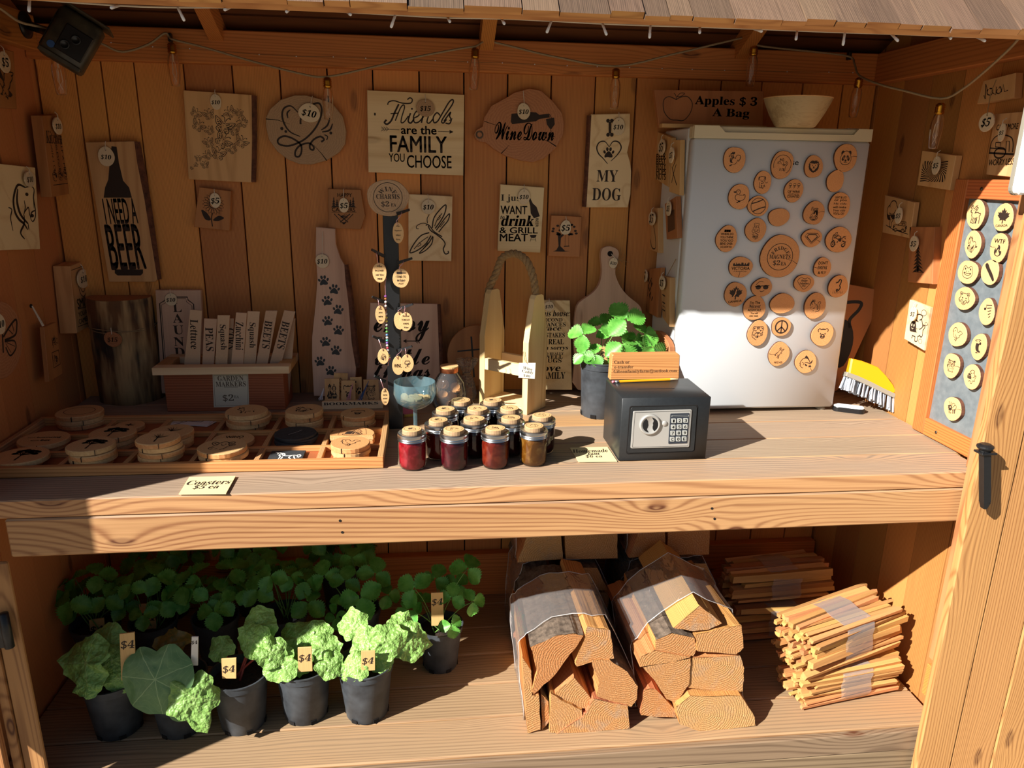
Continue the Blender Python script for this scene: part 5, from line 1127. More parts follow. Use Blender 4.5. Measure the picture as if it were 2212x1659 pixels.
def add_leaf(root, origin, P, scale, nrm, head, base, rg, stem='stem_green', mesh=None, r=.0016):
    """one stalked leaf: blade at P (world), stalk from base (world)"""
    o = bpy.data.objects.new('leaf', mesh or rg.choice(_LM)); COL.objects.link(o); o.parent = root
    o.matrix_local = Matrix.Translation(Vector(P)-origin) @ face_dir(nrm, head) @ Matrix.Scale(scale, 4)
    a = Vector(base)-origin; b = Vector(P)-origin-Vector(nrm).normalized()*(r*2.2); mid = a*.45+b*.55+Vector((0, 0, (b-a).length*.10)); 
    G().tube(spline([tuple(a), tuple(mid), tuple(b)], 4), lambda t: r*(1.2-.4*t), 5).build('stalk', MATS[stem], root, True)
def pot(root, r0, r1, h, rim=.004, soil=True):
    """tapered nursery pot standing on the root's base"""
    p = G().lathe([(r0*.97, 0), (r0, .003), (r0+(r1-r0)*.86, h*.86), (r1-.0012, h*.865), (r1+.0015, h*.87), (r1+.0015, h-.004), (r1+rim, h-.003), (r1+rim, h), (r1-.001, h), (r1-.003, h*.9), (r0*.98, h*.5)], 40, cap=False)
    smooth_by_angle(p.build('pot', MATS['pot_plastic'], root), 50)
    g = G()
    for k in range(6):
        a = k*6.2832/6+.5; t = G().box(-.009, .009, -.002, .002, 0.002, .014); M = Matrix.Rotation(a, 4, 'Z') @ Matrix.Translation((0, -r0-.0003, 0)); g.add([M @ Vector(v) for v in t.v], t.f)
    tag(g.build('drain_slots', MATS['dark_gap'], root), kind='stuff')
    if soil:
        rg = random.Random(int(r1*1e5)); n = 22; v = [(0, 0, h*.88)]; f = []
        for ring in (.5, .97):
            for i in range(n): a = 6.2832*i/n; v.append((r1*ring*math.cos(a), r1*ring*math.sin(a), h*.86+rg.uniform(-.003, .004)))
        for i in range(n): j = (i+1) % n; f += [(0, 1+i, 1+j), (1+i, 1+n+i, 1+n+j, 1+j)]
        mk('soil', v, f, MATS['soil'], root)
def stake(root, origin, quad, Y, txt='$4', mat='stake_wood', th=.004, name='price_stake'):
    """flat stake pushed into the soil; quad in photo pixels, standing at depth Y"""
    pl = Plane((0, Y, 1), (0, -1, 0.0)); cx = sum(p[0] for p in quad)/4; cy = sum(p[1] for p in quad)/4; q = pl.centre(cx, cy)
    s = G().prism([q.uv(*p) for p in quad], -th, 0, .0005).build(name, MATS[mat], root, matrix=Matrix.Translation(-origin) @ q.mat())
    A = Art(q); x0 = min(p[0] for p in quad); x1 = max(p[0] for p in quad); y0 = min(p[1] for p in quad)
    A.text(ITA(txt), cx, y0+(x1-x0)*.75, (x1-x0)*.82); A.build(s, name='price'); return s

# ------------------------------------------------------------------ log stump
b0 = PZ(266, 874, CT); bc = Vector((b0.x, b0.y+.085, CT)); ztop = PY(262, 640, bc.y).z; rr = abs(PY(196, 700, bc.y).x-PY(332, 700, bc.y).x)/2; hh = ztop-CT
m = NT('stump_bark'); v = m.coords((7, 7, 1.2)); n1 = m.noise(v, 3.0, 3.0, .6); n2 = m.noise(m.raw, 9.0, 2.0)
m.bump(n1, .8, .006); m.fin(m.mix(m.ramp(n1, .42, .6), m.mix(m.ramp(n2, .35, .6), lin('2c2723'), lin('6d4a2c')), lin('b99a6c')), .85)
st = empty('log_stump', tuple(bc), 'upright log stump with patchy grey bark tied with twine in the back corner', 'log')
rg = random.Random(2); g = G(); n = 36; rows_ = [0, .25, .5, .75, .97, 1.0]; vv = []
for k, t in enumerate(rows_):
    for i in range(n): a = 6.2832*i/n; q = rr*(1+.035*math.cos(2*a+1)+.02*math.cos(5*a+t*2)+.015*noise.noise(Vector((math.cos(a)*3, math.sin(a)*3, t*4))))*(.985 if t == 1 else 1); vv.append((q*math.cos(a), q*math.sin(a), hh*t))
f = [(k*n+i, k*n+(i+1) % n, (k+1)*n+(i+1) % n, (k+1)*n+i) for k in range(len(rows_)-1) for i in range(n)]
mk('bark', vv, f+[tuple(range(n-1, -1, -1))], MATS['stump_bark'], st, True)
mk('sawn_top', [(x, y, z+.0004) for x, y, z in vv[-n:]], [tuple(range(n))], MATS['slice_red'], st)
zt_ = PY(262, 716, bc.y-rr).z-CT
for k in range(2): G().tube([(rr*1.03*math.cos(6.2832*i/30), rr*1.03*math.sin(6.2832*i/30), zt_+.006*math.sin(i*.4+k*2)) for i in range(30)], .0013, 5, closed=True).build('twine', MATS['twine'], st)
q = Plane((bc.x, bc.y-rr*1.06, 1.1), (-.15, -1, 0)); t = price_tag(st, q.centre(243, 733), 243, 733, 19, 16, '$15', w=0, mat='slice_red', scale=1.1)
t.matrix_local = Matrix.Translation(-bc) @ q.centre(243, 733).mat()

# ------------------------------------------------------------------ garden marker box
by = PZ(400, 889, CT).y; xl = PY(362, 889, by).x; xr = PY(617, 885, by).x; zr = PY(400, 806, by).z; zr2 = PY(400, 790, by).z; dep = .135
bx = empty('marker_box', ((xl+xr)/2, by, CT), 'red-brown wooden box with a pale rim holding garden markers', 'box'); w2 = (xr-xl)/2; hz = zr-CT
G().box(-w2, w2, 0, .018, 0.0005, hz, .001).build('front_panel', MATS['box_red'], bx); G().box(-w2, w2, dep-.018, dep, 0.0005, hz, .001).build('back_panel', MATS['box_red'], bx)
for s in (-1, 1): G().box(min(s*w2, s*(w2-.018)), max(s*w2, s*(w2-.018)), .0182, dep-.0182, .0005, hz, .001).build('side_panel', MATS['box_red'], bx)
G().box(-w2+.018, w2-.018, .018, dep-.018, .0005, .012).build('bottom', MATS['box_red'], bx)
h2 = hz+.0003; h3 = zr2-CT; ex = .024
G().box(-w2-ex, w2+ex, -ex, .016, h2, h3, .001).build('rim_board', MATS['sign_pale_x'], bx); G().box(-w2-ex, w2+ex, dep-.016, dep+ex, h2, h3, .001).build('rim_board', MATS['sign_pale_x'], bx)
for s in (-1, 1): G().box(min(s*(w2+ex), s*(w2-.016)), max(s*(w2+ex), s*(w2-.016)), .0164, dep-.0164, h2, h3, .001).build('rim_board', MATS['sign_tan_y'], bx)
plain('card_cream', 'dcd4bb', .7); plain('card_white', 'e6e2da', .7); plain('ink_brown', '6b5d49', .7); plain('card_yellow', 'ead9a4', .7)
q = Plane((0, by-.0012, 1.05), (0, -1, 0)).centre(498, 844); cd = G().prism([q.uv(*p) for p in ((459, 808), (536, 807), (538, 878), (462, 880))], -.001, 0, 0).build('price_card', MATS['card_cream'], bx, matrix=Matrix.Translation((-(xl+xr)/2, -by, -CT)) @ q.mat())
A = Art(q); A.text(SER('GARDEN'), 498, 817, 56, 11); A.text(SER('MARKERS'), 498.5, 829.5, 65, 11); A.text(SER('$2'), 493, 860, 24, 16); A.text(SER('EA'), 511, 857, 10, 6)
A.line([(462, 811), (534, 810), (536, 875), (465, 877)], .0012, closed=True); A.line([(484, 837), (514, 837)], .001); A.build(cd, MATS['ink_brown'], 'lettering')
for i, (quad, txt, dyy, lab) in enumerate([([(398, 785), (432, 785), (436, 671), (411, 669)], 'Lettuce', .05, 'pale garden marker stake lettered for lettuce'), ([(437, 787), (462, 787), (469, 689), (441, 688)], 'PEAS', .045, 'short garden marker stake lettered for peas'), ([(465, 787), (491, 787), (496, 681), (470, 681)], 'Squash', .04, 'garden marker stake lettered for squash next to the peas'), ([(489, 787), (501, 787), (505, 688), (494, 688)], 'CORN', .06, 'garden marker stake mostly hidden left of the zucchini one'),
        ([(499, 787), (525, 787), (533, 676), (510, 675)], 'Zucchini', .045, 'garden marker stake lettered for zucchini'), ([(526, 787), (552, 787), (561, 673), (535, 672)], 'Squash', .05, 'garden marker stake lettered for squash right of the zucchini'), ([(553, 787), (578, 787), (599, 671), (574, 671)], 'BEETS', .045, 'leaning garden marker stake lettered for beets, left one'), ([(582, 787), (607, 787), (638, 673), (614, 670)], 'BEETS', .05, 'rightmost leaning garden marker stake lettered for beets'), ([(610, 785), (630, 785), (638, 688), (622, 688)], '', .075, 'blank garden marker stake behind the rightmost beets one')]):
    pl = Plane((0, by+dyy, CT), (0, -1, .0)); cx = sum(p[0] for p in quad)/4; cy_ = sum(p[1] for p in quad)/4; q = pl.centre(cx, cy_); pts = [q.uv(*p) for p in quad]
    for j in (0, 1):                                        # the foot reaches down into the box
        k = 3-j; d = (pts[j][0]-pts[k][0], pts[j][1]-pts[k][1]); f_ = (q.p.z+pts[j][1]-CT-.02)/max(1e-6, -d[1]); pts[j] = (pts[j][0]+d[0]*f_, pts[j][1]+d[1]*f_)
    r = empty('garden_marker', q.mat(), lab, 'garden marker', 'garden markers in the box'); G().prism(pts, -.005, 0, .0008).build('stake', MATS['marker_wood'], r)
    if txt:
        A = Art(q); tx, ty = (quad[2][0]+quad[3][0])/2, quad[2][1]; bx_, by_ = (quad[0][0]+quad[1][0])/2, quad[0][1]; ang = math.degrees(math.atan2(-(by_-ty), bx_-tx)); ln = {'Lettuce': 68, 'PEAS': 54, 'Squash': 58, 'Zucchini': 64, 'BEETS': 64, 'CORN': 50}[txt]
        fx = .45; A.text(SER(txt), tx+(bx_-tx)*fx, ty+(by_-ty)*fx, ln, 16, rot=ang); A.build(r, MATS['burnt'])

# ------------------------------------------------------------------ wine charm stand
pb = PZ(856, 927, CT); PYc = pb.y; wv = .042; ptop = PY(841, 462, PYc).z
cs = empty('charm_stand', (pb.x, PYc+.012, CT), 'black upright post with short pegs for hanging wine charms', 'display stand'); off = -Vector((pb.x, PYc+.012, CT))
G().box(-wv/2, wv/2, -.010, .010, .0005, ptop-CT, .0015).build('post', MATS['black_steel'], cs)
G().box(-.021, .021, .0105, .10, .0003, .012, .002).build('foot', MATS['black_steel'], cs)
q = Plane((pb.x, PYc-.004, 1.3), (0, -1, 0)).centre(838, 428); o = G().prism([q.uv(*p) for p in spline([(794, 410), (812, 393), (838, 388), (862, 394), (880, 412), (884, 428), (876, 448), (858, 464), (838, 467), (812, 460), (796, 440)], 3, True)], -.016, 0, .001).build('round_sign', MATS['slice_grey'], cs, matrix=Matrix.Translation(off) @ q.mat())
A = Art(q); R = abs(q.uv(838+31, 428)[0]); A.ring(0, .002, R, R, .0015, n=36); arc_text(A, 0, .002, R*.58, 'WINE', math.pi/2, R*.42); A.uvtext(SER('CHARMS'), 0, .004, R*1.62, R*.34); A.uvtext(SER('$2'), -R*.2, -R*.42, R*.55, R*.42); A.uvtext(SER('EA'), R*.38, -R*.46, R*.36, R*.22); A.build(o)
plain('wire_pink', 'd9a2a8', .3, .6)
def charm(px, py, rx, ry, peg, lab, art, Y, mat='slice_face'):
    q = Plane((0, Y, 1.2), (0, -1, 0)).centre(px, py); a = q.uv(px+rx, py); bb_ = q.uv(px, py-ry); r = empty('wine_charm', q.mat(), lab, 'wine charm', 'wine charms on the stand')
    G().prism(blob(abs(a[0]), abs(bb_[1]), 24, .025, int(px+py)), -.004, 0, .0005).build('slice', MATS[mat], r)
    A = Art(q); art(A, abs(a[0]), abs(bb_[1])); A.disc(0, abs(bb_[1])*.74, .0016, .0016, 8); A.build(r)
    tp = q.uv(*peg); G().tube(spline([(0, abs(bb_[1])*.74, .001), (-.004, abs(bb_[1])*1.1, .003), (tp[0]*.7, (tp[1]+abs(bb_[1]))*.55, .002), (tp[0], tp[1], -.004)], 4), .0008, 5).build('wire_loop', MATS['wire_pink'], r)
for (x0, y0, x1, y1) in ((858, 462, 884, 453), (858, 568, 890, 558), (858, 668, 892, 657), (858, 758, 890, 748), (829, 553, 803, 539), (829, 652, 804, 641), (830, 738, 805, 726), (832, 824, 809, 812)):
    a = PY(x0, y0, PYc-.004)+off; b_ = PY(x1, y1, PYc-.03)+off; G().bar(a, b_, .006, .009, w2=.004, h2=.006).build('peg', MATS['black_steel'], cs)
for c in [(860, 503, 12, 23, (868, 458), 'oval wine charm on the uppermost right peg', rows(('Sip', I_), ('happens', I_), ('when', I_), ('love', I_))), (866, 601, 18, 21, (872, 564), 'round wine charm with a bottle and lettering about wine', both(TH(('I TEND TO', .15, 1.2, .24, S_), ('wine', -.2, 1.0, .3, I_), ('A LOT', -.55, .6, .18, S_)), lambda A, ru, rv: A.poly([(-ru*.5, rv*.42), (ru*.1, rv*.42), (ru*.2, rv*.5), (ru*.6, rv*.5), (ru*.6, rv*.58), (ru*.2, rv*.58), (ru*.1, rv*.66), (-ru*.5, rv*.66)], False))),
        (863, 693, 12, 19, (868, 664), 'rear wine charm of the pair on the third right peg', lambda A, ru, rv: None), (877, 695, 14, 20, (874, 662), 'front wine charm of the pair on the third right peg', rows(('Weekend', I_), ('FORECAST', S_), ('100%', S_), ('Wine', I_))), (860, 790, 13, 20, (868, 755), 'rear wine charm of the pair on the lowest right peg', TH(('WINO', 0, 1.3, .4, S_))), (880, 785, 14, 19, (875, 753), 'front wine charm with two glasses on the lowest right peg', E('🍷', .9, -.1)),
        (820, 589, 15, 22, (812, 545), 'sunlit wine charm on the upper left peg', rows(('When', I_), ('IN DOUBT', S_), ('Add More', I_), ('WINE', S_))), (822, 680, 11, 20, (816, 647), 'dark shaded wine charm on the middle left peg', rows(('Wine', I_), ('you', S_), ('were', S_), ('here', I_))), (828, 770, 12, 17, (818, 734), 'small wine charm with clinking glasses on the left', E('🍻', 1.0, -.1)), (832, 857, 9, 18, (822, 820), 'lowest wine charm at the left edge of the post', rows(('SAVE', S_), ('WATER', S_), ('drink', I_), ('wine', I_)))]:
    charm(*c, Y=PYc-.03-(.012 if 'front' in c[5] else 0), mat='slice_pale')
bp = [PY(x, y, PYc-.022) for x, y in ((834, 600), (832, 615), (833, 640), (834, 680), (836, 720), (837, 750), (841, 775), (838, 790))]
bs = empty('bead_string', bp[0], 'string of coloured letter beads hanging on the charm post', 'beads'); G().tube([tuple(p-bp[0]) for p in bp], .0008, 5).build('cord', MATS['wire_pink'], bs)
sp_ = [Vector(p) for p in spline([tuple(p-bp[0]) for p in bp[2:7]], 8)]; cols = ['8a4a9a', 'b06a3a', 'e8e6e0', 'e8e6e0', '7a5a3a', 'e8e6e0', 'd8d060', 'd8d060', 'e8e6e0', '5a9a4a', '5a9a4a', '5a8ac0', 'e8e6e0', '5ac0b0', '7a5ab0', 'e8e6e0', 'd04a5a', 'e8e6e0', '4a80c0', 'd8d060', 'e8e6e0', 'c04a7a']
for c in set(cols): plain('bead_'+c, c, .3)
for i, c in enumerate(cols):
    t = i/(len(cols)-1)*(len(sp_)-1); k = min(int(t), len(sp_)-2); p = sp_[k].lerp(sp_[k+1], t-k)
    G().lathe([(.0012, -.0028), (.0034, -.0022), (.004, 0), (.0034, .0022), (.0012, .0028)], 10, p).build('bead', MATS['bead_'+c], bs, True)

# ------------------------------------------------------------------ coaster tray and coasters
TZ = CT+.028
yF = PZ(600, 1018, CT).y; yR1 = PZ(690, 960, TZ).y+.014; yR2 = PZ(690, 921, TZ).y; yB = PZ(690, 889, TZ).y; xR = PZ(828, 1016, CT).x; xL = XL+.012
xs = [PZ(x, 1008, TZ).x for x in (114, 253, 397, 540, 679)]
tr = empty('coaster_tray', ((xL+xR)/2, yF, CT), 'long shallow wooden tray with square compartments for coasters', 'tray'); ox, oy = -(xL+xR)/2, -yF
G().box(xL+ox+.01, xR+ox-.01, .01, yB+oy-.005, .0005, .005).build('bottom', MATS['box_red'], tr)
for y, nm in ((yF, 'front_rail'), (yB-.016, 'back_rail')): G().box(xL+ox, xR+ox, y+oy, y+oy+.016, .0005, TZ-CT, .0015).build(nm, MATS['tray_fir'], tr)
for y in (yR1, yR2): G().box(xL+ox+.016, xR+ox-.016, y+oy-.007, y+oy+.007, .005, TZ-CT-.009, .001).build('long_divider', MATS['tray_fir'], tr)
for x in (xL+.008, xR-.008): G().box(x+ox-.008, x+ox+.008, .0163, yB+oy-.0163, .0005, TZ-CT, .0015).build('end_rail', MATS['tray_fir_y'], tr)
for x in xs:
    for a, b_ in ((yF+.0165, yR1-.0075), (yR1+.0075, yR2-.0075), (yR2+.0075, yB-.0165)): G().box(x+ox-.007, x+ox+.007, a+oy, b_+oy, .005, TZ-CT-.009, .001).build('cross_divider', MATS['tray_fir_y'], tr)
plain('slate', '26282b', .8, col2='3a3d40', spotscale=60, bump=.8); CTH = .0138
def tree_art(full): 
    def f(A, ru, rv):
        A.line([(0, -rv*.62), (0, 0)], ru*.09, False, w2=ru*.05)
        rg = random.Random(9)
        for k in range(22 if full else 14):
            a = rg.uniform(.2, 2.94); L = rg.uniform(.35, .68); A.line([(0, -rv*.05), (ru*L*.6*math.cos(a), rv*.02+rv*L*.5*math.sin(a)), (ru*L*math.cos(a+.12), rv*L*math.sin(a+.12))], ru*.03, False, w2=ru*.01)
            if full: A.disc(ru*L*math.cos(a), rv*L*math.sin(a)*.95, ru*.13, rv*.1, 8)
    return f
ORD = ['topmost', 'second', 'third', 'fourth', 'fifth']
def stack(px, py, rx, n, where, art, mat='slice_pale', kind='wood', offs=None, half=False):
    """py: middle of the uppermost face"""
    rg = random.Random(int(px*11+py)); top = CT+.0055+n*CTH if kind == 'wood' else CT+.0055+n*.007; th = CTH if kind == 'wood' else .007
    c = PZ(px, py, top); R = min(rx*(c-CAM).dot(FWD)/FPX, .064)
    Rf = R
    ex_ = [xL+.016]+xs+[xR-.016]; ey_ = [yF+.016, yR1, yR2, yB-.016]                # keep clear of the dividers around its compartment
    for i in range(len(ex_)-1):
        if ex_[i] <= c.x < ex_[i+1]: R = min(R, (ex_[i+1]-ex_[i])/2-.0115); lo, hi = ex_[i]+.009+R, ex_[i+1]-.009-R; c.x = min(max(c.x, lo), hi) if lo < hi else (lo+hi)/2; R = min(R, (ex_[i+1]-ex_[i])/2-.0115)
    for i in range(3):
        if ey_[i] <= c.y < ey_[i+1]: R = min(R, (ey_[i+1]-ey_[i])/2-.0105); lo, hi = ey_[i]+.0085+R, ey_[i+1]-.0085-R; c.y = min(max(c.y, lo), hi) if lo < hi else (lo+hi)/2; R = min(R, (ey_[i+1]-ey_[i])/2-.0105)
    Rl_ = R
    for k in range(n):
        z = top-k*th; R = Rf if z-th >= CT+.0185 else min(R, Rl_); dx, dy = (0, 0) if k == 0 else (rg.uniform(-.003, .003), rg.uniform(-.002, .002)) if (n-k)*CTH < .03 else (rg.uniform(-.009, .009), rg.uniform(-.007, .004)); k_ = 1 if k == 0 else rg.uniform(.97, 1.04)
        lab = ('%s %s %s' % (ORD[k], 'wood coaster' if kind == 'wood' else 'black slate coaster', where)) if n > 1 else '%s %s' % ('single wood slice coaster' if kind == 'wood' else 'square black slate coaster with a white unicorn', where)
        q = Plane((c.x+dx, c.y+dy, z), (0, 0, 1), (0, 1, 0)); r = empty('coaster', q.mat(), lab, 'coaster', 'coasters in the tray')
        if kind == 'square': pts = [(x*R*1.0+jig(.0015), y*R*.86+jig(.0015)) for x, y in ((-1, -1), (-.3, -1.01), (.4, -.98), (1, -1), (1.01, 0), (1, 1), (.2, 1.01), (-.4, .98), (-1, 1), (-1.01, .1))]
        elif half: pts = [(R*1.05*math.cos(a), R*.95*math.sin(a)-.3*R) for a in [math.pi*i/16 for i in range(17)]]+[(-R*.98, -R*.62), (R*.98, -R*.62)]
        else: pts = blob(R*k_, R*k_*.97, 30, .02, int(px*3+k*17+py))
        G().prism(pts, -th+.0012, 0, .0016 if kind == 'wood' else .0008).build('slice' if kind == 'wood' else 'slab', MATS[mat if kind == 'wood' else 'slate'], r)
        if kind == 'wood':
            nn = len(pts); k2 = 1.006; G().add([(x*k2, y*k2, -th+.002) for x, y in pts]+[(x*k2, y*k2, -.0022) for x, y in pts], [(i, (i+1) % nn, nn+(i+1) % nn, nn+i) for i in range(nn)]).build('edge', MATS['slice_face' if (k+n) % 2 else 'slice_pale'], r)
            C = Art(q); a = rg.uniform(3.6, 5.6); 
            g = G().box(R*k_*.93, R*k_*1.012, -.0007, .0007, -th+.001, .0003); Mr = Matrix.Rotation(a, 4, 'Z'); G().add([Mr @ Vector(v) for v in g.v], g.f).build('crack', MATS['burnt'], r)
        if k == 0 and art: A = Art(q); art(A, R*.95, R*.92); A.build(r, MATS['burnt'] if kind == 'wood' else MATS['white_print'])
    return c
def unicorn(A, ru, rv):
    for st in ([(-.6, .35), (-.5, .6), (-.35, .5), (-.2, .1), (.1, .0), (.45, .1), (.6, .0)], [(-.35, .5), (-.45, .2), (-.35, -.1), (-.4, -.6)], [(-.2, -.1), (-.25, -.6)], [(.3, .0), (.2, -.3), (.35, -.6)], [(.45, .0), (.5, -.3), (.6, -.6)], [(.6, .05), (.75, .2), (.85, -.1), (.75, -.4)], [(-.3, .55), (-.15, .35), (-.12, .1)], [(-.55, .55), (-.75, .8)], [(.62, .05), (.7, -.1), (.68, -.35)]): A.curve([(x*ru, y*rv*.9) for x, y in st], ru*.1, False, taper=True)
stack(55, 977, 54, 2, 'in the front left corner engraved with a grove', tree_art(True)); stack(190, 961, 48, 4, 'second from the left in front, engraved with a leafy tree', tree_art(True)); stack(335, 951, 45, 5, 'third from the left in front, engraved with a bare tree', tree_art(False))
stack(474, 972, 52, 3, 'in the middle of the front row half in sunlight', E('🧚', 1.1)); stack(620, 982, 44, 1, 'in the front row of the tray', unicorn, kind='square'); stack(757, 955, 42, 3, 'at the sunny front right end with a kingfisher', E('🐦', 1.1), mat='slice_face')
stack(115, 932, 50, 2, 'in the middle row at the left wall with block lettering', TH(('▭ bouncing', .1, 1.4, .2, S_), ('▭ bet', -.25, .8, .2, S_))); stack(251, 922, 46, 3, 'in the middle row with a wide black tree crown', tree_art(True)); stack(370, 919, 44, 3, 'in the middle row with a fine bare tree', tree_art(False)); stack(505, 944, 44, 1, 'in the middle row with a dragon and the word wino', both(E('🐉', .9, -.2), TH(('WINO', .3, .9, .3, S_))))
stack(640, 930, 43, 4, 'in the middle row of the tray', lambda A, ru, rv: A.curve([(-ru*.3, -rv*.3), (0, 0), (ru*.3, rv*.4)], .001, False), kind='slate'); stack(763, 930, 45, 2, 'of half-round slices with a framed campsite', both(E('🏕', 1.0, -.1), lambda A, ru, rv: A.line([(-ru*.7, -rv*.45), (ru*.7, -rv*.45), (ru*.6, rv*.4), (-ru*.6, rv*.4)], .0016, False, closed=True)), mat='slice_face', half=True)
stack(172, 888, 48, 3, 'in the back left corner with an oval line', lambda A, ru, rv: A.ring(0, 0, ru*.7, rv*.6, .0015)); stack(292, 907, 30, 1, 'with a dark star in the back row of the tray', E('✶', .8)); stack(541, 875, 43, 4, 'in the back row in front of the marker box', E('🐂', 1.0)); stack(662, 876, 39, 4, 'in the back row below the paw print board', E('🐎', 1.0)); stack(775, 884, 36, 3, 'in the back row beside the bookmark rack', E('🐻', .9))
for k, (a, lab) in enumerate(((0, 'uppermost white printed card in the tray'), (-14, 'white printed card lying under another in the tray'), (-26, 'lowest white printed card fanned in the tray'))):
    c = PZ(412, 913, CT+.008); r = empty('printed_card', Matrix.Translation((c.x+.008*k, c.y+.004*k, CT+.0095-.0012*k)) @ Matrix.Rotation(math.radians(8+a), 4, 'Z'), lab, 'card', 'printed cards in the tray')
    G().box(-.055, .055, -.032, .032, -.0004, .0004).build('paper', MATS['card_white'], r); A = Art(Plane((0, 0, 0), (0, 0, 1), (0, 1, 0)), .0006)
    A.line([(-.05, -.02), (-.01, .01), (.03, -.005), (.05, .02)], .004, False); A.line([(-.05, .0), (0, .02), (.05, .024)], .003, False); A.build(r, MATS['burnt_soft'], 'print')
def zcard(name, quad, lines, lab, mat='card_yellow', lift=.0025):
    pl = Plane((0, 0, CT+lift), (0, 0, 1), (0, 1, 0)); q = pl.centre(sum(p[0] for p in quad)/4, sum(p[1] for p in quad)/4); r = empty(name, q.mat(), lab, 'sign')
    G().prism([q.uv(*p) for p in quad], -.002, 0, 0).build('card', MATS[mat], r); A = Art(q)
    for (t, x, y, wv, h) in lines: A.text(SER(t), x, y, wv, h, shear=.15)
    A.build(r, MATS['burnt'], 'lettering')
zcard('price_card', [(409, 1030), (509, 1028), (488, 1066), (386, 1067)], [('Coasters', 452, 1042, 92, 9), ('$5 ea', 446, 1052, 54, 9)], 'cream card with coaster prices at the front edge of the counter', lift=.005)
zcard('price_card', [(1231, 967), (1312, 965), (1333, 996), (1250, 997)], [('Homemade', 1275, 974, 76, 7), ('Jam', 1281, 980.5, 28, 6), ('$6 ea', 1283, 986, 36, 6)], 'pale card with homemade jam prices against the black safe')

# ------------------------------------------------------------------ bookmarks, goblet, glass flask, cellophane
yb = PZ(760, 884, CT).y; c = PZ(762, 884, CT); rk = empty('bookmark_rack', (c.x, yb, CT), 'low pale wooden rack lettered for bookmarks beside the charm stand', 'rack'); w2 = .098
G().box(-w2, w2, 0, .016, .0005, .026, .001).build('front_strip', MATS['sign_pale_x'], rk); G().box(-w2, w2, .017, .075, .0005, .014, .001).build('base', MATS['sign_pale_x'], rk); G().box(-w2, w2, .0755, .09, .0005, .03, .001).build('back_strip', MATS['sign_pale_x'], rk)
q = Plane((c.x, yb-.0003, 1.0), (0, -1, 0)).centre(758, 871); A = Art(q); A.text(SER('BOOKMARKS'), 758, 871.5, 118, 6); o = A.build(rk, name='lettering'); o.matrix_local = Matrix.Translation((-c.x, -yb, -CT)) @ q.mat()
plain('tassel_pink', 'd69aa8', .8); plain('tassel_blue', '3f5f94', .8); plain('tassel_white', 'd9d9de', .8)
for (quad, d, lab, ch, tas) in (([(701, 818), (733, 818), (733, 866), (702, 866)], .028, 'bookmark with stacked figures at the left of the rack', '🎎', ('tassel_white', 700, 838, 694, 862)), ([(737, 822), (767, 822), (768, 868), (737, 868)], .028, 'bookmark with a standing bear and a pink tassel', '🐻', ('tassel_pink', 763, 826, 752, 866)), ([(785, 820), (817, 820), (820, 868), (785, 868)], .028, 'bookmark with a round-eyed creature and a blue tassel', '🦉', ('tassel_blue', 797, 822, 776, 868)), ([(721, 806), (751, 806), (752, 852), (721, 852)], .05, 'bookmark in the rear row of the rack, left one', '🌲', None), ([(756, 815), (781, 814), (782, 852), (757, 852)], .05, 'bookmark in the rear row of the rack, right one', '🐾', None)):
    pl = Plane((0, yb+d, CT), (0, -1, .12)); q = pl.centre(sum(p[0] for p in quad)/4, sum(p[1] for p in quad)/4); r = empty('bookmark', q.mat(), lab, 'bookmark', 'bookmarks in the rack'); G().prism([q.uv(*p) for p in quad], -.003, 0, .0004).build('strip', MATS['sign_tan'], r)
    A = Art(q); A.text(ch, sum(p[0] for p in quad)/4, sum(p[1] for p in quad)/4+3, 22, 32); A.build(r)
    if tas:
        a, b_ = q.uv(tas[1], tas[2]), q.uv(tas[3], tas[4]); g = G()
        for k in range(12): g.tube([(a[0], a[1], .006), (a[0]*.6+b_[0]*.4+jig(.002), a[1]*.6+b_[1]*.4, .012), (b_[0]+jig(.008), b_[1]+jig(.003), .012+jig(.004))], .0007, 4)
        tag(g.build('tassel', MATS[tas[0]], r), kind='stuff')
thin('glass_blue', 'e8f3f6', .13, .25, .03, hazecol='a9d6e2', fres=.6); thin('glass_clear', 'f6f8f6', .05, .3, .02, fres=.9); thin('cellophane', 'ffffff', .05, .35, .08, 1.0, 60.0)
gc = PZ(898, 944, CT); gy = gc.y; gr = abs(PY(852, 845, gy).x-PY(944, 845, gy).x)/2; zb = PY(898, 880, gy).z-CT; ztp = PY(898, 824, gy).z-CT
go = empty('goblet', (gc.x, gy, CT), 'blue glass goblet filled with small wooden discs', 'goblet')
smooth_by_angle(G().lathe([(.006, zb-.004), (gr*.55, zb+.004), (gr*.86, zb+(ztp-zb)*.25), (gr*1.0, zb+(ztp-zb)*.55), (gr*.97, ztp), (gr*.94, ztp), (gr*.96, zb+(ztp-zb)*.55), (gr*.8, zb+(ztp-zb)*.28), (0, zb+.008)], 36, cap=False).build('cup', MATS['glass_blue'], go), 60)
G().lathe([(.034, 0.0005), (.033, .003), (.008, .008), (.0055, .02), (.0055, zb-.01), (.008, zb-.003)], 24).build('stem', MATS['glass_blue'], go, True)
rg = random.Random(8); gi = []
for k in range(16):
    a = rg.uniform(0, 6.28); d = gr*.62*math.sqrt(rg.random()); z = zb+.016+rg.uniform(0, .022)*(1-d/gr*.3)
    G().lathe([(.0, -.002), (.011, -.002), (.011, .002), (0, .002)], 12).build('wooden_disc', MATS['slice_pale'], go, matrix=Matrix.Translation((d*math.cos(a), d*math.sin(a), z)) @ Matrix.Rotation(rg.uniform(.3, 1.4), 4, 'X') @ Matrix.Rotation(rg.uniform(0, 3), 4, 'Z'))
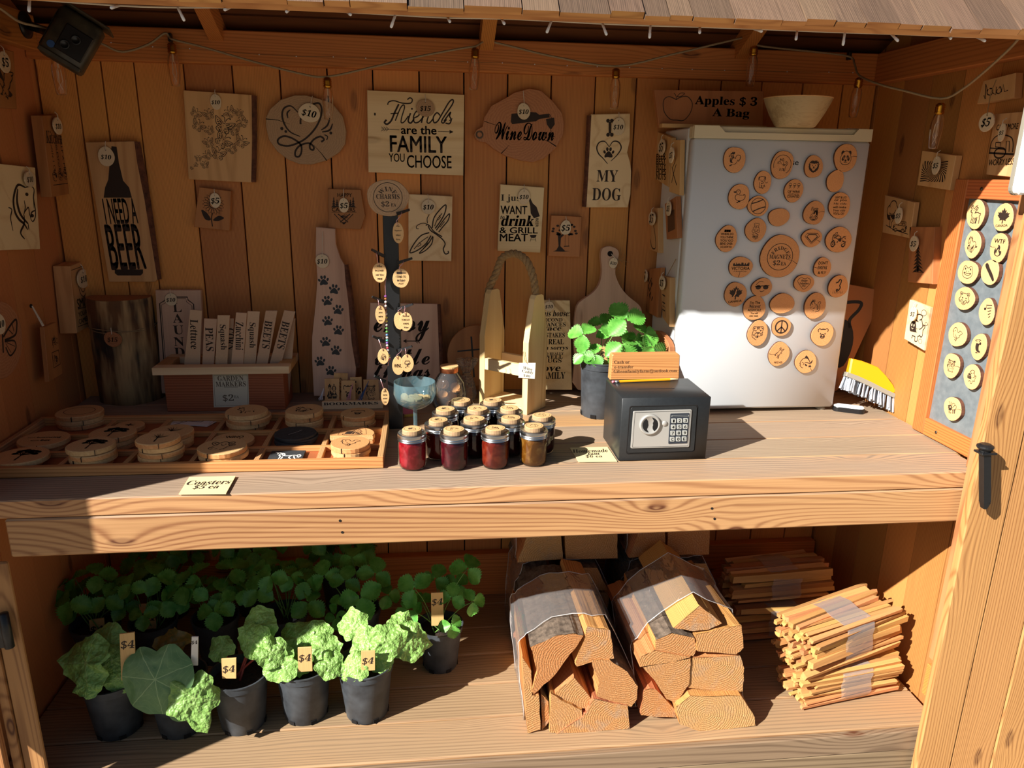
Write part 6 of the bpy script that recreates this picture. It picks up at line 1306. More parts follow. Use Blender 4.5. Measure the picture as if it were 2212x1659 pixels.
fc = PZ(972, 893, CT); fr_ = abs(PY(935, 870, fc.y).x-PY(1010, 870, fc.y).x)/2; zc_ = PY(968, 806, fc.y).z-CT; fy = fc.y+fr_
fk = empty('glass_jar', (fc.x, fy, CT), 'round clear glass jar with a wooden stopper behind the goblet', 'jar')
smooth_by_angle(G().lathe([(fr_*.8, .0008), (fr_, .012), (fr_, zc_*.45), (fr_*.9, zc_*.68), (fr_*.66, zc_*.85), (fr_*.5, zc_*.93), (fr_*.5, zc_)], 32, cap=False).build('shell', MATS['glass_clear'], fk), 60)
G().lathe([(fr_*.5, zc_-.008), (fr_*.53, zc_-.006), (fr_*.53, zc_+.010), (0, zc_+.011)], 24).build('stopper', MATS['slice_pale'], fk); plain('copper', 'b8704a', .3, .9); G().lathe([(fr_*.535, zc_-.01), (fr_*.54, zc_-.009), (fr_*.54, zc_+.004), (fr_*.535, zc_+.005)], 24, cap=False).build('copper_band', MATS['copper'], fk, True)
for k in range(9): a = rg.uniform(0, 6.28); d = fr_*.45; G().lathe([(0, -.0025), (.016, -.0025), (.016, .0025), (0, .0025)], 12).build('wooden_disc', MATS['slice_face'], fk, matrix=Matrix.Translation((d*math.cos(a), d*math.sin(a), .02+.008*k)) @ Matrix.Rotation(rg.uniform(.2, 1.3), 4, 'X') @ Matrix.Rotation(a, 4, 'Z'))
cc = PZ(1008, 868, CT); cl = empty('cellophane_bag', (cc.x, cc.y+.005, CT), 'crinkled clear cellophane bag standing in front of the round board', 'bag'); vv = []; f = []; n = 22; hs = [0.001, .03, .06, .085, .10, .112, .13, .15]; rs = [.026, .034, .031, .022, .011, .016, .027, .034]
for k, (h_, r_) in enumerate(zip(hs, rs)):
    for i in range(n): a = 6.2832*i/n; q_ = r_*(1+.22*noise.noise(Vector((math.cos(a)*3, math.sin(a)*3, k*1.7)))+(.18*(-1)**i if k > 4 else .05*(-1)**i)); vv.append((q_*math.cos(a), q_*math.sin(a)*.7, h_+(.012*noise.noise(Vector((a*2, k, 3))) if k > 4 else 0)))
f = [(k*n+i, k*n+(i+1) % n, (k+1)*n+(i+1) % n, (k+1)*n+i) for k in range(len(hs)-1) for i in range(n)]; mk('film', vv, f, MATS['cellophane'], cl)
G().tube([(.0135*math.cos(6.2832*i/12), .0095*math.sin(6.2832*i/12), .10) for i in range(12)], .0016, 5, closed=True).build('tie', MATS['twine'], cl); G().lathe([(.0, .0025), (.018, .003), (.021, .02), (.018, .05), (0, .055)], 14, sy=.7).build('contents', MATS['sign_brown'], cl, True)

plain('paper_pink', 'cf6a7c', .7); plain('paper_yellow', 'd8b44a', .7)
q = Plane((0, PZ(884, 902, CT).y, CT), (0, -1, .25)).centre(884, 888); r = empty('seed_packet', q.mat(), 'small pink and yellow paper packet behind the goblet stem', 'packet')
G().prism([q.uv(*p) for p in ((868, 878), (898, 874), (899, 899), (869, 902))], -.002, 0, 0).build('sleeve', MATS['paper_pink'], r); A = Art(q); A.poly([(869, 896), (899, 893), (899, 899), (869, 902)]); A.build(r, MATS['paper_yellow'], 'band')

# ------------------------------------------------------------------ wine caddy
pA = PZ(1062, 866, CT); pB = PZ(1153, 886, CT); ax_ = Vector((pB.x-pA.x, pB.y-pA.y, 0)); AL = ax_.length; ax_.normalize(); bw_ = Vector((-ax_.y, ax_.x, 0)); mid = Vector(((pA.x+pB.x)/2, (pA.y+pB.y)/2, CT))
Mx = Matrix(((ax_.x, bw_.x, 0, mid.x), (ax_.y, bw_.y, 0, mid.y), (0, 0, 1, CT), (0, 0, 0, 1)))
wc = empty('wine_caddy', Mx, 'pale pine wine bottle caddy with two tapered ends and a rope handle', 'wine caddy'); zT = PY(1074, 630, mid.y).z-CT; W = .115; TH_ = .02
for s in (-1, 1):
    x = s*(AL/2); prof = [(-W/2, .0005), (W/2, .0005), (W/2, zT*.62), (W*.22, zT*.985), (W*.12, zT), (-W*.16, zT), (-W*.24, zT*.97), (-W/2, zT*.62)]
    v = [(x-TH_/2, y, z) for y, z in prof]+[(x+TH_/2, y, z) for y, z in prof]; n = len(prof)
    mk('end_board', v, [tuple(range(n-1, -1, -1)), tuple(range(n, 2*n))]+[(i, (i+1) % n, n+(i+1) % n, n+i) for i in range(n)], MATS['caddy_pine'], wc)
zs = PY(1130, 790, mid.y).z-CT; xi = AL/2-TH_/2-.0005
G().box(-xi, xi, -W/2, -W/2+.016, zs-.012, zs+.026, .001).build('bottle_rail', MATS['sign_pale_x'], wc); G().box(-xi, xi, W/2-.016, W/2, zs-.012, zs+.026, .001).build('bottle_rail', MATS['sign_pale_x'], wc)
G().box(-xi, xi, -W/2, W/2, .004, .022, .001).build('bottom_board', MATS['sign_pale_x'], wc)
tt = Vector((-AL/2, 0, zT-.02)); t2 = Vector((AL/2, 0, zT-.02)); pk = PY(1105, 541, mid.y).z-CT-.01
path = [tuple(Vector((-AL/2-.022, .0, zT-.055))), tuple(Vector((-AL/2-.016, 0, zT-.005))), (-AL*.42, 0, zT+(pk-zT)*.45), (-AL*.28, 0, zT+(pk-zT)*.86), (-.0, 0, pk), (AL*.26, 0, zT+(pk-zT)*.84), (AL*.42, 0, zT+(pk-zT)*.4), (AL/2-.004, 0, zT-.004)]
sp_ = [Vector(p) for p in spline(path, 12)]
for k in range(3):                                         # three twisted strands
    pts = []
    for i, p in enumerate(sp_):
        t_ = (sp_[min(i+1, len(sp_)-1)]-sp_[max(i-1, 0)]).normalized(); n_ = Vector((0, 1, 0)); b_ = t_.cross(n_); a = i*.55+k*2.094; pts.append(p+n_*(.0062*math.cos(a))+b_*(.0062*math.sin(a)))
    G().tube(pts, .0072, 7).build('rope_strand', MATS['rope'], wc, True)
tp = Plane(Mx @ Vector((.02, -W/2-.004, zs)), -bw_).centre(1139, 802); o = G().prism([tp.uv(*p) for p in ((1121, 784), (1157, 784), (1155, 818), (1120, 816))], -.001, 0, 0).build('price_card', MATS['card_cream'], wc, matrix=Mx.inverted() @ tp.mat())
A = Art(tp); A.text(ITA('Wine'), 1140, 796, 20, 7); A.text(ITA('Caddy'), 1140, 804, 24, 8); A.text(ITA('$40'), 1138, 812, 14, 6); A.build(o, name='lettering'); c1, c2 = tp.uv(1141, 787), tp.uv(1131, 757); G().tube([(c1[0], c1[1], .0005), (c2[0]*.6+.002, c2[1]*.5, .002), (c2[0], c2[1], .004)], .001, 5).build('string', MATS['twine'], o)

# ------------------------------------------------------------------ potted strawberry on the counter
pc = PZ(1300, 908, CT); pr = .062; pcen = Vector((pc.x+.004, pc.y+pr, CT)); PH = PY(1262, 782, pcen.y).z-CT+.008
sb = empty('potted_strawberry', tuple(pcen), 'strawberry plant in a scuffed black pot behind the safe', 'potted plant'); pot(sb, pr*.93, pr*1.06, PH)
rg = random.Random(21); tb = pcen+Vector((0, 0, PH*.86))
for (x, y, d, s, nx, ny, nz, hx, hz) in [(1352, 690, -.02, 1.25, -.1, -.8, .6, -.3, .8), (1260, 722, -.02, 1.0, -.25, -.75, .6, -.6, .4), (1345, 742, -.05, 1.15, 0, -.75, .7, .3, -.5), (1300, 700, .03, .9, -.2, -.6, .7, .2, .6), (1395, 722, 0, .95, .3, -.6, .7, .7, .4), (1410, 748, -.03, 1.0, .3, -.75, .5, .6, -.1), (1385, 752, .0, .8, .1, -.5, .8, .2, .5), (1285, 765, -.04, .8, -.2, -.7, .6, -.4, .1), (1262, 765, -.03, .75, -.4, -.6, .6, -.6, -.2), (1325, 715, .02, 1.0, 0, -.6, .8, 0, 1), (1372, 735, -.02, .9, .2, -.7, .6, .5, .3), (1320, 765, -.03, .7, 0, -.6, .8, .1, .2)]:
    P = PY(x, y, pcen.y+d); add_leaf(sb, pcen, P, s, (nx, ny, nz), (hx, -.1, hz), tb+Vector((rg.uniform(-.02, .02), rg.uniform(-.02, .02), 0)), rg)
stake(sb, pcen, [(1294, 792), (1320, 792), (1321, 748), (1295, 750)], pcen.y-.03)

# ------------------------------------------------------------------ cash safe, pay sign, pencil
SX0, SX1, SY, SH, SD = .5098, .7565, -.707, .181, .186
sf = empty('cash_safe', ((SX0+SX1)/2, SY, CT), 'black steel cash safe with a silver keypad panel and a slot on top', 'safe'); hw = (SX1-SX0)/2; M_ = Matrix.Translation((-(SX0+SX1)/2, -SY, -CT))
plain('safe_black', '2c2f31', .38, .1, spot=.4, spotscale=120); plain('panel_silver', 'b9b7b1', .42, .35); plain('key_grey', 'a8aaa4', .5); plain('pad_dark', '2b313b', .45)
smooth_by_angle(G().box(-hw, hw, 0, SD, .0005, SH, .002).build('body', MATS['safe_black'], sf), 50)
SP = Plane((.63, SY, 1.05), (0, -1, 0))
def on_safe(pts, w0, w1, bev=.0006): q = SP.centre(1432, 930); return G().prism([q.uv(*p) for p in pts], w0, w1, bev), M_ @ q.mat()
def rnd(quad, k=.1):
    out = []
    for i in range(4):
        p = quad[i]; a = quad[i-1]; b_ = quad[(i+1) % 4]; da = k*30/max(1, math.hypot(a[0]-p[0], a[1]-p[1])); db = k*30/max(1, math.hypot(b_[0]-p[0], b_[1]-p[1]))
        out += [(p[0]+(a[0]-p[0])*da, p[1]+(a[1]-p[1])*da), (p[0]+((a[0]-p[0])*da+(b_[0]-p[0])*db)*.3, p[1]+((a[1]-p[1])*da+(b_[1]-p[1])*db)*.3), (p[0]+(b_[0]-p[0])*db, p[1]+(b_[1]-p[1])*db)]
    return out
g, M = on_safe(rnd([(1360, 877), (1508, 874), (1501, 976), (1352, 981)], .13), .0, .0012); g.build('door_gap', MATS['dark_gap'], sf, matrix=M)
g, M = on_safe(rnd([(1362.5, 879.5), (1505.5, 876.5), (1498.5, 973.5), (1354.5, 978)], .13), .0, .003); g.build('door', MATS['safe_black'], sf, matrix=M)
g, M = on_safe(rnd([(1367, 887), (1493, 883), (1487, 964), (1361, 967)], .08), .003, .006); pn = g.build('control_panel', MATS['panel_silver'], sf, matrix=M)
q = SP.centre(1432, 930); A = Art(q, .0063); A.line([(1370.5, 889.5), (1490.5, 886), (1484.5, 961.5), (1365, 964.5)], .0012, closed=True); A.build(pn, MATS['dark_gap'], 'panel_groove')
c = q.uv(1402, 915); R = abs(q.uv(1425, 915)[0]-q.uv(1379, 915)[0])/2; g = G().lathe([(R, .006), (R*.97, .011), (R*.84, .0125), (R*.8, .0115), (0, .0115)], 30, (c[0], c[1], 0)); kn = g.build('turn_knob', MATS['panel_silver'], pn, True)
A = Art(q, .0122)
for s in (-1, 1): A.poly([(c[0]+R*.72*math.cos(a)*1.0, c[1]+R*.72*math.sin(a)) for a in [(-1.2+.24*i if s > 0 else 1.94+.24*i)+.22 for i in range(11)]]+[(c[0]+s*R*.22+x*R*.3, c[1]+y*R*.72) for x, y in ((.28 if s > 0 else -.1, .55), (.0, .25), (.12, 0), (.0, -.25), (.1 if s > 0 else -.28, -.55))][::(1 if s > 0 else -1)], False)
A.build(kn, MATS['plastic_black'], 'grip_recess')
c = q.uv(1434, 913); G().lathe([(.0075, .006), (.0075, .008), (.005, .0095), (0, .010)], 20, (c[0], c[1], 0)).build('lock_cover', MATS['panel_silver'], pn, True)
g, M = on_safe(rnd([(1446.5, 892), (1487.5, 890.5), (1482.5, 955.5), (1442, 957)], .05), .006, .0072, 0); kp = g.build('keypad', MATS['pad_dark'], sf, matrix=M)
A = Art(q, .0075); A.line([(1449, 897), (1486, 896)], .0042); A.build(kp, MATS['key_grey'], 'display'); A = Art(q, .0077); A.line([(1450, 897), (1485, 896)], .0030); A.build(kp, MATS['pad_dark'], 'display_window')
for i, ch in enumerate('123456789C0E'):
    x = 1453.2+(i % 3)*12.9-(i//3)*1.05; y = 907-(i % 3)*.4+(i//3)*13.2; k = on_safe(rnd([(x-5, y-5), (x+5, y-5), (x+5, y+5), (x-5, y+5)], .05), .0072, .0088, .0003)[0].build('key', MATS['key_grey'], kp); A = Art(q, .0091); A.text(ch, x, y, 4.6 if ch != '1' else 2.4, 6, off=.02); A.build(k, MATS['paint_black'], 'digit')
q = Plane((.63, -.6, CT+SH+.0004), (0, 0, 1), (0, 1, 0)).centre(1416, 839); A = Art(q, 0); A.line([(1377, 840.5), (1457, 838.5)], .004); o = A.build(sf, MATS['dark_gap'], 'coin_slot'); o.matrix_local = M_ @ q.mat()
yk = PZ(1322, 821, CT+SH).y; pl = Plane((.6, yk, CT+SH), (0, -1, 0))
r, p = board('wooden_sign', 'orange wooden block on the safe with cash and transfer directions', 'sign', pl, [(1322, 769), (1325, 766), (1465, 764), (1469, 768), (1467, 818), (1318, 820.5)], .028, 'tray_fir', None, .002, 'block')
A = Art(p); A.text(SER('Cash or'), 1343, 782, 33, 7); A.text(SER('e-transfer'), 1347.5, 792.5, 41, 6.5); A.text(SER('Gibsonfamilyfarm@outlook.com'), 1394, 802, 137, 8.5); A.build(r, MATS['burnt_soft'])
a = PZ(1321, 823.5, CT+SH+.0035); b_ = PZ(1466, 817.5, CT+SH+.0035); a.y -= .006; b_.y -= .006; pe = empty('pencil', tuple(a), 'yellow pencil with a pink eraser lying on the safe', 'pencil'); d = (b_-a); Lp = d.length; d.normalize(); s_ = d.cross(Vector((0, 0, 1))).normalized(); Mp = Matrix(((d.x, s_.x, 0, 0), (d.y, s_.y, 0, 0), (d.z, s_.z, 1, 0), (0, 0, 0, 1))) @ Matrix.Rotation(math.radians(90), 4, 'Y')
plain('pencil_yellow', 'f2a81c', .35); plain('eraser', 'e88a96', .8)
G().lathe([(.0036, Lp*.1), (.0036, Lp*.86)], 6).build('shaft', MATS['pencil_yellow'], pe, matrix=Mp); G().lathe([(.0034, 0), (.0036, .002), (.0036, Lp*.045)], 12).build('eraser', MATS['eraser'], pe, True, matrix=Mp); G().lathe([(.0038, Lp*.045), (.0038, Lp*.1)], 12).build('ferrule', MATS['silver'], pe, True, matrix=Mp); G().lathe([(.0036, Lp*.86), (.001, Lp*.98)], 8).build('sharpened_cone', MATS['sign_pale'], pe, matrix=Mp); G().lathe([(.001, Lp*.98), (0, Lp)], 6).build('lead', MATS['paint_black'], pe, matrix=Mp)

# ------------------------------------------------------------------ jam jars
def jam(name, c, c2):
    m = NT(name); v = m.coords(); n = m.noise(v, 60.0, 3.0, .6); m.fin(m.mix(m.ramp(n, .45, .62), lin(c), lin(c2)), .12, Specular_IOR_Level=.3); return m.m
JC = {'red': jam('jam_red', '7c0d17', '96202a'), 'maroon': jam('jam_maroon', '3c0810', '54141b'), 'brick': jam('jam_brick', '5c170c', '722a18'), 'amber': jam('jam_amber', '5c360c', '74501e'), 'dark': jam('jam_dark', '2a070a', '3c0e10'), 'rust': jam('jam_rust', '5e1209', '701f10')}
thin('jar_glass', 'ffffff', .0, .1, .02, fres=.6); plain('zinc', 'b5b8ba', .28, 1.0)
JS = 1.08
jam_prof = [(.0, .003), (.026, .003), (.0305, .008), (.032, .016), (.033, .06), (.031, .069), (.0285, .0725), (0, .0725)]
gl_prof = [(.018, .0004), (.0275, .001), (.0325, .006), (.0338, .014), (.0346, .06), (.033, .0695), (.0305, .0745), (.0305, .080)]
ln_prof = [(.0338, .0725), (.0352, .0735), (.0340, .0765), (.0354, .0785), (.0342, .0815), (.0352, .0835), (.0348, .090), (.033, .0915), (.029, .0908), (.0285, .0895), (0, .0895)]
Jm = G().lathe(jam_prof, 30); Jg = G().lathe(gl_prof, 30, cap=False); Jl = G().lathe(ln_prof, 30, cap=False)
def mesh_of(g, name, mat, deg=45):
    me = bpy.data.meshes.new(name); me.from_pydata([tuple(v) for v in g.v], [], g.f); me.materials.append(mat); o = bpy.data.objects.new(name, me); smooth_by_angle(o, deg); bpy.data.objects.remove(o); return me
Mg = mesh_of(Jg, 'glass', MATS['jar_glass']); Ml = mesh_of(Jl, 'lid', MATS['zinc'], 30); Mj = {k: mesh_of(Jm, 'jam', v) for k, v in JC.items()}
for i, (x, y, k, lab) in enumerate([(890, 934, 'red', 'bright red jam jar at the front left of the jars'), (981, 934, 'maroon', 'dark maroon jam jar, second in the front row'), (1070, 932, 'brick', 'brick-red jam jar, third in the front row'), (1153.5, 927, 'amber', 'amber brown jam jar at the front right'), (947, 914, 'rust', 'rust-red jam jar just behind the bright red one'), (1024, 911, 'dark', 'near-black jam jar behind the gap between maroon and brick ones'), (1104, 909, 'dark', 'near-black jam jar behind the brick-red one'), (1171, 904, 'dark', 'near-black jam jar at the right behind the amber one'), (962, 890, 'dark', 'jam jar at the left of the third row'), (1031, 889, 'dark', 'jam jar in the middle of the third row'), (1101, 888, 'dark', 'jam jar at the right of the third row, before the caddy'), (996, 871, 'dark', 'jam jar in the last row on the left'), (1064, 871, 'dark', 'jam jar in the last row against the caddy')]):
    c = PZ(x, y, CT+.0905*JS); r = empty('jam_jar', (c.x, c.y, CT), lab, 'jar', 'jam jars on the counter')
    for nm, me in (('jam', Mj[k]), ('glass', Mg), ('lid', Ml)): o = bpy.data.objects.new(nm, me); COL.objects.link(o); o.parent = r; o.rotation_euler.z = i; o.scale = (JS, JS, JS)
    q = Plane((0, 0, .1085), (0, 0, 1), (0, 1, 0)); Rl = random.uniform(.0245, .0285); t = G().prism(blob(Rl, Rl*.95, 24, .03, i+50), -.0115, 0, .0006).build('lid_slice', MATS['slice_pale'], r, matrix=q.mat()); nb_ = blob(Rl*1.015, Rl*.965, 24, .03, i+50); G().add([(x_, y_, -.0115) for x_, y_ in nb_]+[(x_, y_, -.0012) for x_, y_ in nb_], [(k_, (k_+1) % 24, 24+(k_+1) % 24, 24+k_) for k_ in range(24)]).build('bark_rim', MATS['slice_grey'], t); A = Art(q); A.ring(0, 0, Rl*.8, Rl*.8, .0005); A.uvtext(('🍓', '🫐', '🍇', '🍑')[i % 4], 0, -Rl*.08, Rl*.8, Rl*.8); A.build(t)
# ------------------------------------------------------------------ lower shelf: potted plants
def crinkle(name, mat, seed, wr=.1, ruff=.12, n=30, m=7, notch=.35, point=.25, lobes=0.06):
    rg = random.Random(seed); vs = [(0, 0, 0)]; fs = []; sx = rg.uniform(0, 50)
    for k in range(1, m+1):
        for i in range(n):
            a = 6.2832*i/n; r = 1+lobes*math.cos(5*a+seed)+lobes*.6*math.cos(11*a+seed*2)
            b_ = abs(((a-1.5708+math.pi) % 6.2832)-math.pi)      # 0 at the tip, pi at the stalk
            r *= 1+point*max(0, 1-b_/.7)**2; r *= 1-notch*max(0, 1-(math.pi-b_)/.45)
            t = k/m; x, y = math.cos(a)*r*t, math.sin(a)*r*t
            z = wr*noise.noise(Vector((x*3+sx, y*3, seed)))*t*1.5+wr*.8*noise.noise(Vector((x*7+sx, y*7, seed)))*min(1, t*3)+ruff*t*t*math.sin(a*4+seed)*.6-.18*t*t
            vs.append((x, y, z))
    for i in range(n):
        j = (i+1) % n; fs.append((0, 1+i, 1+j))
        for k in range(m-1): fs.append((1+k*n+i, 1+(k+1)*n+i, 1+(k+1)*n+j, 1+k*n+j))
    me = bpy.data.meshes.new(name); me.from_pydata(vs, [], fs); me.materials.append(MATS[mat]); me.polygons.foreach_set('use_smooth', [True]*len(fs)); return me
RH = [crinkle('leaf', 'rhubarb_leaf', s, .12, .26, 40, 10, .35, .30, .07) for s in (1, 2, 3, 4)]
BIG = crinkle('leaf', 'squash_leaf', 9, .05, .06, 48, 9, .3, .0, .025); LONG = crinkle('leaf', 'rhubarb_leaf', 12, .12, .2, 48, 11, .3, .6, .09); DRY = crinkle('leaf', 'dry_leaf', 5, .2, .3)
def rhubarb(px, pyb, lab, leaves, r0=.062, r1=.080, h=.175, seed=0, stakes=()):
    b = PZ(px, pyb, FL); c = Vector((b.x, b.y+r0, FL)); r = empty('potted_rhubarb', tuple(c), lab, 'potted plant', 'potted rhubarb on the lower shelf'); pot(r, r0, r1, h); rg = random.Random(seed)
    for (x, y, d, s, nrm, hd, me) in leaves:
        P = PY(x, y, c.y+d); add_leaf(r, c, P, s*(1.15 if me in RH else 1), nrm, hd, c+Vector((rg.uniform(-.015, .015), rg.uniform(-.015, .01), h*.86)), rg, 'stem_red' if me in RH else 'stem_green', me, .003)
    for q, t, mt in stakes: stake(r, c, q, c.y-r1*.8, t, mt)
    return c
UPF = (0, -.75, .65)
rhubarb(240, 1603, 'shaded black pot with drooping rhubarb leaves at the far left of the shelf', [(185, 1432, -.06, .062, (-.3, -.8, .5), (-1, 0, .1), RH[0]), (225, 1395, .0, .05, (0, -.7, .7), (.2, 0, 1), RH[1]), (242, 1425, -.03, .035, (.2, -.8, .5), (.5, 0, -.6), RH[2]), (192, 1478, -.09, .032, (-.1, -.8, .6), (-.6, 0, -.3), RH[3]), (255, 1465, -.05, .035, (.2, -.8, .4), (.4, 0, -.8), RH[1])], seed=1, stakes=[([(262, 1470), (294, 1470), (290, 1366), (258, 1370)], '$4', 'stake_wood')])
rhubarb(380, 1600, 'black pot hidden behind one huge round leaf and a puckered leaf', [(335, 1468, -.10, .098, (-.1, -.9, .35), (.1, 0, -1), BIG), (417, 1508, -.12, .066, (.25, -.85, .45), (.25, 0, -1), LONG), (365, 1395, .02, .05, (-.2, -.6, .7), (.6, 0, .5), DRY), (392, 1530, -.08, .04, (.1, -.9, .3), (.1, 0, -1), BIG)], seed=2, stakes=[([(412, 1438), (427, 1438), (428, 1376), (414, 1376)], '$4', 'card_white')])
rhubarb(516, 1592, 'black pot with bright rhubarb leaves, third from the left in front', [(478, 1402, .0, .032, (-.1, -.7, .7), (-.4, 0, .6), RH[2]), (548, 1385, .0, .042, (-.2, -.8, .5), (-.5, 0, .4), RH[0]), (560, 1352, .04, .045, (-.1, -.7, .6), (-.2, 0, 1), RH[1]), (585, 1410, -.03, .040, (.2, -.8, .5), (.5, 0, -.5), RH[3])], seed=3, stakes=[([(480, 1466), (510, 1466), (510, 1422), (478, 1424)], '$4', 'stake_wood')])
rhubarb(655, 1570, 'scuffed grey-black pot with crinkled rhubarb leaves in the sunlight', [(608, 1435, -.06, .044, (-.2, -.8, .6), (-.5, 0, -.3), RH[1]), (640, 1378, .03, .046, (0, -.6, .8), (.3, 0, .5), RH[2]), (698, 1400, .0, .040, (.1, -.7, .7), (.8, 0, .2), RH[0]), (712, 1436, -.06, .036, (.2, -.8, .5), (.6, 0, -.6), RH[3]), (690, 1368, .04, .034, (.1, -.6, .7), (-.3, 0, .8), RH[1]), (650, 1430, -.03, .030, (0, -.7, .7), (0, 0, -1), RH[0])], seed=4, stakes=[([(644, 1452), (675, 1450), (673, 1398), (643, 1400)], '$4', 'stake_wood')])
rhubarb(790, 1567, 'scuffed black pot with pale crinkled rhubarb leaves, fifth from the left in front', [(768, 1440, -.06, .036, (-.2, -.8, .6), (-.5, 0, -.5), RH[2]), (795, 1395, -.02, .046, (-.1, -.7, .7), (-.2, 0, .8), RH[1]), (835, 1385, -.02, .046, (.1, -.75, .6), (.6, 0, .3), RH[0]), (885, 1386, .0, .050, (.35, -.75, .5), (1, 0, -.2), RH[3]), (762, 1352, .04, .040, (-.2, -.7, .6), (-.2, 0, 1), RH[2]), (822, 1420, -.03, .036, (.1, -.8, .5), (.2, 0, -1), RH[1]), (865, 1352, .04, .036, (.2, -.6, .7), (.4, 0, .8), RH[0])], seed=5, stakes=[([(780, 1450), (810, 1448), (810, 1406), (780, 1407)], '$4', 'stake_wood')])
def strawberry(px, pyb, lab, n=10, seed=0, leaves=None, stakes=(), r0=.055, r1=.072, h=.155, spread=.115, up=.17):
    b = PZ(px, pyb, FL); c = Vector((b.x, b.y+r0, FL)); r = empty('potted_strawberry', tuple(c), lab, 'potted plant', 'potted strawberries on the lower shelf'); pot(r, r0, r1, h); rg = random.Random(seed)
    tb = c+Vector((0, 0, h*.86))
    if leaves is None:
        leaves = []
        for k in range(n):
            a = 6.2832*k/n*2.4+rg.uniform(-.3, .3); d = spread*math.sqrt((k+.6)/n); P = tb+Vector((d*math.cos(a), d*math.sin(a)*.8, .04+up*rg.uniform(.35, 1.0)*(1-.35*(d/spread)**2)))
            P.z = min(P.z, CT-.19); leaves.append((P, rg.uniform(.85, 1.2), (math.cos(a)*.35, math.sin(a)*.3-.45, .8), (math.cos(a), math.sin(a), .15)))
    else: leaves = [(PY(x, y, c.y+d), s, nr, hd) for (x, y, d, s, nr, hd) in leaves]
    for (P, s, nr, hd) in leaves: add_leaf(r, c, P, s, nr, hd, tb+Vector((rg.uniform(-.02, .02), rg.uniform(-.02, .02), 0)), rg)
    for q, t, mt, dy in stakes: stake(r, c, q, c.y-dy, t, mt)
strawberry(952, 1457, 'strawberry plant in a black pot standing alone beside the firewood', seed=1, leaves=[(895, 1272, -.02, 1.15, (-.3, -.7, .6), (-.6, 0, .5)), (1010, 1228, .02, 1.15, (.2, -.6, .7), (.4, 0, .8)), (1022, 1300, -.03, .85, (.4, -.7, .5), (.7, 0, .2)), (975, 1350, -.08, .8, (.1, -.8, .5), (.2, 0, -.8)), (975, 1292, -.02, .9, (.1, -.7, .6), (.2, 0, .6)), (940, 1250, .05, 1.0, (0, -.6, .8), (.2, 0, 1)), (880, 1318, -.02, .9, (-.4, -.6, .6), (-.8, 0, -.3)), (910, 1300, .02, .8, (-.2, -.6, .7), (-.4, 0, .5)), (985, 1262, .05, .9, (.2, -.6, .7), (.5, 0, .6))], stakes=[([(932, 1352), (959, 1352), (957, 1280), (931, 1281)], '$4', 'stake_wood', .03)])
strawberry(775, 1420, 'strawberry plant with one sunlit leaf behind the crinkled rhubarb', seed=2, leaves=[(778, 1290, -.1, 1.3, (-.1, -.85, .5), (.2, 0, -.6)), (700, 1245, 0, 1.1, (-.2, -.6, .7), (-.3, 0, .8)), (745, 1255, -.02, 1.0, (0, -.6, .7), (.2, 0, .8)), (810, 1240, .0, 1.1, (.2, -.6, .7), (.3, 0, .8)), (838, 1285, -.03, .9, (.3, -.7, .6), (.8, 0, 0)), (728, 1305, -.05, .7, (-.2, -.7, .6), (-.2, 0, .3)), (760, 1205, .06, 1.0, (0, -.5, .8), (0, 0, 1)), (725, 1335, -.05, .7, (-.1, -.8, .5), (.1, 0, -.6))])
strawberry(615, 1430, 'shaded strawberry plant behind the gap of the rhubarb pots', 10, 3, stakes=[([(632, 1345), (640, 1346), (643, 1318), (634, 1316)], '$', 'card_white', .03)])
strawberry(465, 1440, 'shaded strawberry plant with a white plastic label', 11, 4, stakes=[([(447, 1372), (460, 1372), (456, 1335), (444, 1336)], '$4', 'card_white', .03)])
strawberry(330, 1450, 'shaded strawberry plant with a tall price stake, third from the left behind', 11, 5, stakes=[([(308, 1372), (339, 1372), (331, 1304), (300, 1306)], '$4', 'stake_wood', .02)])
strawberry(205, 1455, 'shaded strawberry plant in the left back with a low price stake', 11, 6, stakes=[([(196, 1384), (227, 1382), (224, 1335), (192, 1340)], '$4', 'stake_wood', .02)])
strawberry(360, 1345, 'strawberry plant in the darkest back row, left of the others', 9, 7); strawberry(545, 1335, 'strawberry plant in the dark back row reaching the counter', 9, 8); strawberry(735, 1325, 'strawberry plant in the dark back row, right of the others', 9, 9)

# ------------------------------------------------------------------ firewood bundles
ZB = Z(1040, 1130, 640/2212)
thin('wrap_film', 'ffffff', .18, .5, .07, .35, 12.0, hazecol='ffffff', fres=.5)
thin('wrap_sheen', 'ffffff', .32, .6, .08, hazecol='ffffff', fres=.6)  # whiter film colour, imitates the bright highlight streaks on the wrap
def hull(pts):
    pts = sorted(set(pts)); lo = []; hi = []
    for p in pts:
        while len(lo) >= 2 and (lo[-1][0]-lo[-2][0])*(p[1]-lo[-2][1])-(lo[-1][1]-lo[-2][1])*(p[0]-lo[-2][0]) <= 0: lo.pop()
        lo.append(p)
    for p in reversed(pts):
        while len(hi) >= 2 and (hi[-1][0]-hi[-2][0])*(p[1]-hi[-2][1])-(hi[-1][1]-hi[-2][1])*(p[0]-hi[-2][0]) <= 0: hi.pop()
        hi.append(p)
    return lo[:-1]+hi[:-1]
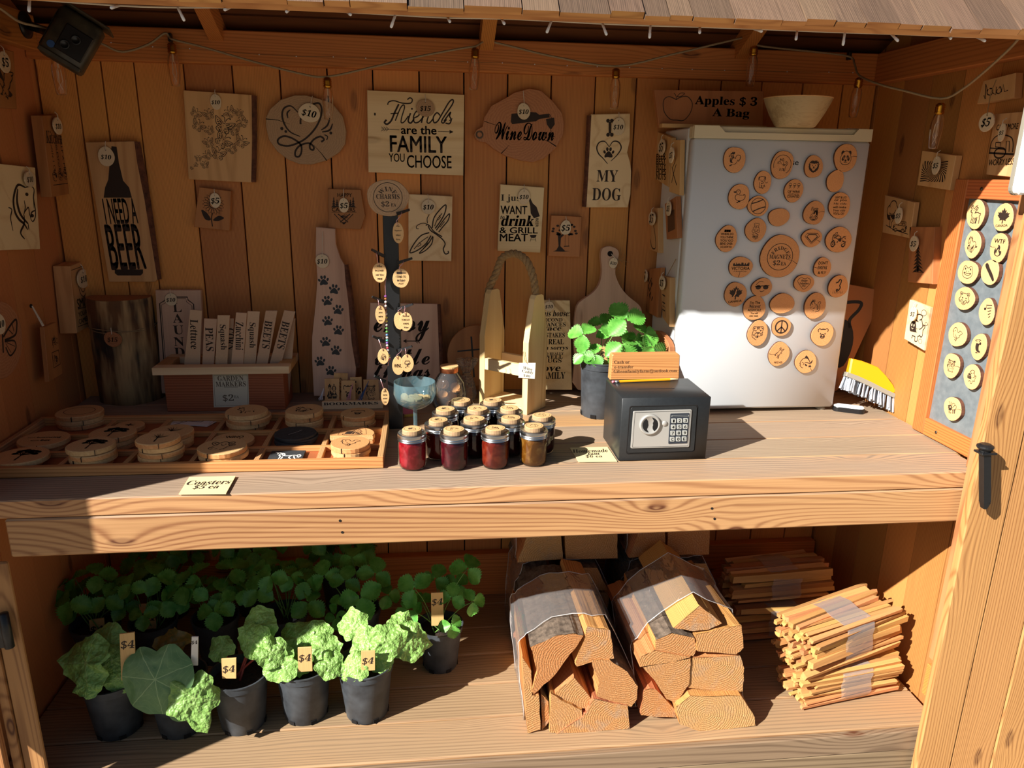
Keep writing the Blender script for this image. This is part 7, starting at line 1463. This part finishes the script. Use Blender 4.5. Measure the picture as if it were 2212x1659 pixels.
def split_log(root, origin, poly, y0, ln, rg, bark=()):
    """poly: world x z outline of the sawn front end; the log runs back from it"""
    n = len(poly); a = sum(poly[i][0]*poly[(i+1) % n][1]-poly[(i+1) % n][0]*poly[i][1] for i in range(n))
    if a < 0: poly = poly[::-1]; bark = tuple((n-2-b) % n for b in bark)
    cx = sum(p[0] for p in poly)/n; cz = sum(p[1] for p in poly)/n; fine = []; fb = []
    for i in range(n):
        p, q = poly[i], poly[(i+1) % n]; m = 4
        for k in range(m): t = k/m; fine.append((p[0]+(q[0]-p[0])*t+rg.uniform(-.0014, .0014)*(k > 0), p[1]+(q[1]-p[1])*t+rg.uniform(-.0014, .0014)*(k > 0))); fb.append(i in bark)
    N = len(fine); rows_ = [0, .02, .35, .7, 1.0]; vs = []; dx, dz = rg.uniform(-.012, .012), rg.uniform(-.004, .004)
    for t in rows_:
        for k, (x, z) in enumerate(fine): j = .0 if t == 0 else .0016; bmp = .003*noise.noise(Vector((x*60, t*9, z*60))) if fb[k] else 0; f_ = 1+bmp*8-(.03*t); vs.append(((cx+(x-cx)*f_)+dx*t+rg.uniform(-j, j)-origin.x, y0+ln*t+(rg.uniform(-.0015, .0015) if t == 0 else 0)-origin.y, max(FL+.0008, (cz+(z-cz)*f_)+dz*t+rg.uniform(-j, j))-origin.z))
    side = [(k*N+i, k*N+(i+1) % N, (k+1)*N+(i+1) % N, (k+1)*N+i) for k in range(len(rows_)-1) for i in range(N) if not fb[i]]
    bk = [(k*N+i, k*N+(i+1) % N, (k+1)*N+(i+1) % N, (k+1)*N+i) for k in range(len(rows_)-1) for i in range(N) if fb[i]]
    lg = mk('log', [Vector(v)-Vector((cx-origin.x, y0-origin.y, cz-origin.z)) for v in vs], side+[tuple(range((len(rows_)-1)*N, len(rows_)*N))], MATS['split_wood'], root, matrix=Matrix.Translation((cx-origin.x, y0-origin.y, cz-origin.z)))
    # sawn end with its own year rings, centred off the split
    ang = rg.uniform(0, 6.28); R = rg.uniform(.03, .09); ctr = (R*math.cos(ang), R*math.sin(ang))
    ev = [((fine[i][0]-cx)-ctr[0], -((fine[i][1]-cz)-ctr[1]), 0) for i in range(N)]
    M = Matrix(((1, 0, 0, ctr[0]), (0, 0, 1, -.0012), (0, -1, 0, ctr[1]), (0, 0, 0, 1)))
    mk('sawn_end', ev, [tuple(range(N-1, -1, -1))], MATS['log_end'], lg, matrix=M)
    if bk: mk('bark', [Vector(v)-Vector((cx-origin.x, y0-origin.y, cz-origin.z)) for v in vs], bk, MATS['bark'], lg)
def bundle(polys, Y, ln, lab, seed, wrap=(.07, .30), zoom=ZB):
    rg = random.Random(seed); W = []; allp = []
    for (pts, bark, dy) in polys:
        w_ = [PY(px, py, Y+dy) for px, py in (zoom(pts) if zoom else pts)]; w_ = [(p.x, max(p.z, FL+.001)) for p in w_]; W.append((w_, bark, dy)); allp += w_
    cx = sum(p[0] for p in allp)/len(allp); o = Vector((cx, Y, FL)); r = empty('firewood_bundle', tuple(o), lab, 'firewood', 'bundles of split firewood')
    for (w_, bark, dy) in W: split_log(r, o, w_, Y+dy, ln*rg.uniform(.95, 1.04), rg, bark)
    H = hull([(round(x, 4), round(z, 4)) for x, z in allp]); hx = sum(p[0] for p in H)/len(H); hz = sum(p[1] for p in H)/len(H); ring = []
    for i in range(len(H)):
        p, q = H[i], H[(i+1) % len(H)]
        for k in range(3): t = k/3; x, z = p[0]+(q[0]-p[0])*t, p[1]+(q[1]-p[1])*t; L = math.hypot(x-hx, z-hz) or 1; ring.append((x+(x-hx)/L*.005, max(FL+.0006, z+(z-hz)/L*.005)))
    N = len(ring); vs = []; m = 7
    for k in range(m+1):
        t = k/m; y = Y+wrap[0]+(wrap[1]-wrap[0])*t
        for i, (x, z) in enumerate(ring): vs.append((x-o.x+.002*math.sin(i*1.7+k), y-o.y+.012*math.sin(i*.9)*(k in (0, m)), max(.0005, z-o.z+.002*math.sin(i*2.1+k*1.3))))
    mk('plastic_wrap', vs, [(k*N+i, k*N+(i+1) % N, (k+1)*N+(i+1) % N, (k+1)*N+i) for k in range(m) for i in range(N)], MATS['wrap_film'], r, True)
    for k in (0, m): G().tube([(a_, b_, max(c_, .003)) for a_, b_, c_ in vs[k*N:(k+1)*N]], .0014, 5, closed=True).build('wrap_edge_sheen', MATS['wrap_sheen'], r, True)  # whitish tubes along the film edges stand in for its highlight streaks
bundle([([(365, 925), (560, 838), (690, 822), (760, 840), (720, 905), (620, 1030), (540, 1140), (390, 1275), (375, 1250), (415, 1120), (380, 960)], (0, 1, 2), 0), ([(790, 770), (960, 800), (990, 1010), (880, 1015), (712, 1070), (702, 1040), (765, 880)], (), .005), ([(820, 1020), (960, 1022), (1090, 1110), (1168, 1220), (1160, 1310), (1120, 1370), (1010, 1340), (860, 1290), (880, 1190), (850, 1120)], (1, 2, 3), .0), ([(548, 1270), (690, 1150), (818, 1310), (800, 1388), (740, 1380), (560, 1300)], (), .01), ([(305, 1000), (372, 1100), (378, 1285), (430, 1290), (440, 1540), (345, 1568), (325, 1300)], (), .005), ([(445, 1270), (500, 1330), (505, 1480), (452, 1550)], (0, 1, 2), .015), ([(518, 1270), (600, 1325), (750, 1395), (750, 1450), (560, 1568), (510, 1560)], (), .0), ([(562, 1576), (760, 1442), (800, 1392), (835, 1310), (1000, 1345), (1090, 1362), (1105, 1530), (1000, 1562), (700, 1576)], (), -.004)], -.785, .38, 'plastic-wrapped firewood bundle with a bark-covered log on top, left one', 5)
bundle([([(1435, 782), (1630, 615), (1795, 745), (1690, 795), (1560, 802)], (), 0), ([(1300, 870), (1420, 820), (1590, 858), (1605, 940), (1580, 990), (1300, 958)], (0, 1), .005), ([(1600, 832), (1780, 790), (1940, 762), (1955, 930), (1900, 978), (1612, 955)], (), .0), ([(1182, 1000), (1290, 950), (1562, 998), (1390, 1042), (1182, 1072)], (), .0), ([(1205, 1075), (1560, 1008), (1550, 1200), (1450, 1345), (1380, 1310), (1290, 1170)], (), .0), ([(1570, 1008), (1928, 986), (1960, 1080), (1950, 1252), (1850, 1265), (1540, 1228)], (), .005), ([(1455, 1370), (1560, 1290), (1940, 1290), (2040, 1450), (2045, 1510), (1860, 1560), (1620, 1560), (1480, 1500)], (), -.02), ([(1190, 1395), (1215, 1240), (1300, 1240), (1440, 1385), (1452, 1450), (1300, 1445), (1190, 1432)], (), .02)], -.795, .38, 'plastic-wrapped firewood bundle with a pale peaked log on top, right one', 6)
NRM = [([(0, 0), (.45, .02), (.42, .35), (.1, .38)], ()), ([(.48, .02), (1, 0), (.98, .33), (.46, .33)], (1,)), ([(.02, .4), (.4, .38), (.5, .72), (.08, .7)], (3,)), ([(.45, .36), (.97, .36), (1, .66), (.55, .7)], (1,)), ([(.05, .74), (.5, .75), (.35, 1), (.12, .96)], (2, 3)), ([(.54, .73), (.98, .69), (.85, .98), (.6, 1)], (1, 2))]
def rear(x0, x1, z0, z1, Y, ln, lab, seed):
    rg = random.Random(seed); pol = []
    for pts, bk in NRM: pol.append(([proj((x0+(x1-x0)*u, Y, z0+(z1-z0)*v)) for u, v in pts], bk, rg.uniform(-.01, .02)))
    bundle(pol, Y, ln, lab, seed, (.05, .25), None)
rear(.27, .60, FL, FL+.30, -.375, .30, 'shaded firewood bundle behind the bark-topped one on the shelf', 31)
rear(.64, .98, FL, FL+.30, -.375, .30, 'shaded firewood bundle behind the peaked one on the shelf', 32)
rear(.28, .62, FL+.325, FL+.61, -.37, .30, 'upper rear firewood bundle just under the counter, left one', 33)
rear(.66, .94, FL+.325, FL+.60, -.37, .30, 'upper rear firewood bundle just under the counter, right one', 34)

# ------------------------------------------------------------------ kindling bundles
_ST = []
for k in range(4):
    rg = random.Random(k+40); g = G(); v = []
    for i, t in enumerate((-.5, -.2, .15, .5)):
        for a in range(4): an = 1.5708*a+.785+rg.uniform(-.15, .15); v.append((t+rg.uniform(-.01, .01)*(i in (0, 3)), .72*math.cos(an)+rg.uniform(-.06, .06), .72*math.sin(an)+rg.uniform(-.06, .06)))
    f = [(i*4+a, i*4+(a+1) % 4, i*4+4+(a+1) % 4, i*4+4+a) for i in range(3) for a in range(4)]+[(3, 2, 1, 0), (12, 13, 14, 15)]
    me = bpy.data.meshes.new('stick'); me.from_pydata(v, [], f); me.materials.append(MATS['kindling_wood']); _ST.append(me)
def kindling(c, rot, tilt, ln, wd, ht, lab, seed, nx=9, nz=7, band=True):
    rg = random.Random(seed); M = Matrix.Translation(c) @ Matrix.Rotation(rot, 4, 'Z') @ Matrix.Rotation(tilt, 4, 'Y'); r = empty('kindling_bundle', M, lab, 'kindling', 'bundles of kindling sticks')
    for i in range(nx):
        for j in range(nz):
            y = (i+.5)/nx*wd-wd/2; z = (j+.5)/nz*ht; s = min(wd/nx, ht/nz)*rg.uniform(.6, 1.08); s2 = s*rg.uniform(.55, 1.1)
            o = bpy.data.objects.new('stick', rg.choice(_ST)); COL.objects.link(o); o.parent = r
            o.matrix_local = Matrix.Translation((rg.uniform(-.016, .016), y+jig(.0015), z+.003)) @ Matrix.Rotation(rg.uniform(-.05, .05), 4, 'Z') @ Matrix.Rotation(rg.uniform(-.012, .012), 4, 'Y') @ Matrix.Rotation(rg.uniform(-.5, .5), 4, 'X') @ Matrix.Diagonal((ln*rg.uniform(.88, 1.06), s, s2, 1))
    if band:
        m = 6; ring = []; a0, b0 = wd/2+.004, ht/2+.003
        for k in range(28): a = 6.2832*k/28; cx_, sx_ = math.cos(a), math.sin(a); q = (abs(cx_)**5+abs(sx_)**5)**(-1/5); ring.append((a0*cx_*q, ht/2+.001+b0*sx_*q))
        v = [(-.055+.11*t/m+.004*math.sin(k*1.3)*(t in (0, m)), y+.0012*math.sin(k*3+t), z+.0012*math.sin(k*2.3+t*2)) for t in range(m+1) for k, (y, z) in enumerate(ring)]
        mk('plastic_wrap', v, [(t*28+k, t*28+(k+1) % 28, (t+1)*28+(k+1) % 28, (t+1)*28+k) for t in range(m) for k in range(28)], MATS['wrap_film'], r, True)
kc = PZ(1835, 1520, FL); kindling(Vector((kc.x, kc.y+.075, FL+.008)), .16, -.01, .345, .15, .115, 'lower front bundle of pinkish kindling sticks wrapped in film', 1)
kindling(Vector((kc.x-.018, kc.y+.085, FL+.142)), .30, -.05, .365, .16, .14, 'upper front bundle of kindling sticks resting on another bundle', 2)
kindling(Vector((kc.x-.07, kc.y+.40, FL+.008)), .05, 0, .36, .15, .12, 'rear bundle of kindling lying on the shelf', 3, 6, 5)
kindling(Vector((kc.x-.075, kc.y+.41, FL+.148)), .08, 0, .36, .15, .11, 'upper rear bundle of kindling in the shade', 4, 6, 5)
